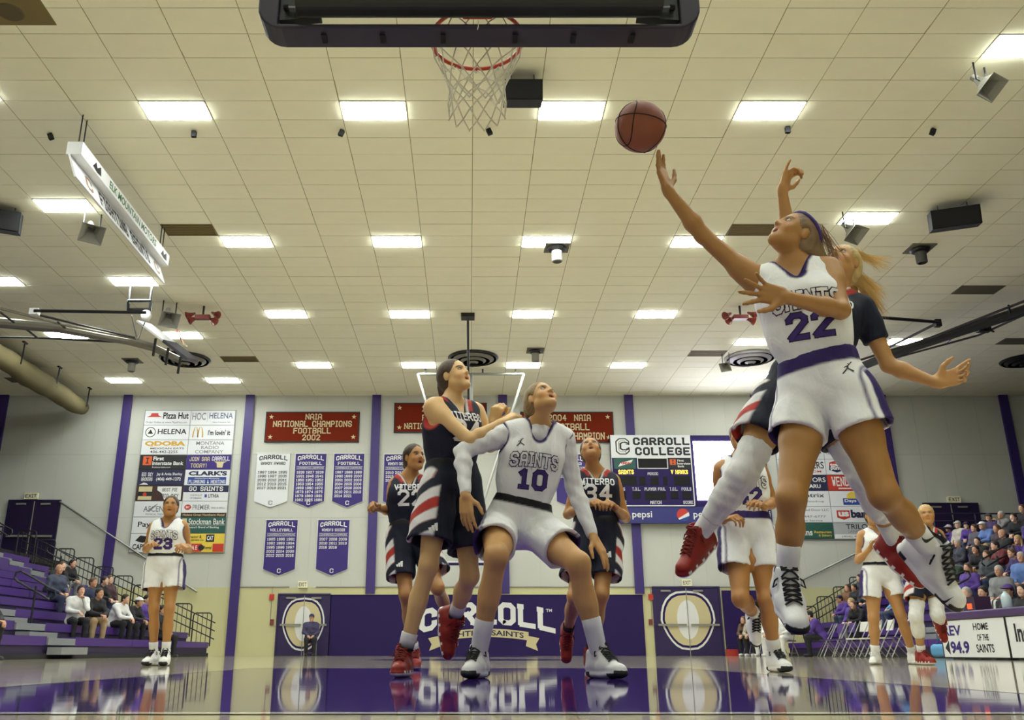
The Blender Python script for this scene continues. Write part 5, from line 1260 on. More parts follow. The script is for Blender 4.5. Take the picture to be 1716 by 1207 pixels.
def head_axes(fwd, up):
    f = nrm(fwd); u = Vector(up); u = nrm(u - f * u.dot(f)); r = f.cross(u)      # r = person's right
    return r, f, u
def head_prims(c, fwd, up, s=1.0, mouth=0.0):
    """skull, jaw, nose, lips, ears, eye sockets; c is between the ears"""
    r, f, u = head_axes(fwd, up); M = np.array([r, f, u]).T; c = Vector(c)
    L = lambda x, y, z: c + (r * x + f * y + u * z) * s
    A = [Ell(L(0, -.008, .035), np.array([.072, .094, .085]) * s, M, .02), Ell(L(0, .030, -.015), np.array([.060, .062, .085]) * s, M, .03),
         Cone(L(0, .045, -.055), L(0, .066, -.090), .044 * s, .024 * s, k=.03),                        # jaw to chin
         Cone(L(-.040, .012, -.058), L(-.012, .062, -.090), .024 * s, .018 * s, k=.025), Cone(L(.040, .012, -.058), L(.012, .062, -.090), .024 * s, .018 * s, k=.025),
         Ell(L(-.036, .062, -.028), np.array([.022, .02, .022]) * s, M, .02), Ell(L(.036, .062, -.028), np.array([.022, .02, .022]) * s, M, .02),   # cheeks
         Cone(L(0, .083, .018), L(0, .104, -.020), .008 * s, .011 * s, k=.012), Ell(L(-.011, .094, -.026), np.array([.009, .010, .008]) * s, M, .008), Ell(L(.011, .094, -.026), np.array([.009, .010, .008]) * s, M, .008),
         Cone(L(-.034, .078, .027), L(-.012, .086, .024), .008 * s, .007 * s, k=.012), Cone(L(.034, .078, .027), L(.012, .086, .024), .008 * s, .007 * s, k=.012),  # brows
         Cone(L(-.017, .082, -.0515), L(.017, .082, -.0515), .006 * s, .006 * s, k=.008), Cone(L(-.015, .080, -.062 - .010 * mouth), L(.015, .080, -.062 - .010 * mouth), .0068 * s, .0068 * s, k=.008)]  # lips
    for sg in (-1, 1): A.append(Ell(L(sg * .070, -.008, -.004), np.array([.009, .017, .029]) * s, M, .01))
    sub = [Ell(L(-.031, .090, .008), np.array([.017, .012, .011]) * s, M, .01), Ell(L(.031, .090, .008), np.array([.017, .012, .011]) * s, M, .01)]
    if mouth: sub.append(Ell(L(0, .090, -.057 - .005 * mouth), np.array([.018, .012, .005 + .006 * mouth]) * s, M, .004))
    return A, sub, L, M
def hand_prims(w, d, n, side, curl=(.3, .3, .3, .3), thumb=.4, spread=.12, s=1.0, k=.006):
    """w wrist, d palm direction, n palm normal (out of the palm), side +1 right hand; curl per finger 0..1"""
    d = nrm(d); n = Vector(n); n = nrm(n - d * n.dot(d)); t = nrm(n.cross(d)) * (1 if side < 0 else -1)   # t: towards the thumb
    A = []
    base = [(.030, .088, .0105, (.043, .026, .022)), (.010, .093, .0105, (.047, .030, .023)), (-.011, .089, .0100, (.044, .028, .022)), (-.030, .080, .0090, (.034, .021, .019))]
    w = Vector(w)
    for i, (x, y, r, seg) in enumerate(base):
        root = w + (t * x * .75 + d * .012) * s; kn = w + (t * x + d * y) * s
        A.append(Cone(root, kn, .0155 * s, r * 1.25 * s, k=.012))
        dirv = nrm(d + t * (spread * (1.4 - i) * .8)); p = kn; ang = 0
        for j, l in enumerate(seg):
            ang += curl[i] * (1.25, 1.45, .95)[j]
            v = dirv * math.cos(ang) + n * math.sin(ang); q = p + v * l * s
            A.append(Cone(p, q, r * (1 - .10 * j) * s, r * (1 - .10 * (j + 1)) * s, k=k)); p = q
    tb = w + (t * .024 + d * .022 + n * .006) * s
    td = nrm(t * (1.0 - .4 * thumb) + d * (.75) + n * (.25 + .6 * thumb)); q = tb + td * .046 * s
    A.append(Cone(w + (t * .012 + d * .012) * s, q, .016 * s, .0125 * s, k=.012))
    td2 = nrm(td * .8 + d * .6 - t * .35 * thumb); q2 = q + td2 * .032 * s; q3 = q2 + nrm(td2 + d * .3 - t * .3 * thumb) * .026 * s
    A += [Cone(q, q2, .0115 * s, .0105 * s, k=k), Cone(q2, q3, .0105 * s, .0085 * s, k=k)]
    return A

def torso_frame(J):
    pel = (J['hipL'] + J['hipR']) / 2; up = nrm(J['neck'] - pel)
    rs = nrm(J['shR'] - J['shL']); rh = nrm(J['hipR'] - J['hipL'])
    return pel, up, rs, rh, nrm(up.cross(rs)), nrm(up.cross(rh))
def torso_prims(J, s=1.0, grow=0.0, loose=0.0):
    pel, up, rs, rh, fs, fh = torso_frame(J); n = J['neck']; H = (n - pel).length
    W = J.get('waist', pel + up * H * .40); C = J.get('chest', pel + up * H * .74)
    rm = nrm(rs + rh); fm = nrm(fs + fh)
    g = grow; A = []
    A.append(Cone(pel + rh * .085 * s, pel - rh * .085 * s, (.098) * s + g, (.098) * s + g, k=.05))
    A.append(Cone(pel + up * .06 + rh * .055 * s, pel + up * .06 - rh * .055 * s, .100 * s + g, .100 * s + g, flat=(fh, 1.05), k=.05))
    A.append(Cone(W + rm * .045 * s, W - rm * .045 * s, .092 * s + g + loose, .092 * s + g + loose, flat=(fm, 1.08), k=.07))
    A.append(Cone(W + (C - W) * .5 + rs * .058 * s, W + (C - W) * .5 - rs * .058 * s, .094 * s + g + loose, .094 * s + g + loose, flat=(fs, 1.03), k=.07))
    A.append(Cone(C + rs * .068 * s, C - rs * .068 * s, .098 * s + g + loose * .5, .098 * s + g + loose * .5, flat=(fs, 1.02), k=.06))
    for sg in (-1, 1): A.append(Ell(C + rs * sg * .066 * s + fs * .068 * s - up * .02, np.array([.062, .052, .058]) * s + g, np.array([rs, fs, up]).T, .05))   # chest
    A.append(Cone(J['shR'] * .72 + J['shL'] * .28 - up * .035, J['shL'] * .72 + J['shR'] * .28 - up * .035, .072 * s + g, .072 * s + g, k=.05))
    return A
def body_prims(J, s=1.0, lg=1.0):
    pel, up, rs, rh, fs, fh = torso_frame(J); A = torso_prims(J, s)
    n, hc = J['neck'], J['head']; r, f, u = head_axes(J['hf'], J['hu'])
    hb = hc - u * .05 * s - f * .022 * s
    A.append(Cone(n - up * .03, hb, .056 * s, .050 * s, k=.035))
    for S, sg in (('L', -1), ('R', 1)):
        sh, el, wr = J['sh' + S], J['el' + S], J['wr' + S]
        A.append(Cone(n + up * .005 + rs * sg * .03, sh + up * .005, .040 * s, .046 * s, k=.05))                # trapezius
        A.append(Cone(sh - rs * sg * .012, sh.lerp(el, .28), .060 * s, .050 * s, k=.045))
        A.append(Cone(sh.lerp(el, .2), el, .047 * s, .036 * s, k=.03))
        A.append(Cone(el, el.lerp(wr, .3), .036 * s, .0385 * s, k=.02)); A.append(Cone(el.lerp(wr, .3), wr, .0385 * s, .025 * s, k=.02))
        A.append(Cone(wr, wr + nrm(wr - el) * .02, .024 * s, .022 * s, flat=None, k=.015))
        hip, kn, an = J['hip' + S], J['kn' + S], J['an' + S]
        A.append(Cone(hip + rh * sg * .01, hip.lerp(kn, .45), .100 * s * lg, .086 * s * lg, k=.05)); A.append(Cone(hip.lerp(kn, .45), kn, .086 * s * lg, .060 * s * lg, k=.03))
        bend = nrm((kn - hip.lerp(an, .5))) if (kn - hip.lerp(an, .5)).length > .03 else fh
        sd = nrm(an - kn); back = bend * -1 + sd * (bend.dot(sd)); back = nrm(back) if back.length > .05 else -fh
        A.append(Ell(kn - back * .016 * s * lg, np.array([.041, .041, .050]) * s * lg, None, .04))
        A.append(Cone(kn, kn.lerp(an, .45), .054 * s * lg, .046 * s * lg, k=.03)); A.append(Cone(kn.lerp(an, .45), an, .047 * s * lg, .034 * s * lg, k=.03))
        A.append(Cone(kn.lerp(an, .10) + back * .014 * s * lg, kn.lerp(an, .36) + back * .024 * s * lg, .038 * s * lg, .050 * s * lg, k=.035)); A.append(Cone(kn.lerp(an, .36) + back * .022 * s * lg, kn.lerp(an, .72) + back * .006 * s * lg, .050 * s * lg, .034 * s * lg, k=.03))
    return A
def face_color(P, L, M, skin, s, lips, brow, mouth, tan=None):
    q = (P - np.array(L(0, 0, 0))) @ M / s; x, y, z = q[:, 0], q[:, 1], q[:, 2]; ax = np.abs(x)
    near = (q ** 2).sum(1) < .0225; front = near & (y > .05)
    sk = np.array(skin)
    lay = [(front & (np.abs(z + .03) < .03) & (np.abs(ax - .038) < .018), sk * np.array([1.06, .93, .90])),
           (front & (ax < .023) & (z < -.046) & (z > -.069 - .010 * mouth), lips),
           (front & (np.hypot(x, (z + .057 + .005 * mouth) / .8) < .012 + .004 * mouth) & (y < .088) & (np.abs(z + .057 + .005 * mouth) < .004 + .006 * mouth) if mouth else np.zeros(len(P), bool), srgb(60, 22, 20)),
           (front & (np.abs(z - .027 + .25 * (ax - .03) ** 2 * 60) < .0048) & (ax > .012) & (ax < .050), brow)]
    return paint(P, skin, lay)
def eyes(L, M, s, parent, look=(0, 0), er=.0115):
    mbw, mbi = MB(), MB(); r, f, u = Vector(M[:, 0]), Vector(M[:, 1]), Vector(M[:, 2])
    def ball(mb, c, rad, flat):
        for_ = [(rad * math.sin(t), -rad * math.cos(t)) for t in np.linspace(.01, math.pi - .01, 9)]
        Mt = Matrix((r, u, f)).transposed() @ Matrix.Diagonal((1.25, .72, flat)); mb.lathe(for_, c, 2, 12, Mt)
    for sg in (-1, 1):
        c = L(sg * .031, .0765, .008); ball(mbw, c, er * s, 1); ball(mbi, c + (r * look[0] + u * look[1]) * .004 * s + f * (er - .0053) * s, .0062 * s, 1)
    e = mbw.build('eyeballs', mat('eye_white', (222, 212, 204), .25), parent, smooth=True); mbi.build('irises', mat('dark_iris', (44, 34, 30), .2), parent, smooth=True)
    lid = MB()
    for sg in (-1, 1): lid.tube([L(sg * x, y, z) for x, y, z in ((.0175, .0855, .0075), (.024, .0880, .0135), (.032, .0880, .0150), (.040, .0850, .0125), (.0465, .0795, .0075))], .0016 * s, 5)
    lid.build('eyelashes', mat('lash_dark', (38, 28, 24), .6), parent)
def tube_on(name, pts, rs, m, parent, color, seg=18, hollow=True):
    """close-fitting tube of cloth round a limb (sock, knee sleeve)"""
    mb = MB(); mb.tube(pts, rs, seg, caps=not hollow)
    o = mobj(name, mb.v, mb.f, m, parent, smooth=True)
    c = np.ones((len(mb.v), 4), dtype=np.float32); c[:, :3] = color(np.array(mb.v)) if callable(color) else color
    o.data.attributes.new('Col', 'FLOAT_COLOR', 'POINT').data.foreach_set('color', c.ravel())
    return o

# ------------------------------------------------------------------ shoes: one mesh per kind, shared
SHOES = {}
def shoe_mesh(kind):
    if kind in SHOES: return SHOES[kind]
    # local: x toe, y left, z up, ankle joint at (0,0,.095)
    A = [Cone((-.045, 0, .045), (.05, 0, .050), .040, .043, k=.02), Cone((.05, .002, .048), (.145, .004, .036), .043, .036, flat=((0, 0, 1), 1.15), k=.02),
         Cone((-.045, 0, .05), (-.050, 0, .10), .038, .036, k=.02), Cone((-.01, 0, .07), (-.006, 0, .128), .044, .041, k=.02), Cone((.02, 0, .10), (.075, 0, .066), .033, .030, k=.02),
         Cone((.025, 0, .118), (.012, 0, .148), .02, .014, flat=((1, 0, 0), 1.6), k=.012), Cone((-.052, 0, .11), (-.062, 0, .142), .018, .010, k=.012)]
    B_ = [Cone((-.052, 0, .018), (.055, 0, .018), .040, .043, flat=((0, 0, 1), 2.2), k=.012), Cone((.055, 0, .018), (.150, .004, .022), .043, .037, flat=((0, 0, 1), 2.1), k=.012)]
    f = Field(A + B_, .0042); f.op(Cone((-.012, 0, .105), (-.010, 0, .2), .030, .034, k=.008), 's'); f.cut(Half((0, 0, .0), (0, 0, -1)))
    P, F = f.mesh()
    W = srgb(236, 235, 232); K = srgb(22, 21, 24); R_ = srgb(142, 32, 20)
    x, y, z = P[:, 0], P[:, 1], P[:, 2]
    if kind == 'white':
        c = paint(P, W, [((z < .012) & (x > -.1), srgb(228, 227, 225)), ((z < .024) & (x > .105), K), ((x > .155) & (z < .036), K), ((x < -.03) & (z < .028) & (x > -.06), K), ((np.abs(y) < .017) & (x > .01) & (x < .085) & (z > .07), srgb(205, 204, 206)), ((z > .125) & (x < .0), K)])
    elif kind == 'red':
        c = paint(P, R_, [(z < .020, srgb(232, 226, 220)), ((z < .032) & (np.sin(x * 130) > .55), srgb(232, 226, 220)), ((z > .128), srgb(150, 36, 26))])
    elif kind == 'plainwhite':
        c = paint(P, W, [(z < .014, srgb(214, 212, 208)), ((z < .022) & (x > .11), srgb(205, 203, 200))])
    else:
        c = paint(P, srgb(34, 33, 36), [(z < .018, srgb(220, 218, 214))])
    SHOES[kind] = (P, F, c)
    # laces follow the top of the shoe
    def top(xx, yy):
        m_ = (np.abs(x - xx) < .006) & (np.abs(y - yy) < .006); return float(z[m_].max()) if m_.any() else .06
    mb = MB()
    for i in range(7):
        xx = .014 + .086 * i / 6; w_ = .026
        for sg in (-1, 1):
            pts = []
            for t in np.linspace(-1, 1, 7):
                u_, v_ = xx + .011 * (t * sg + 1) * .5, w_ * t; pts.append((u_, v_, top(u_, v_) + .0022))
            mb.tube(pts, .0034, 5)
    kx = .012; kz = top(kx, 0) + .006
    for sg in (-1, 1):
        mb.tube([(kx, 0, kz), (kx + .004, sg * .022, kz + .010), (kx + .016, sg * .044, kz - .002), (kx + .024, sg * .050, kz - .022), (kx + .014, sg * .036, kz - .016), (kx + .002, sg * .012, kz - .002), (kx, 0, kz)], .0030, 5)
        mb.tube([(kx, 0, kz), (kx + .03, sg * .014, kz - .004), (kx + .052, sg * .034, kz - .036)], .0028, 5)
    mb.tube([(kx - .002, -.01, kz), (kx - .002, .01, kz)], .006, 6)
    SHOES[kind + '_l'] = mb
    return SHOES[kind]
def shoe(kind, ankle, toe, up, parent, s=1.0, laces=True):
    P, F, c = shoe_mesh(kind); u = nrm(up); x = Vector(toe); x = nrm(x - u * x.dot(u)); y = u.cross(x)
    M = np.array([x, y, u]); o_ = np.array(ankle) - np.array(u) * .095 * s
    Pw = (P * s) @ M + o_
    o = mobj('shoe', Pw, F, M_SHOE, parent, smooth=True)
    cc = np.ones((len(P), 4), dtype=np.float32); cc[:, :3] = c; o.data.attributes.new('Col', 'FLOAT_COLOR', 'POINT').data.foreach_set('color', cc.ravel())
    if laces:
        mb = SHOES[kind + '_l']; v = (np.array(mb.v) * s) @ M + o_
        mobj('laces', v, mb.f, M_LACE if kind == 'white' else M_LACEW if kind == 'plainwhite' else mat('dark_red_lace', (120, 30, 22), .8), o)
    return o

# ------------------------------------------------------------------ print wrapped on cloth
def wrap_print(name, garment, quads, place, m, off):
    """lay 2-D quads (in metres) on a garment by casting them along the plane's normal"""
    bm = bmesh.new(); bm.from_mesh(garment.data); bvh = BVHTree.FromBMesh(bm); bm.free()
    b = base_of(garment); vs, fs = [], []
    for i, q in enumerate(quads):
        ids = []
        for (x, y) in q:
            o = place.p(x, y, .35) - b; hit = bvh.ray_cast(o, -place.n, .9)
            if hit[0] is None: break
            nn = hit[1] if hit[1].dot(place.n) > 0 else -hit[1]
            ids.append(hit[0] + nn * (off + (i % 7) * .0003) + b)
        if len(ids) == 4:
            k = len(vs); vs += ids; fs.append((k, k + 1, k + 2, k + 3))
    if not vs: return None
    # quads must face outwards
    out = []
    for f in fs:
        a, b1, c = vs[f[0]], vs[f[1]], vs[f[2]]; nn = (b1 - a).cross(c - a); out.append(f if nn.dot(place.n) > 0 else f[::-1])
    return mobj(name, vs, out, m, garment)
def chest_text(garment, place, txt, size, m_out, m_in, cx=0, cy=0, serif=True, slack=.42, wd=1.15, arch=0.0, gap=1.0, thin=None, xs=1.0):
    sc = size / 6.0
    for (mm, sl, off, w_) in ((m_out, slack, .0022, wd), (m_in, 0.0, .0048, thin or wd)):
        if mm is None: continue
        q, w = block_quads(txt, w_, serif, gap=gap, slack=sl, step=.016 / sc)
        qq = [[((p.x - w / 2) * sc * xs + cx, (p.y - 3) * sc + cy + arch * (1 - ((p.x - w / 2) / (w / 2)) ** 2)) for p in k] for k in q]
        wrap_print('jersey_lettering', garment, qq, place, mm, off)

# small marks printed on cloth or shoes, placed from where the photograph shows them
def swoosh_quads(w):
    c = [(0, .16, .10), (.10, .0, .13), (.22, -.06, .13), (.36, -.03, .10), (.55, .08, .07), (.78, .22, .035), (1.0, .36, .004)]
    P = [((x - .5) * w, (y + t) * w, (y - t) * w) for x, y, t in c]
    return [[(P[i][0], P[i][2]), (P[i + 1][0], P[i + 1][2]), (P[i + 1][0], P[i + 1][1]), (P[i][0], P[i][1])] for i in range(len(P) - 1)]
def bars_quads(w):
    return [[((-.5 + .3 * i) * w, -.35 * w), ((-.28 + .3 * i) * w, -.35 * w), ((-.12 + .3 * i - .16) * w, (-.1 + .22 * (i + 1) - .1) * w), ((-.5 + .3 * i - .12) * w, (-.18 + .22 * (i + 1) - .1) * w)] for i in range(3)]
def figure_quads(w):
    def st(a, b, t):
        a, b = Vector(a), Vector(b); d = (b - a).normalized(); n = Vector((-d.y, d.x)) * t
        return [tuple((a - n) * w), tuple((b - n) * w), tuple((b + n) * w), tuple((a + n) * w)]
    return [st((0, 0), (.05, .25), .07), st((.05, .2), (.35, .5), .04), st((.03, .2), (-.25, .1), .035), st((0, 0), (-.4, -.4), .05), st((0, 0), (.45, -.3), .05), st((.06, .3), (.1, .38), .06)]
def mark_at(garment, px, py, Y, quads, m, name='printed_mark'):
    c = at(px, py, Y); n = nrm(Vector((0, 0, CAM_H)) - c); r = nrm(Vector((0, 0, 1)).cross(n)); return wrap_print(name, garment, quads, Plane(c, r, nrm(n.cross(r)), n), m, .0025)
# ================================================================== PLAYERS
class Cyl:
    def __init__(s, a, b, r, k=.006):
        s.a, s.b, s.r, s.k = np.array(a, float), np.array(b, float), r, k
    def bounds(s): return np.minimum(s.a, s.b) - s.r, np.maximum(s.a, s.b) + s.r
    def ev(s, X, Y, Z):
        d = s.b - s.a; L = np.linalg.norm(d); d = d / L
        px, py, pz = X - s.a[0], Y - s.a[1], Z - s.a[2]; t = px * d[0] + py * d[1] + pz * d[2]
        rad = np.sqrt(np.maximum((px - d[0] * t) ** 2 + (py - d[1] * t) ** 2 + (pz - d[2] * t) ** 2, 0))
        return np.maximum(np.maximum(rad - s.r, -t), t - L)
M_PURPT = mat('purple_jersey_print', (62, 40, 118), .7, noise=.03); M_WHT = mat('white_jersey_print', (238, 236, 236), .7, noise=.02); M_DKP = mat('dark_purple_outline', (40, 28, 70), .7, noise=.03)
def side_of(P, a, b):
    ab = np.array(b - a); t = np.clip(((P - np.array(a)) @ ab) / (ab @ ab), 0, 1.3); d = P - (np.array(a) + t[:, None] * ab)
    l = np.linalg.norm(d, axis=1); return d / np.maximum(l, 1e-6)[:, None], t, l
def make_player(sp):
    Y0, s = sp['Y'], sp.get('s', 1.0)
    J = {}
    for k, v in sp['J'].items():
        if v[0] == 'f':
            p = at_z(v[1], 1100, .095) if False else None
            Y = Y0 + v[2]; zc = Y * CT + (.095 - CAM_H) * ST; J[k] = Vector(((v[1] - PX0) / F_PX * zc, Y, .095 * s * sp.get('shoe_s', 1.12)))
        else: J[k] = at(v[0], v[1], Y0 + v[2])
    J['hf'], J['hu'] = sp['hf'], sp['hu']
    if sp.get('dbg'):
        for a, b in (('shR', 'elR'), ('elR', 'wrR'), ('shL', 'elL'), ('elL', 'wrL'), ('hipR', 'knR'), ('knR', 'anR'), ('hipL', 'knL'), ('knL', 'anL'), ('shR', 'shL'), ('hipR', 'hipL'), ('neck', 'head')): print('LEN', sp['name'], a, b, round((J[a] - J[b]).length, 3))
        print('LEN', sp['name'], 'torso', round((J['neck'] - (J['hipL'] + J['hipR']) / 2).length, 3), 'anZ', round(J['anR'].z, 2), round(J['anL'].z, 2))
    pel, up, rs, rh, fs, fh = torso_frame(J)
    gz = max(0.0, min(J['anL'].z, J['anR'].z) - .2)
    root = empty('person', (pel.x, pel.y, gz if gz > .1 else 0), sp['label'], 'person')
    skin = tuple(np.array(sp.get('skin', srgb(208, 158, 126))) * np.array([1.0, 1.0, .72])); res = sp.get('res', .007)
    # ---- body
    A = body_prims(J, s, sp.get('lg', 1.0)); mo = sp.get('mouth', 0.0); hs = sp.get('hs', s)
    HA, HS, L, M = head_prims(J['head'], J['hf'], J['hu'], hs, mo)
    for S, sg in (('L', -1), ('R', 1)):
        h = sp['hand' + S]; A += hand_prims(J['wr' + S] + nrm(Vector(h[0])) * .012, h[0], h[1], sg, *h[2:], s=s * 1.02)
    f = Field(A + HA, res)
    for q in HS: f.op(q, 's')
    lips = np.array(skin) * np.array([.92, .62, .62]); hair = np.array(sp.get('hair', srgb(70, 52, 38))); brow = hair * .45 + np.array(skin) * .25
    body = sdf_obj('body', f, M_SKIN, root, lambda P: face_color(P, L, M, skin, hs, lips, brow, mo))
    eyes(L, M, hs, body, sp.get('look', (0, 0)), .0115 if res < .0083 else .0095)
    # ---- hair
    r, fw, u = head_axes(J['hf'], J['hu'])
    HA_ = [Ell(L(0, -.014, .037), np.array([.081, .098, .090]) * hs, M, .01), Ell(L(0, -.045, -.01), np.array([.072, .066, .08]) * hs, M, .03)]
    for q in sp.get('tail', [((0, -.11, .03), (0, -.16, -.06), .035, .02)]): HA_.append(Cone(L(*q[0]), L(*q[1]), q[2] * hs, q[3] * hs, k=.02))
    fh_ = Field(HA_, min(res, .006)); fh_.op(Ell(L(0, .085, -.035), np.array([.066, .080, .100]) * hs, M, .01), 's'); fh_.op(Ell(L(0, .05, -.09), np.array([.09, .06, .06]) * hs, M, .01), 's')
    for sg in (-1, 1): fh_.op(Ell(L(sg * .078, .0, -.012), np.array([.02, .022, .036]) * hs, M, .008), 's')
    fh_.wrinkle(.0016, 260, 1.3)
    hc = np.array(sp.get('hair', srgb(70, 52, 38)))
    def hair_col(P):
        q = (P - np.array(L(0, 0, 0))) @ M; k = .5 + .5 * np.sin(q[:, 0] * 330 + 40 * q[:, 2]) * np.sin(q[:, 2] * 90 + q[:, 0] * 120); return hc[None, :] * (.8 + .45 * k[:, None])
    hr = sdf_obj('hair', fh_, M_HAIR, root, hair_col)
    if sp.get('strands'):
        mb = MB(); rnd = random.Random(3)
        for q in sp['strands']:
            for _ in range(q[3] * 3):
                j = lambda w: Vector((rnd.uniform(-w, w), rnd.uniform(-w, w), rnd.uniform(-w, w)))
                a, b_, c = (L(*q[0]) + j(.02), L(*q[1]) + j(.03), L(*q[2]) + j(.045)); pts = [a.lerp(b_, t).lerp(b_.lerp(c, t), t) for t in (0, .2, .4, .6, .8, 1)]
                mb.tube(pts, [.0012, .0013, .0012, .001, .0008, .0004], 3)
        o = mb.build('loose_hair', mat('hair_strand_%d' % int(hc[0] * 999), tuple(int(255 * (c_ ** (1 / 2.2))) for c_ in np.minimum(hc * 1.5, .85)), .5), hr)  # strands coloured lighter than the hair, painting in light on the wisps
    if sp.get('band'):
        bm_ = MB(); bm_.tube([L(.083 * math.cos(a) * k_, -.014 + .100 * math.sin(a) * k_, .037 + z_) for a in np.linspace(0, 2 * math.pi, 41)[:-1] for z_ in (.028 + .030 * math.sin(a),) for k_ in (math.sqrt(max(.05, 1 - (z_ / .090) ** 2)),)], .009 * hs, 8, closed=True); bm_.build('headband', sp['band'], hr, smooth=True)
    # ---- jersey
    dark = sp['kit'] == 'dark'; TL = (J['neck'] - pel).length / .594; bh = sp.get('bh', .15 * TL)
    g = sp.get('grow', .018)
    JA = torso_prims(J, s, g, .012)
    arms = []
    for S, sg in (('L', -1), ('R', 1)):
        sh, el = J['sh' + S], J['el' + S]
        xg = .014 if sp.get('sleeves') else 0.0; JA.append(Cone(J['neck'] + rs * sg * .045 - up * .01, sh - rs * sg * .012 + up * .006, .055 * s + xg, .058 * s + xg * 1.3, k=.04))
        d = nrm(rs * sg + nrm(el - sh) * .55); o_ = .028 if not sp.get('cap') else .12
        if sp.get('cap'):
            d = nrm(el - sh); e_ = sh + d * ((el - sh).length * .58); arms.append(Cyl(e_, e_ + d * .2, .12 * s))
        else: arms.append(Cone(sh + d * (o_ + .065) - up * .012, sh + d * .34 - up * .012, .088 * s, .12 * s, k=.012))
        if sp.get('cap'): JA.append(Cone(sh, sh.lerp(el, .75), .070 * s, .058 * s, k=.03))
    n = J['neck']
    nk = [Cone(n + up * .02 + fs * .004, n + up * .2 + fs * .03, .072 * s, .10 * s, k=.01), Cone(n + fs * .060 + up * .015, n + fs * .098 - up * .060, .054 * s, .024 * s, k=.02)]
    fj = Field(JA, sp.get('cres', .007)); fj.wrinkle(.0035, 22, sp.get('seed', 1.0)); fj.wrinkle(.0008, 55, sp.get('seed', 1.0) + 2)
    for q in arms + nk: fj.op(q, 's')
    fj.cut(Half(pel + up * (bh + .005), -up))
    base = NAVY if dark else WHT; trim = RED if dark else PURPLE
    def jc(P):
        da = np.minimum(evp(arms[0], P), evp(arms[1], P)); dn = np.minimum(evp(nk[0], P), evp(nk[1], P)); lay = []
        if dark:
            side = np.abs((P - np.array(pel)) @ np.array(rs)); hgt = (P - np.array(n)) @ np.array(up)
            lay += [(np.minimum(np.minimum(.05 - dn, hgt + .06), side - .055), RED), (.018 - dn, srgb(225, 222, 220)), (.006 - dn, NAVY), (.008 - da, NAVY if sp.get('cap') else RED)]
        else: lay += [(.019 - da, trim), (.021 - dn, trim)]
        return paint(P, base, lay)
    jer = sdf_obj('jersey', fj, M_CLOTH, root, jc)
    # ---- sleeves of a long undershirt
    if sp.get('sleeves'):
        U_ = []
        for S, sg in (('L', -1), ('R', 1)):
            sh, el, wr = J['sh' + S], J['el' + S], J['wr' + S]
            U_ += [Cone(n + rs * sg * .03, sh + up * .005, .046 * s, .052 * s, k=.04), Cone(sh, sh.lerp(el, .3), .068 * s, .058 * s, k=.04), Cone(sh.lerp(el, .25), el, .056 * s, .047 * s, k=.03), Cone(el, el.lerp(wr, .3), .047 * s, .047 * s, k=.02), Cone(el.lerp(wr, .3), wr - nrm(wr - el) * .012, .047 * s, .032 * s, k=.02)]
        U_.append(Cone(n - up * .05 + fs * .03, n + up * .010 + fs * .010, .070 * s, .060 * s, k=.03))
        fu = Field(U_, .007); fu.wrinkle(.0032, 55, 2.2); fu.op(Cone(n + up * .035 + fs * .012, n + up * .2 + fs * .03, .052 * s, .08 * s, k=.008), 's')
        sdf_obj('undershirt', fu, M_CLOTH, root, srgb(226, 224, 224))
    # ---- shorts
    LQ = sp.get('short', .55)
    SA = [Cone(pel + rh * .08, pel - rh * .08, .120 * s, .120 * s, k=.05), Cone(pel + up * bh * .6 + rh * .055, pel + up * bh * .6 - rh * .055, .114 * s, .114 * s, flat=(fh, 1.04), k=.05), Cone(pel + up * (bh + .015) + rh * .053, pel + up * (bh + .015) - rh * .053, .104 * s, .104 * s, flat=(fh, 1.0), k=.05)]
    legs = []
    for S, sg in (('L', -1), ('R', 1)):
        hip, kn = J['hip' + S], J['kn' + S]; d = nrm(kn - hip); e = hip.lerp(kn, LQ); fl = sp.get('flare', .020)
        ofs = rh * sg * sp.get('spl', .022); SA.append(Cone(hip + ofs * .6, e + d * .10 + ofs, .112 * s, (.104 + fl) * s, k=.012 if sg > 0 else .03)); legs.append((sg, hip, kn, d, e, fl))
    fsd = Field(SA, sp.get('cres', .007)); fsd.wrinkle(.005, 24, sp.get('seed', 1.0) + 4); fsd.wrinkle(.001, 55, sp.get('seed', 1.0) + 5)
    for (sg, hip, kn, d, e, fl) in legs: fsd.op(Cyl(e, e + d * .24, .185 * s), 's', .004)
    for (sg, hip, kn, d, e, fl) in legs: fsd.op(Cone(hip.lerp(kn, LQ * .6) + rh * sg * sp.get('spl', .022), e + d * .12 + rh * sg * sp.get('spl', .022), .088 * s, (.096 + fl) * s, k=.006), 's')
    fsd.cut(Half(pel + up * (bh + .022), up))
    band_col = sp.get('belt', PURPLE)
    def shc(P):
        h = (P - np.array(pel)) @ np.array(up); lay = []
        q = [side_of(P, hip, kn) for (sg, hip, kn, d, e, fl) in legs]
        for i, (sg, hip, kn, d, e, fl) in enumerate(legs):
            dirv, t, l = q[i]; mine = l <= q[1 - i][2]
            out = dirv @ np.array(rh) * sg; fr = dirv @ np.array(fh)
            md = np.where(mine, .05, -.05); pan = np.minimum(md, (out - .58) * .13)
            if dark:
                ph = t * 7.0 + fr * 1.1; tri = lambda x_: (np.abs(np.mod(x_, 2.0) - 1.0) - .5) * .06      # > 0 in every other band
                lay += [(pan, NAVY), (np.minimum(pan, tri(ph)), srgb(226, 222, 220)), (np.minimum(pan, np.minimum(-tri(ph), (np.abs(np.mod(ph * .5 + .25, 2.0) - 1.0) - .5) * .12)), RED)]
            else: lay += [(np.minimum(md, np.minimum((out - .80) * .13, (.35 - fr) * .13)), PURPLE), (np.minimum(md, .004 - np.abs(out - .74) * .13), srgb(60, 40, 110))]
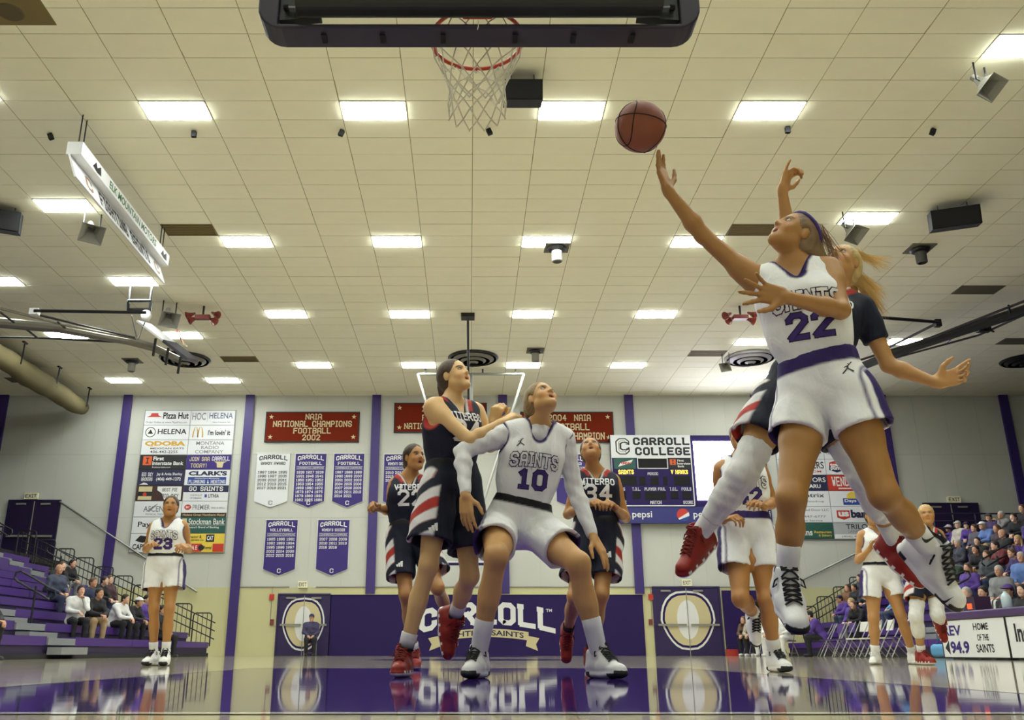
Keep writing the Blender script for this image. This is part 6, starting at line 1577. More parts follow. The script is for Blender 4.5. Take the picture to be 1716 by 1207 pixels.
        lay.append((h - (bh - sp.get('bw', .024)), BLK if dark else band_col))
        return paint(P, NAVY if dark else WHT, lay)
    sho = sdf_obj('shorts', fsd, M_CLOTH, root, shc)
    # ---- numbers and names
    C = pel + up * (J['neck'] - pel).length * (.62 if dark else .56)
    tf = nrm(fs + sp.get('tn', Vector((0, 0, 0)))); pr = nrm(-rs - tf * (-rs).dot(tf)); place = Plane(C, pr, nrm(tf.cross(pr)) if tf.cross(pr).dot(up) > 0 else -nrm(tf.cross(pr)), tf)
    if dark:
        chest_text(jer, place, sp.get('word', 'VITERBO'), .042, None, M_WHT, cy=.100 * TL, arch=0, serif=False, wd=1.4, xs=.86)
        if sp.get('num'): chest_text(jer, place, sp['num'], .105, None, M_WHT, cy=.0, serif=False, wd=1.35)
    else:
        chest_text(jer, place, sp.get('word', 'SAINTS'), .064, M_DKP, M_WHT, cy=.050 * TL, serif=True, wd=1.3, slack=.46, arch=.010, gap=.9, xs=.74)
        if sp.get('num'): chest_text(jer, place, sp['num'], .092, M_DKP, M_PURPT, cy=-.052 * TL, serif=False, slack=.35, wd=1.2, gap=1.3)
    # ---- socks, shoes, knee sleeves
    for S, sg in (('L', -1), ('R', 1)):
        kn, an = J['kn' + S], J['an' + S]; sk = sp['sock']; top = sk[0]; d = nrm(kn - an)
        a = an - d * .035; pts = [a, an + d * .01] + [an + d * (.01 + (top - .01) * t) for t in (.33, .66, .97, 1.0)]
        rr = [q_ * s * (.35 + .65 * sp.get('lg', 1.0)) for q_ in (.044, .0445, .0465, .0485, .0505, .045)]
        tube_on('sock', pts, rr, M_SOCK, root, sk[1] if not (sp.get('brace')) else (lambda P, an=an, d=d: paint(P, sk[1], [(((P - np.array(an)) @ np.array(d)) < .085, BLK)])))
        ft = sp['foot' + S]
        shoe(sp['shoe'], an, ft[0], ft[1], root, s * sp.get('shoe_s', 1.12))
        kp = sp.get('knee' + S)
        if kp:
            hip = J['hip' + S]; A0, A1 = hip.lerp(kn, kp[0]), kn.lerp(an, kp[1])
            fk = Field([Cone(A0, kn, .080 * s, .068 * s, k=.02), Cone(kn, kn.lerp(an, .4), .067 * s, .064 * s, k=.02), Cone(kn.lerp(an, .25), A1, .066 * s, .050 * s, k=.02), Ell(kn + (kn - hip.lerp(an, .5)).normalized() * .02, np.array([.06, .06, .07]) * s, None, .03)], .007)
            fk.cut(Half(A0 + (kn - A0) * .05, -(kn - A0))); fk.cut(Half(A1, (A1 - kn))); fk.wrinkle(.0022, 70, 3)
            sdf_obj('knee_sleeve', fk, M_CLOTH, root, srgb(222, 220, 216))
    return root, J, body, jer, sho, [c for c in root.children if c.name.startswith('sock')], [c for c in root.children if c.name.startswith('shoe')]
V3 = Vector
FLAT = (0, 0, 1)
DBG = False
players = []
players.append(dict(name='A', lg=0.93, Y=3.6, kit='white', num='22', res=.006, cres=.0075, seed=1.0, s=1.0, label='jumping player in white jersey 22 reaching up for the ball', short=.40, skin=srgb(172, 124, 80), hair=srgb(128, 104, 78), mouth=1.0, look=(0, .3),
  J=dict(neck=(1327, 447, 0), head=(1331, 397, -.02), shR=(1266, 472, .05), elR=(1178, 395, .02), wrR=(1121, 322, -.04), shL=(1390, 455, -.04), elL=(1409, 520, -.16), wrL=(1320, 499, -.30),
         hipR=(1352, 668, .06), hipL=(1416, 656, -.05), knR=(1326, 835, -.06), anR=(1319, 975, .07), knL=(1481, 828, -.12), anL=(1562, 925, .13)),
  hf=V3((-.68, -.36, .64)), hu=V3((.62, .12, .76)), belt=PURPLE, bw=.045, sock=(.16, srgb(232, 231, 230)), shoe='white', shoe_s=1.25, band=M_PURPT,
  handR=(V3((-.28, -.05, 1)), V3((.55, -.55, .3)), (.10, .08, .12, .18), .1, .14), handL=(V3((-.95, -.10, .18)), V3((.1, -.9, -.25)), (.12, .10, .12, .18), .1, .42),
  footR=(V3((-.14, -.80, -.52)), V3((-.05, -.52, .82))), footL=(V3((.40, -.42, -.80)), V3((.25, -.85, .50))),
  tail=[((0, -.085, .02), (-.01, -.16, -.02), .062, .055), ((-.01, -.16, -.02), (-.02, -.23, -.10), .052, .025)], strands=[((0, -.12, .03), (-.02, -.2, .0), (-.04, -.28, -.06), 40), ((0, -.12, -.02), (-.01, -.18, -.08), (-.02, -.26, -.16), 30), ((-.03, -.05, .11), (-.05, -.14, .09), (-.06, -.2, .04), 16)]))
players.append(dict(name='B', lg=0.92, Y=4.15, kit='dark', num=None, res=.0075, cres=.0085, seed=2.0, s=1.0, label='jumping defender in dark blue with white knee sleeves, behind the player reaching for the ball', short=.56, skin=srgb(192, 142, 100), hair=srgb(196, 168, 112), cap=True,
  J=dict(neck=(1392, 487, 0), head=(1412, 445, .0), shR=(1335, 500, .05), elR=(1322, 400, .05), wrR=(1311, 322, -.05), shL=(1443, 517, -.02), elL=(1489, 612, -.03), wrL=(1566, 641, -.12),
         hipR=(1306, 668, 0), hipL=(1370, 668, .02), knR=(1243, 797, -.12), anR=(1170, 899, .06), knL=(1447, 800, -.06), anL=(1503, 912, .12)),
  hf=V3((-.55, -.6, .45)), hu=V3((.3, .25, .9)), sock=(.13, srgb(228, 226, 224)), shoe='red', kneeR=(.62, .72), kneeL=(.55, .62),
  handR=(V3((.30, -.1, .9)), V3((.6, -.5, -.2)), (.75, .7, .7, .1), .2, .1), handL=(V3((.92, -.2, .22)), V3((.1, -.9, .2)), (.05, .5, .6, .6), .1, .3),
  footR=(V3((-.62, -.40, -.55)), V3((-.30, -.55, .75))), footL=(V3((.30, -.60, -.62)), V3((.1, -.75, .65))),
  tail=[((0, -.10, .02), (0, -.16, -.04), .04, .02)], strands=[((0, -.09, .06), (-.05, -.18, .06), (-.08, -.26, .02), 50), ((-.03, -.09, -.02), (-.08, -.17, -.06), (-.10, -.24, -.14), 50), ((-.05, -.02, .1), (-.08, -.1, .12), (-.14, -.15, .12), 25)]))
players.append(dict(name='C', Y=5.1, kit='white', num='10', res=.0063, cres=.0078, seed=3.0, s=1.02, label='crouching player in white jersey 10 with long white sleeves, looking up', short=.62, flare=.018, skin=srgb(204, 156, 114), hair=srgb(132, 106, 66), mouth=.7, sleeves=True, look=(.2, .5),
  J=dict(neck=(902, 717, -.04), head=(907, 672, -.10), shR=(853, 727, -.05), elR=(775, 757, -.12), wrR=(780, 828, -.28), shL=(944, 738, .0), elL=(963, 820, .04), wrL=(993, 898, -.10),
         hipR=(840, 884, .02), hipL=(893, 886, .04), knR=(832, 932, -.38), anR=('f', 801, -.22), knL=(969, 945, -.30), anL=('f', 1005, -.24)),
  hf=V3((.42, -.70, .56)), hu=V3((-.18, .48, .86)), belt=BLK, sock=(.20, srgb(226, 225, 224)), shoe='white',
  handR=(V3((.05, -.1, -1)), V3((.5, .8, 0)), (.15, .15, .18, .2), .2, .1), handL=(V3((.45, -.2, -.85)), V3((-.7, .5, -.3)), (.1, .12, .15, .2), .3, .15),
  footR=(V3((-.30, -.95, -.06)), V3((0, 0, 1))), footL=(V3((.42, -.90, 0)), V3((0, 0, 1))),
  tail=[((0, -.09, .03), (-.02, -.15, -.03), .055, .045), ((-.02, -.15, -.03), (-.04, -.18, -.12), .045, .018)], strands=[((-.02, -.1, .04), (-.09, -.14, .03), (-.16, -.15, -.02), 35), ((-.02, -.10, -.02), (-.08, -.15, -.05), (-.13, -.17, -.1), 20)]))
players.append(dict(name='D', lg=0.86, Y=5.2, kit='dark', num='24', res=.0063, cres=.0078, seed=4.0, s=1.0, label='tall player in dark blue with red and white side stripes, forearm on the crouching player', short=.74, flare=.035, skin=srgb(222, 180, 142), hair=srgb(74, 56, 42), mouth=.4, look=(.3, .2), brace=True,
  J=dict(neck=(757, 676, 0), head=(761, 633, -.02), shR=(726, 684, -.10), elR=(788, 738, -.22), wrR=(838, 710, -.16), shL=(797, 692, .13), elL=(822, 748, .10), wrL=(826, 712, -.02),
         hipR=(737, 815, -.05), hipL=(775, 817, .08), knR=(718, 948, -.16), anR=('f', 676, -.10), knL=(787, 965, -.02), anL=(760, 1040, .22)),
  hf=V3((.70, -.62, .34)), hu=V3((-.26, .18, .95)), sock=(.13, srgb(224, 222, 222)), shoe='red',
  handR=(V3((.75, .2, .5)), V3((.3, .5, -.8)), (.5, .55, .6, .6), .3, .1), handL=(V3((.2, -.35, .7)), V3((.4, .6, .2)), (.85, .85, .85, .85), .8, .02),
  footR=(V3((-.12, -1, 0)), V3((0, 0, 1))), footL=(V3((.20, -.35, -.90)), V3((.62, -.72, .20))),
  tail=[((0, -.10, -.02), (0, -.125, -.09), .04, .025)], strands=[((0, -.09, -.05), (0, -.12, -.09), (0, -.13, -.13), 20)]))
players.append(dict(name='E', lg=0.86, Y=7.2, kit='dark', num='22', res=.0085, cres=.0095, seed=5.0, s=1.0, label='running player in dark blue jersey 22 at the left of the group', short=.72, spl=.030, flare=.014, skin=srgb(182, 130, 90), hair=srgb(58, 42, 32), mouth=.8,
  J=dict(neck=(685, 800, 0), head=(694, 768, -.05), shR=(663, 812, 0), elR=(652, 856, .06), wrR=(634, 852, -.16), shL=(717, 812, .03), elL=(735, 855, .04), wrL=(720, 872, -.18),
         hipR=(672, 903, 0), hipL=(705, 903, .02), knR=(680, 996, -.14), anR=('f', 694, .02), knL=(733, 985, -.15), anL=(755, 1040, .28)),
  hf=V3((.55, -.82, .12)), hu=V3((-.1, .1, 1)), sock=(.10, srgb(224, 222, 222)), shoe='red',
  handR=(V3((-.5, -.8, .1)), V3((.5, -.3, -.8)), (.8, .8, .8, .8), .7, .02), handL=(V3((-.3, -.8, .3)), V3((-.8, .3, 0)), (.7, .7, .7, .7), .6, .05),
  footR=(V3((.12, -1, 0)), V3((0, 0, 1))), footL=(V3((.1, -.3, -.95)), V3((0, -.95, .3))), tail=[((0, -.10, .03), (0, -.13, -.03), .04, .03)]))
players.append(dict(name='F', lg=0.86, Y=6.75, kit='dark', num='34', res=.0085, cres=.0095, seed=6.0, s=1.0, label='running player in dark blue jersey 34 looking up, left of the scoreboard', short=.72, spl=.030, flare=.014, skin=srgb(184, 132, 90), hair=srgb(92, 66, 46), mouth=.7, look=(0, .3),
  J=dict(neck=(997, 790, 0), head=(990, 757, -.06), shR=(969, 806, 0), elR=(952, 862, .06), wrR=(982, 848, -.18), shL=(1027, 808, 0), elL=(1048, 868, .04), wrL=(1032, 852, -.20),
         hipR=(982, 900, 0), hipL=(1015, 900, 0), knR=(963, 1000, -.16), anR=(951, 1060, .22), knL=(1008, 995, -.14), anL=('f', 990, .02)),
  hf=V3((-.12, -.80, .58)), hu=V3((.02, .52, .85)), sock=(.10, srgb(40, 38, 42)), shoe='red',
  handR=(V3((.5, -.8, .2)), V3((.2, .3, -.9)), (.6, .6, .6, .6), .5, .1), handL=(V3((-.5, -.8, .3)), V3((-.3, .3, -.9)), (.7, .7, .7, .7), .5, .05),
  footR=(V3((-.1, -.25, -.95)), V3((0, -.95, .25))), footL=(V3((-.05, -1, 0)), V3((0, 0, 1))), tail=[((0, -.10, .03), (0, -.14, -.02), .045, .035)]))
players.append(dict(name='G', lg=0.84, Y=9.3, kit='white', num='23', res=.010, cres=.0105, seed=7.0, s=1.0, label='player in white jersey 23 jogging in front of the left bleachers', short=.55, spl=.034, flare=.008, skin=srgb(178, 126, 82), hair=srgb(60, 44, 34), mouth=.3,
  J=dict(neck=(284, 873, 0), head=(286, 850, -.03), shR=(259, 884, 0), elR=(245, 921, .06), wrR=(253, 914, -.20), shL=(307, 884, 0), elL=(316, 922, .06), wrL=(314, 916, -.20),
         hipR=(263, 950, 0), hipL=(289, 950, 0), knR=(258, 1020, -.06), anR=('f', 257, .0), knL=(284, 1020, -.08), anL=('f', 277, -.06)),
  hf=V3((.2, -.95, .15)), hu=V3((0, .15, 1)), belt=BLK, sock=(.12, srgb(230, 229, 228)), shoe='white',
  handR=(V3((.30, -.9, .1)), V3((.1, .3, -.9)), (.3, .3, .3, .3), .3, .15), handL=(V3((-.12, -.9, -.1)), V3((-.5, .2, -.7)), (.6, .6, .6, .6), .5, .1),
  footR=(V3((-.1, -1, 0)), V3((0, 0, 1))), footL=(V3((.2, -1, 0)), V3((0, 0, 1))), tail=[((0, -.10, -.02), (-.03, -.12, -.1), .035, .02)]))
players.append(dict(name='H', lg=0.93, Y=6.4, kit='white', num='42', res=.0085, cres=.0095, seed=8.0, s=1.0, label='running player in white jersey 42 in front of the video screen', short=.55, spl=.034, flare=.008, skin=srgb(180, 126, 82), hair=srgb(120, 88, 62), mouth=.4, band=M_WHT,
  J=dict(neck=(1240, 770, 0), head=(1242, 735, -.04), shR=(1209, 787, 0), elR=(1203, 845, .08), wrR=(1212, 872, -.12), shL=(1272, 787, 0), elL=(1296, 842, .04), wrL=(1281, 850, -.19),
         hipR=(1234, 898, 0), hipL=(1270, 896, 0), knR=(1241, 1003, -.16), anR=(1265, 1030, .22), knL=(1284, 1005, -.12), anL=('f', 1299, .0)),
  hf=V3((-.35, -.88, .35)), hu=V3((.1, .3, .95)), belt=PURPLE, bw=.036, sock=(.12, srgb(228, 227, 226)), shoe='white',
  handR=(V3((.5, -.8, .1)), V3((.3, .2, -.9)), (.6, .6, .6, .6), .5, .1), handL=(V3((-.6, -.7, .2)), V3((-.2, .3, -.9)), (.4, .45, .5, .5), .4, .12),
  footR=(V3((-.08, -.35, -.92)), V3((0, -.92, .35))), footL=(V3((.05, -1, 0)), V3((0, 0, 1))), tail=[((0, -.10, .03), (0, -.15, -.04), .04, .025)]))
players.append(dict(name='I', lg=0.95, Y=10.2, kit='white', num='4', res=.010, cres=.0105, seed=9.0, s=1.0, label='player in white jersey 4 with hands up, in front of the right bleachers', short=.55, spl=.034, flare=.008, skin=srgb(186, 136, 98), hair=srgb(52, 40, 32),
  J=dict(neck=(1467, 888, 0), head=(1462, 865, -.03), shR=(1445, 899, 0), elR=(1438, 940, .04), wrR=(1456, 922, -.16), shL=(1492, 898, .02), elL=(1500, 936, .02), wrL=(1486, 928, -.19),
         hipR=(1462, 966, 0), hipL=(1487, 965, 0), knR=(1464, 1036, -.05), anR=('f', 1467, .0), knL=(1509, 1030, -.10), anL=('f', 1530, .04)),
  hf=V3((-.1, -.98, .1)), hu=V3((0, .1, 1)), belt=NAVY, sock=(.10, srgb(230, 229, 228)), shoe='plainwhite', shoe_s=1.08,
  handR=(V3((.4, -.5, .8)), V3((.5, -.6, -.4)), (.2, .2, .2, .25), .2, .2), handL=(V3((-.4, -.6, .6)), V3((-.5, -.6, -.4)), (.3, .3, .3, .3), .3, .2),
  footR=(V3((-.6, -.8, 0)), V3((0, 0, 1))), footL=(V3((-.1, -1, 0)), V3((0, 0, 1))), tail=[((0, -.10, -.02), (0, -.13, -.1), .035, .02)]))
players.append(dict(name='J', lg=0.88, Y=9.9, kit='dark', num=None, res=.010, cres=.0105, seed=10.0, s=1.0, label='running player in dark blue with white knee sleeves and red shoes beside the scorers table', short=.6, flare=.02, skin=srgb(190, 140, 102), hair=srgb(196, 166, 110),
  J=dict(neck=(1551, 886, 0), head=(1553, 864, -.02), shR=(1530, 898, 0), elR=(1520, 936, .05), wrR=(1535, 920, -.18), shL=(1573, 897, 0), elL=(1586, 934, .04), wrL=(1570, 925, -.2),
         hipR=(1540, 968, 0), hipL=(1564, 967, 0), knR=(1535, 1034, -.10), anR=('f', 1545, .0), knL=(1571, 1030, -.12), anL=(1577, 1042, .26)),
  hf=V3((-.4, -.9, .1)), hu=V3((0, .1, 1)), sock=(.10, srgb(226, 224, 224)), shoe='red', kneeR=(.6, .55), kneeL=(.6, .55),
  handR=(V3((.4, -.7, .3)), V3((.3, .2, -.9)), (.6, .6, .6, .6), .5, .1), handL=(V3((-.4, -.7, .3)), V3((-.3, .3, -.9)), (.7, .7, .7, .7), .5, .05),
  footR=(V3((.05, -1, 0)), V3((0, 0, 1))), footL=(V3((.05, -.3, -.95)), V3((0, -.95, .3))), tail=[((0, -.10, .03), (0, -.15, -.04), .04, .025)]))
BUILT = {}
for sp in players:
    if DBG: sp['dbg'] = True
    BUILT[sp['name']] = make_player(sp)

# printed maker's marks
Ak = BUILT['A']; Ck = BUILT['C']
for o in Ak[5]: mark_at(o, 1338, 968, 3.6, swoosh_quads(.055), M_INK) if abs(proj(np.mean([o.matrix_world @ v.co + BASE[o.name] for v in list(o.data.vertices)[:40]], axis=0))[0] - 1319) < 60 else mark_at(o, 1558, 905, 3.75, swoosh_quads(.055), M_INK)
for o in Ak[6]:
    mark_at(o, 1309, 1052, 3.45, swoosh_quads(.05), M_INK); mark_at(o, 1588, 1008, 3.6, swoosh_quads(.05), M_INK)
mark_at(Ck[3], 872, 742, 4.95, figure_quads(.05), M_INK); mark_at(Ak[4], 1420, 618, 3.4, figure_quads(.05), M_INK)
for k_, px, py, Y in (('D', 728, 884, 5.0), ('E', 671, 946, 7.1), ('F', 1020, 930, 6.6)): mark_at(BUILT[k_][4], px, py, Y, bars_quads(.055), M_WHITEP)
mark_at(BUILT['E'][3], 672, 816, 7.1, bars_quads(.04), M_WHITEP); mark_at(BUILT['F'][3], 978, 810, 6.6, bars_quads(.04), M_WHITEP)
# ================================================================== SPECTATORS (facing -y in their own frame, hips over the origin)
M_SKINS = [mat('crowd_skin_%d' % i, c, .5, noise=.05, nscale=20) for i, c in enumerate(((206, 158, 130), (192, 142, 112), (218, 174, 148)))]
def crowd_pose(kind):
    J = dict(hipL=V3((.09, 0, .53)), hipR=V3((-.09, 0, .53)), knL=V3((.13, -.43, .52)), knR=V3((-.13, -.43, .52)), anL=V3((.13, -.42, .09)), anR=V3((-.12, -.38, .09)))
    if kind == 'upright':
        J.update(neck=V3((0, .03, 1.08)), head=V3((0, -.0, 1.24)), shL=V3((.19, .03, 1.02)), shR=V3((-.19, .03, 1.02)), elL=V3((.25, -.04, .76)), elR=V3((-.25, -.04, .76)), wrL=V3((.10, -.27, .66)), wrR=V3((-.10, -.27, .66)))
    elif kind == 'lean':
        J.update(neck=V3((0, -.22, 1.0)), head=V3((0, -.31, 1.14)), shL=V3((.18, -.18, .95)), shR=V3((-.18, -.18, .95)), elL=V3((.20, -.36, .70)), elR=V3((-.20, -.36, .70)), wrL=V3((.04, -.54, .66)), wrR=V3((-.04, -.54, .66)))
    elif kind == 'chin':
        J.update(neck=V3((0, -.06, 1.06)), head=V3((.02, -.12, 1.21)), shL=V3((.19, -.05, 1.0)), shR=V3((-.19, -.05, 1.0)), elL=V3((.16, -.30, .80)), elR=V3((-.22, -.14, .76)), wrL=V3((.05, -.26, 1.03)), wrR=V3((-.02, -.32, .72)))
    else:   # standing
        J = dict(hipL=V3((.09, 0, .92)), hipR=V3((-.09, 0, .92)), knL=V3((.11, -.02, .5)), knR=V3((-.11, -.03, .5)), anL=V3((.12, 0, .09)), anR=V3((-.12, 0, .09)), neck=V3((0, .01, 1.47)), head=V3((0, -.03, 1.63)), shL=V3((.19, .01, 1.41)), shR=V3((-.19, .01, 1.41)), elL=V3((.25, .03, 1.13)), elR=V3((-.25, .03, 1.13)), wrL=V3((.16, -.2, 1.1)), wrR=V3((-.16, -.2, 1.1)))
    J['hf'], J['hu'] = V3((0, -1, .02)), V3((0, .02, 1)); return J
CROWD_ME = {}
def crowd_parts(kind):
    if kind in CROWD_ME: return CROWD_ME[kind]
    J = crowd_pose(kind); pel, up, rs, rh, fs, fh = torso_frame(J); out = {}
    HA, HS, L, M = head_prims(J['head'], J['hf'], J['hu'], 1.04, .3)
    A = list(HA) + [Cone(J['neck'] - up * .05, J['head'] - V3((0, -.02, .06)), .058, .052, k=.03)]
    for S, sg in (('L', -1), ('R', 1)):
        d = nrm(V3((-.3 * (1 if S == 'L' else -1), -.6, -.3 if kind != 'chin' or S == 'R' else .5))); A += hand_prims(J['wr' + S], d, V3((0, .2, -1)), sg, (.4, .4, .45, .5), .4, .1)
        A.append(Cone(J['el' + S].lerp(J['wr' + S], .75), J['wr' + S], .03, .026, k=.015)); A.append(Cone(J['el' + S], J['wr' + S], .022, .022, k=.01)); A.append(Cone(J['sh' + S], J['el' + S], .024, .024, k=.01)); A.append(Cone(J['neck'] - up * .06, J['sh' + S] - up * .02, .026, .026, k=.01))
    f = Field(A, .0105)
    for q in HS: f.op(q, 's')
    out['body'] = f.mesh()
    T = torso_prims(J, 1.12, .022, .02)
    for S, sg in (('L', -1), ('R', 1)):
        sh, el, wr = J['sh' + S], J['el' + S], J['wr' + S]
        T += [Cone(J['neck'] + rs * sg * .04 - up * .02, sh, .058, .070, k=.05), Cone(sh, el, .074, .056, k=.04), Cone(el, wr, .056, .040, k=.025)]
    f = Field(T, .0175); f.wrinkle(.006, 26, 1.5); out['top'] = f.mesh()
    T = [Cone(pel + rh * .09, pel - rh * .09, .125, .125, k=.05)]
    for S in 'LR': T += [Cone(J['hip' + S], J['kn' + S], .105, .080, k=.04), Cone(J['kn' + S], J['an' + S] + V3((0, 0, .0)), .078, .055, k=.03)]
    f = Field(T, .0185); f.wrinkle(.005, 24, 3); f.cut(Half((0, 0, .07), (0, 0, -1))); out['trousers'] = f.mesh()
    s = 1.04
    HH = [Ell(L(0, -.012, .040), np.array([.082, .100, .090]) * s, M, .01), Ell(L(0, -.05, -.01), np.array([.072, .062, .07]) * s, M, .03)]
    f = Field(HH, .0115); f.op(Ell(L(0, .085, -.03), np.array([.068, .078, .095]) * s, M, .01), 's'); f.op(Ell(L(0, .05, -.09), np.array([.1, .06, .06]) * s, M, .01), 's'); out['short'] = f.mesh()
    f = Field(HH + [Cone(L(0, -.06, .0), L(0, -.07, -.16), .075, .06, k=.03), Cone(L(.07, -.02, .0), L(.085, .0, -.17), .028, .024, k=.02), Cone(L(-.07, -.02, .0), L(-.085, .0, -.17), .028, .024, k=.02)], .0115)
    f.op(Ell(L(0, .085, -.03), np.array([.066, .078, .105]) * s, M, .01), 's'); f.wrinkle(.003, 120, 1); out['long'] = f.mesh()
    f = Field([Ell(L(0, -.008, .055), np.array([.086, .104, .078]) * s, M, .01), Cone(L(-.045, .09, .050), L(.045, .09, .050), .06, .06, flat=(M[:, 2], 7), k=.01)], .0115); f.cut(Half(L(0, 0, .038), -V3(M[:, 2]))); out['cap'] = f.mesh()
    P, F, c = shoe_mesh('dark')
    for S in 'LR':
        Mx = np.array([(0, -1, 0), (1, 0, 0), (0, 0, 1)], float); f = Field([Cone((J['an' + S].x, J['an' + S].y + .04, .045), (J['an' + S].x, J['an' + S].y - .15, .036), .045, .04, k=.02), Cone((J['an' + S].x, J['an' + S].y, .05), (J['an' + S].x, J['an' + S].y, .1), .044, .042, k=.02)], .0125); f.cut(Half((0, 0, .002), (0, 0, -1))); out['shoe' + S] = f.mesh()
    res = {}
    for k, (P, F) in out.items():
        o = mobj(k, P, F, None, None, smooth=True, origin=(0, 0, 0)); me = o.data; me.materials.append(M_WHITE); bpy.data.objects.remove(o); res[k] = me
    CROWD_ME[kind] = res
    return res
def cmat(rgb): return mat('cloth_%d_%d_%d' % rgb, rgb, .8, noise=.08, nscale=12, bump=.15, bscale=40)
def hmat(rgb): return mat('crowd_hair_%d_%d_%d' % rgb, rgb, .6, noise=.25, nscale=60)
HAIRC = {'dark': (44, 34, 28), 'brown': (88, 64, 44), 'blond': (176, 146, 96), 'grey': (170, 166, 160), 'black': (24, 21, 20)}
def spectator(loc, rz, kind, top, bottom, hair, label, group=None, style='short', shoes=(225, 222, 218), cap=None, n=[0]):
    me = crowd_parts(kind); n[0] += 1
    r = empty('person', loc, label, 'person', group); r.rotation_euler = (0, 0, rz)
    sc = .97 + .06 * ((n[0] * 37) % 10) / 10; r.scale = (sc, sc, sc)
    def add(name, key, m):
        o = bpy.data.objects.new(name, me[key]); COL.objects.link(o); o.parent = r
        o.material_slots[0].link = 'OBJECT'; o.material_slots[0].material = m; return o
    add('body', 'body', M_SKINS[n[0] % 3]); add('top', 'top', cmat(top)); add('trousers', 'trousers', cmat(bottom))
    if style: add('hair', style, hmat(HAIRC[hair]))
    if cap: add('cap', 'cap', cmat(cap))
    for S in 'LR': add('shoe', 'shoe' + S, cmat(shoes))
    return r
TAKEN = []
def on_row(px, py, sg, label, kind='upright', top=(40, 38, 44), bottom=(40, 42, 50), hair='brown', style='short', cap=None, yaw=0.0, shoes=(60, 58, 60), row=None, group=None):
    J = crowd_pose(kind); hz, hy = J['head'].z, J['head'].y; opts = []
    F0, RUN, RISE = GEO[sg]
    for k in range(NR):
        if row is not None and k != row: continue
        X = F0 + RUN * k + .15; zc = (X + hy) * F_PX / abs(px - PX0); z = S0 + RISE * k - .43 + hz
        Y = (zc - (z - CAM_H) * ST) / CT; e = abs(proj((sg * (X + hy), Y, z))[1] - py) + (200 if Y > (31.7 if sg > 0 else 28.9) or Y < 12 else 0)
        crowd = sum(1 for (s2, k2, y2) in TAKEN if s2 == sg and k2 == k and abs(y2 - Y) < .55)
        opts.append((e + 25 * crowd, k, X, Y))
    e, k, X, Y = min(opts)
    for _ in range(6):                                  # neighbours on one bench keep elbow room
        for (s2, k2, y2) in TAKEN:
            if s2 == sg and k2 == k and abs(y2 - Y) < .52: Y = y2 + (.52 if Y >= y2 else -.52)
    TAKEN.append((sg, k, Y))
    spectator((sg * X, Y, S0 + RISE * k - .43), (-math.pi / 2 if sg > 0 else math.pi / 2) + yaw, kind, top, bottom, hair, label, group, style, shoes, cap)
PUR, BLKC, NAV, WH, GRY, KHA, BLU, JEAN, TAN = (84, 56, 140), (30, 29, 33), (40, 46, 72), (220, 219, 216), (128, 128, 130), (176, 150, 112), (92, 120, 178), (62, 72, 98), (170, 160, 140)
# left side
on_row(99, 953, -1, 'bald spectator in slate blue jacket, highest of the left group', 'upright', (58, 64, 84), (48, 54, 78), style=None, yaw=-.5)
on_row(111, 947, -1, 'spectator with brown hair and bare legs beside the bald one, left bleachers', 'lean', BLKC, (196, 150, 120), 'brown', 'long', yaw=-.5, shoes=WH)
on_row(127, 948, -1, 'spectator in black with grey trousers at the right of the upper left row', 'lean', BLKC, GRY, 'dark', yaw=-.4, shoes=WH)
on_row(156, 978, -1, 'brown haired spectator in navy behind the white hoodie, left bleachers', 'upright', NAV, NAV, 'brown', yaw=-.4)
on_row(179, 973, -1, 'dark haired spectator in black, rear of the left group', 'lean', BLKC, NAV, 'dark', yaw=-.3)
on_row(141, 990, -1, 'spectator in white hoodie holding a camera on the left bleachers', 'chin', WH, BLKC, 'dark', yaw=-.9, shoes=WH)
on_row(175, 992, -1, 'spectator in black top and tan shorts next to the white hoodie', 'lean', BLKC, KHA, 'dark', yaw=-.6, shoes=WH)
on_row(184, 1003, -1, 'spectator with long brown hair between the black top and the white shirt', 'upright', (70, 44, 50), NAV, 'brown', 'long', yaw=-.5, row=3)
on_row(214, 1003, -1, 'spectator in white long sleeved shirt near the white player wearing 23', 'lean', WH, BLKC, 'dark', yaw=-.3, shoes=WH)
on_row(237, 1005, -1, 'spectator in black with a white cap beside the white shirt', 'lean', BLKC, BLKC, 'dark', cap=WH, yaw=-.3, shoes=WH)
on_row(247, 1006, -1, 'spectator in purple partly hidden by the white player wearing 23', 'upright', PUR, NAV, 'dark', yaw=-.4)
on_row(273, 1022, -1, 'spectator in black at the end of the left bleachers behind the legs of 23', 'upright', BLKC, BLKC, 'black', yaw=-.5)
on_row(-6, 1035, -1, 'dark clothed spectator cut by the left edge of the picture', 'lean', (26, 24, 26), (28, 26, 30), 'black', yaw=-.2, row=0)
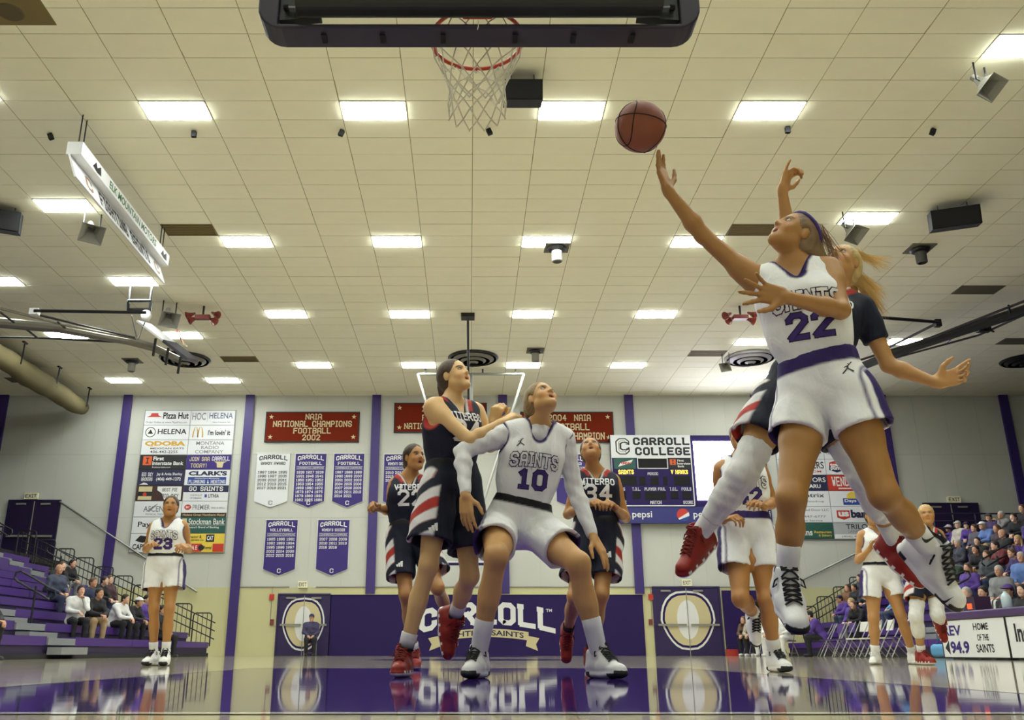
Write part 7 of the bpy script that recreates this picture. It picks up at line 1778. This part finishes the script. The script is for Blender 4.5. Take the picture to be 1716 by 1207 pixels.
# right side, upper rows
R_ = lambda zx, zy: (1340 + zx / 3.77, 800 + zy / 3.77)
for i, (zx, zy, kind, top, bot, hair, style, cap, lab) in enumerate((
 (1000, 225, 'upright', (196, 190, 176), NAV, 'grey', 'short', (190, 186, 176), 'spectator in cream jacket and pale cap in front of the dark upper door'),
 (1195, 222, 'upright', (70, 52, 100), BLKC, 'dark', 'short', (60, 58, 66), 'spectator in purple and a dark cap in the top row of the right crowd'),
 (1268, 222, 'chin', GRY, BLKC, 'grey', 'short', None, 'grey haired spectator in grey in the top row of the right crowd'),
 (1325, 255, 'lean', BLKC, JEAN, 'dark', 'short', None, 'man in black leaning forward, upper right crowd'),
 (1405, 225, 'upright', BLKC, BLKC, 'brown', 'short', None, 'man in black at the right edge of the top row'),
 (940, 310, 'upright', PUR, NAV, 'grey', 'short', (222, 220, 220), 'spectator in purple with a white knit hat, right crowd'),
 (1022, 285, 'lean', PUR, JEAN, 'dark', 'short', (50, 40, 70), 'spectator in bright purple and dark cap beside the white knit hat'),
 (1145, 298, 'lean', BLU, KHA, 'grey', 'short', WH, 'spectator in light blue jacket and white cap, right crowd'),
 (1245, 320, 'upright', (60, 50, 60), BLKC, 'brown', 'long', None, 'long haired spectator in plum behind the bald man'),
 (1120, 388, 'upright', BLKC, JEAN, 'dark', 'short', None, 'dark haired man in black in front of the light blue jacket'),
 (1280, 385, 'upright', BLKC, BLKC, 'dark', None, None, 'bald man in black in the middle of the right crowd'),
 (1365, 388, 'chin', PUR, NAV, 'blond', 'long', None, 'blonde spectator in purple beside the bald man'),
 (1415, 420, 'lean', PUR, BLKC, 'dark', 'short', None, 'spectator in purple at the right edge beside the blonde one'),
 (1000, 443, 'upright', (52, 54, 66), GRY, 'grey', 'short', None, 'grey haired man in dark blue holding a cup, right crowd'),
 (1080, 432, 'lean', BLKC, KHA, 'dark', 'short', None, 'young dark haired spectator in black with tan trousers, right crowd'),
 (1180, 470, 'upright', (70, 74, 80), JEAN, 'brown', 'short', None, 'spectator in slate grey in the middle of the right crowd'),
 (1330, 480, 'lean', (60, 44, 96), JEAN, 'brown', 'short', None, 'spectator in deep purple below the bald man'),
 (1400, 530, 'upright', BLU, JEAN, 'grey', 'short', None, 'spectator in blue at the right edge, lower rows'),
 (880, 420, 'upright', NAV, BLKC, 'brown', 'short', None, 'spectator in navy just right of the raised red shoe'),
 (1100, 240, 'upright', (88, 84, 96), BLKC, 'brown', 'short', None, 'spectator in grey between the cream jacket and the dark cap, top row'),
 (1440, 300, 'chin', (70, 50, 120), BLKC, 'grey', 'short', None, 'grey haired spectator in purple at the right edge, upper rows'),
 (1230, 430, 'lean', (110, 40, 44), JEAN, 'dark', 'short', None, 'spectator in dark red below the bald man'),
 (1060, 540, 'upright', PUR, JEAN, 'brown', 'long', None, 'long haired spectator in purple low in the right crowd'),
 (1260, 570, 'upright', GRY, JEAN, 'grey', 'short', None, 'grey haired spectator in grey low in the right crowd'),
 (950, 540, 'lean', (44, 60, 50), KHA, 'brown', 'short', (90, 90, 80), 'spectator in dark green with a drab cap beside the white shoe'),
 (300, 655, 'upright', (120, 84, 60), BLKC, 'brown', 'long', None, 'spectator in brown at the far end of the right bleachers'),
 (342, 652, 'upright', BLKC, BLKC, 'dark', 'short', None, 'spectator in black second from the far end of the right bleachers'),
 (378, 655, 'upright', (60, 60, 66), BLKC, 'black', 'short', None, 'spectator in charcoal third from the far end of the right bleachers'),
 (412, 632, 'upright', BLKC, NAV, 'brown', 'short', None, 'spectator in black behind the white player wearing 4'),
 (245, 728, 'lean', PUR, JEAN, 'dark', 'short', (40, 34, 56), 'spectator in purple with dark cap low at the far end, right side'),
 (325, 710, 'upright', PUR, GRY, 'blond', 'short', None, 'blond spectator in purple, second row at the far end, right side'),
 (312, 790, 'lean', BLKC, BLKC, 'brown', 'long', None, 'woman in black coat leaning forward near the white player wearing 4'),
 (600, 700, 'upright', (96, 150, 190), JEAN, 'brown', 'short', None, 'spectator in sky blue between the white player wearing 4 and the dark player'),
 )):
    px, py = R_(zx, zy); on_row(px, py, 1, lab, kind, top, bot, hair, style, cap, yaw=.35 + .3 * math.sin(i * 2.3), shoes=(70, 66, 66) if i % 3 else WH)
# people behind the scorers table
for (zx, Y, top, hair, cap, style, lab) in ((1062, 16.9, (150, 96, 80), 'grey', None, 'short', 'grey haired man in glasses behind the far end of the scorers table'), (1165, 16.2, WH, 'dark', None, 'short', 'official in a black and white striped shirt behind the scorers table'),
    (1325, 15.2, BLKC, 'dark', (74, 50, 120), 'short', 'person in black with a purple cap behind the scorers table'), (1410, 14.7, BLKC, 'black', None, 'long', 'woman in black at the right edge behind the scorers table')):
    px = 1340 + zx / 3.77; X = 10.2; Y = (X * F_PX / (px - PX0) - 1.0 * ST) / CT
    r = spectator((X, Y, 0), -math.pi / 2 + .5, 'upright', top, BLKC, hair, lab, None, style, BLKC, cap)
    if 'striped' in lab:
        m = bpy.data.materials.new('referee_stripes'); m.use_nodes = True; nt = m.node_tree; wv = nt.nodes.new('ShaderNodeTexWave'); wv.inputs['Scale'].default_value = 5.0; wv.bands_direction = 'X'
        rp = nt.nodes.new('ShaderNodeValToRGB'); rp.color_ramp.interpolation = 'CONSTANT'; rp.color_ramp.elements[0].color = (.02, .02, .02, 1); rp.color_ramp.elements[1].color = (.75, .75, .73, 1); rp.color_ramp.elements[1].position = .5
        tc = nt.nodes.new('ShaderNodeTexCoord'); nt.links.new(tc.outputs['Object'], wv.inputs['Vector']); nt.links.new(wv.outputs['Fac'], rp.inputs[0]); nt.links.new(rp.outputs[0], nt.nodes['Principled BSDF'].inputs['Base Color'])
        [c for c in r.children if c.name.startswith('top')][0].material_slots[0].material = m
# bench players and coach on folding chairs by the right sideline
bench = [(9.5, 31.4, (96, 74, 54), BLKC, 'brown', 'long', 'lean', 'seated woman in brown jacket at the far end of the bench by the purple door'), (9.45, 30.6, TAN, BLKC, 'blond', 'long', 'lean', 'seated blonde woman in tan beside the brown jacket on the bench'), (9.5, 29.7, WH, WH, 'brown', 'short', 'upright', 'seated bench player in white next to the blonde woman'), (9.5, 28.8, WH, WH, 'dark', 'short', 'lean', 'seated bench player in white, second along the bench'),
         (9.5, 27.9, WH, WH, 'brown', 'short', 'upright', 'seated bench player in white nearest the legs of 42')]
for i, (x, y, top, bot, hair, style, kind, lab) in enumerate(bench):
    spectator((x, y, 0), -math.pi / 2 + .8, kind, top, bot, hair, lab, None, style, WH)
    o = copy_tree(protoP); o.location = (x + .06, y, 0); o.rotation_euler = (0, 0, -math.pi / 2 + .8); o['label'] = 'purple bench chair under the ' + lab.split(' at ')[0].split(' beside')[0].split(' next')[0].split(', ')[0].split(' nearest')[0] + (', last one' if i == 4 else ', second one' if i == 3 else ''); o['group'] = 'courtside folding chairs'
spectator((9.9, 25.9, 0), -math.pi / 2 - .2, 'lean', PUR, BLKC, 'black', 'seated coach in purple shirt and dark trousers right of the legs of 42', None, 'short', BLKC)
o = copy_tree(protoP); o.location = (9.97, 25.9, 0); o.rotation_euler = (0, 0, -math.pi / 2 - .2); o['label'] = 'purple folding chair under the coach in the purple shirt'; o['group'] = 'courtside folding chairs'
p_ = at(521, 1060, 32.3); spectator((p_.x, 32.3, 0), .15, 'upright', (66, 60, 92), BLKC, 'dark', 'usher in dark purple seated in front of the left purple door', None, 'short', BLKC, (50, 40, 80))
o = copy_tree(protoP); o.location = (p_.x, 32.36, 0); o.rotation_euler = (0, 0, .15); o['label'] = 'folding chair under the usher by the left purple door'; o['group'] = 'courtside folding chairs'
# small things
p_ = at(1497, 1052, 17.0)
bg = empty('duffel_bag', (10.76, 21.0, 0), 'sky blue duffel bag on the floor in front of the right bleachers', 'bag')
MB().rbox((10.62, 20.7, .02), (10.9, 21.4, .30), .1, axis=1).build('body', cmat((96, 160, 206)), bg); MB().tube([(10.7, 20.85, .29), (10.72, 20.95, .42), (10.72, 21.15, .42), (10.7, 21.25, .29)], .014, 6).build('strap', cmat((60, 110, 150)), bg)
rb_ = empty('crate', (8.9, 31.6, 0), 'small red crate on the floor by the bench', 'crate'); MB().box((8.75, 31.45, .0), (9.1, 31.75, .22)).build('tub', mat('red_crate_plastic', (170, 50, 40), .5), rb_); MB().tube([(8.75, 31.6, .22), (8.8, 31.6, .36), (9.05, 31.6, .36), (9.1, 31.6, .22)], .012, 6).build('handle', M_BLACK, rb_)
jg = empty('water_jug', (9.4, 15.95, .84), 'clear water jug on the scorers table', 'jug'); MB().lathe([(.07, 0), (.085, .04), (.085, .2), (.05, .26), (.03, .28), (.03, .32)], (9.4, 16.0, .84), 2, 14).build('jar', mat('pale_plastic', (190, 206, 210), .2), jg, smooth=True); MB().lathe([(.034, .30), (.034, .335)], (9.4, 16.0, .84), 2, 12).build('lid', M_GREY, jg)
mon = empty('monitor', (9.3, 17.0, .84), 'dark purple box with an orange light on the scorers table', 'monitor'); MB().box((9.25, 16.75, .84), (9.55, 17.15, 1.1)).build('case', mat('monitor_case', (60, 36, 66), .5), mon); MB().box((9.24, 16.85, .88), (9.25, 17.0, .98)).build('lit_display', mat('orange_display', (240, 90, 40), .5, emit=.4), mon)
for o in (protoW, protoP): pass
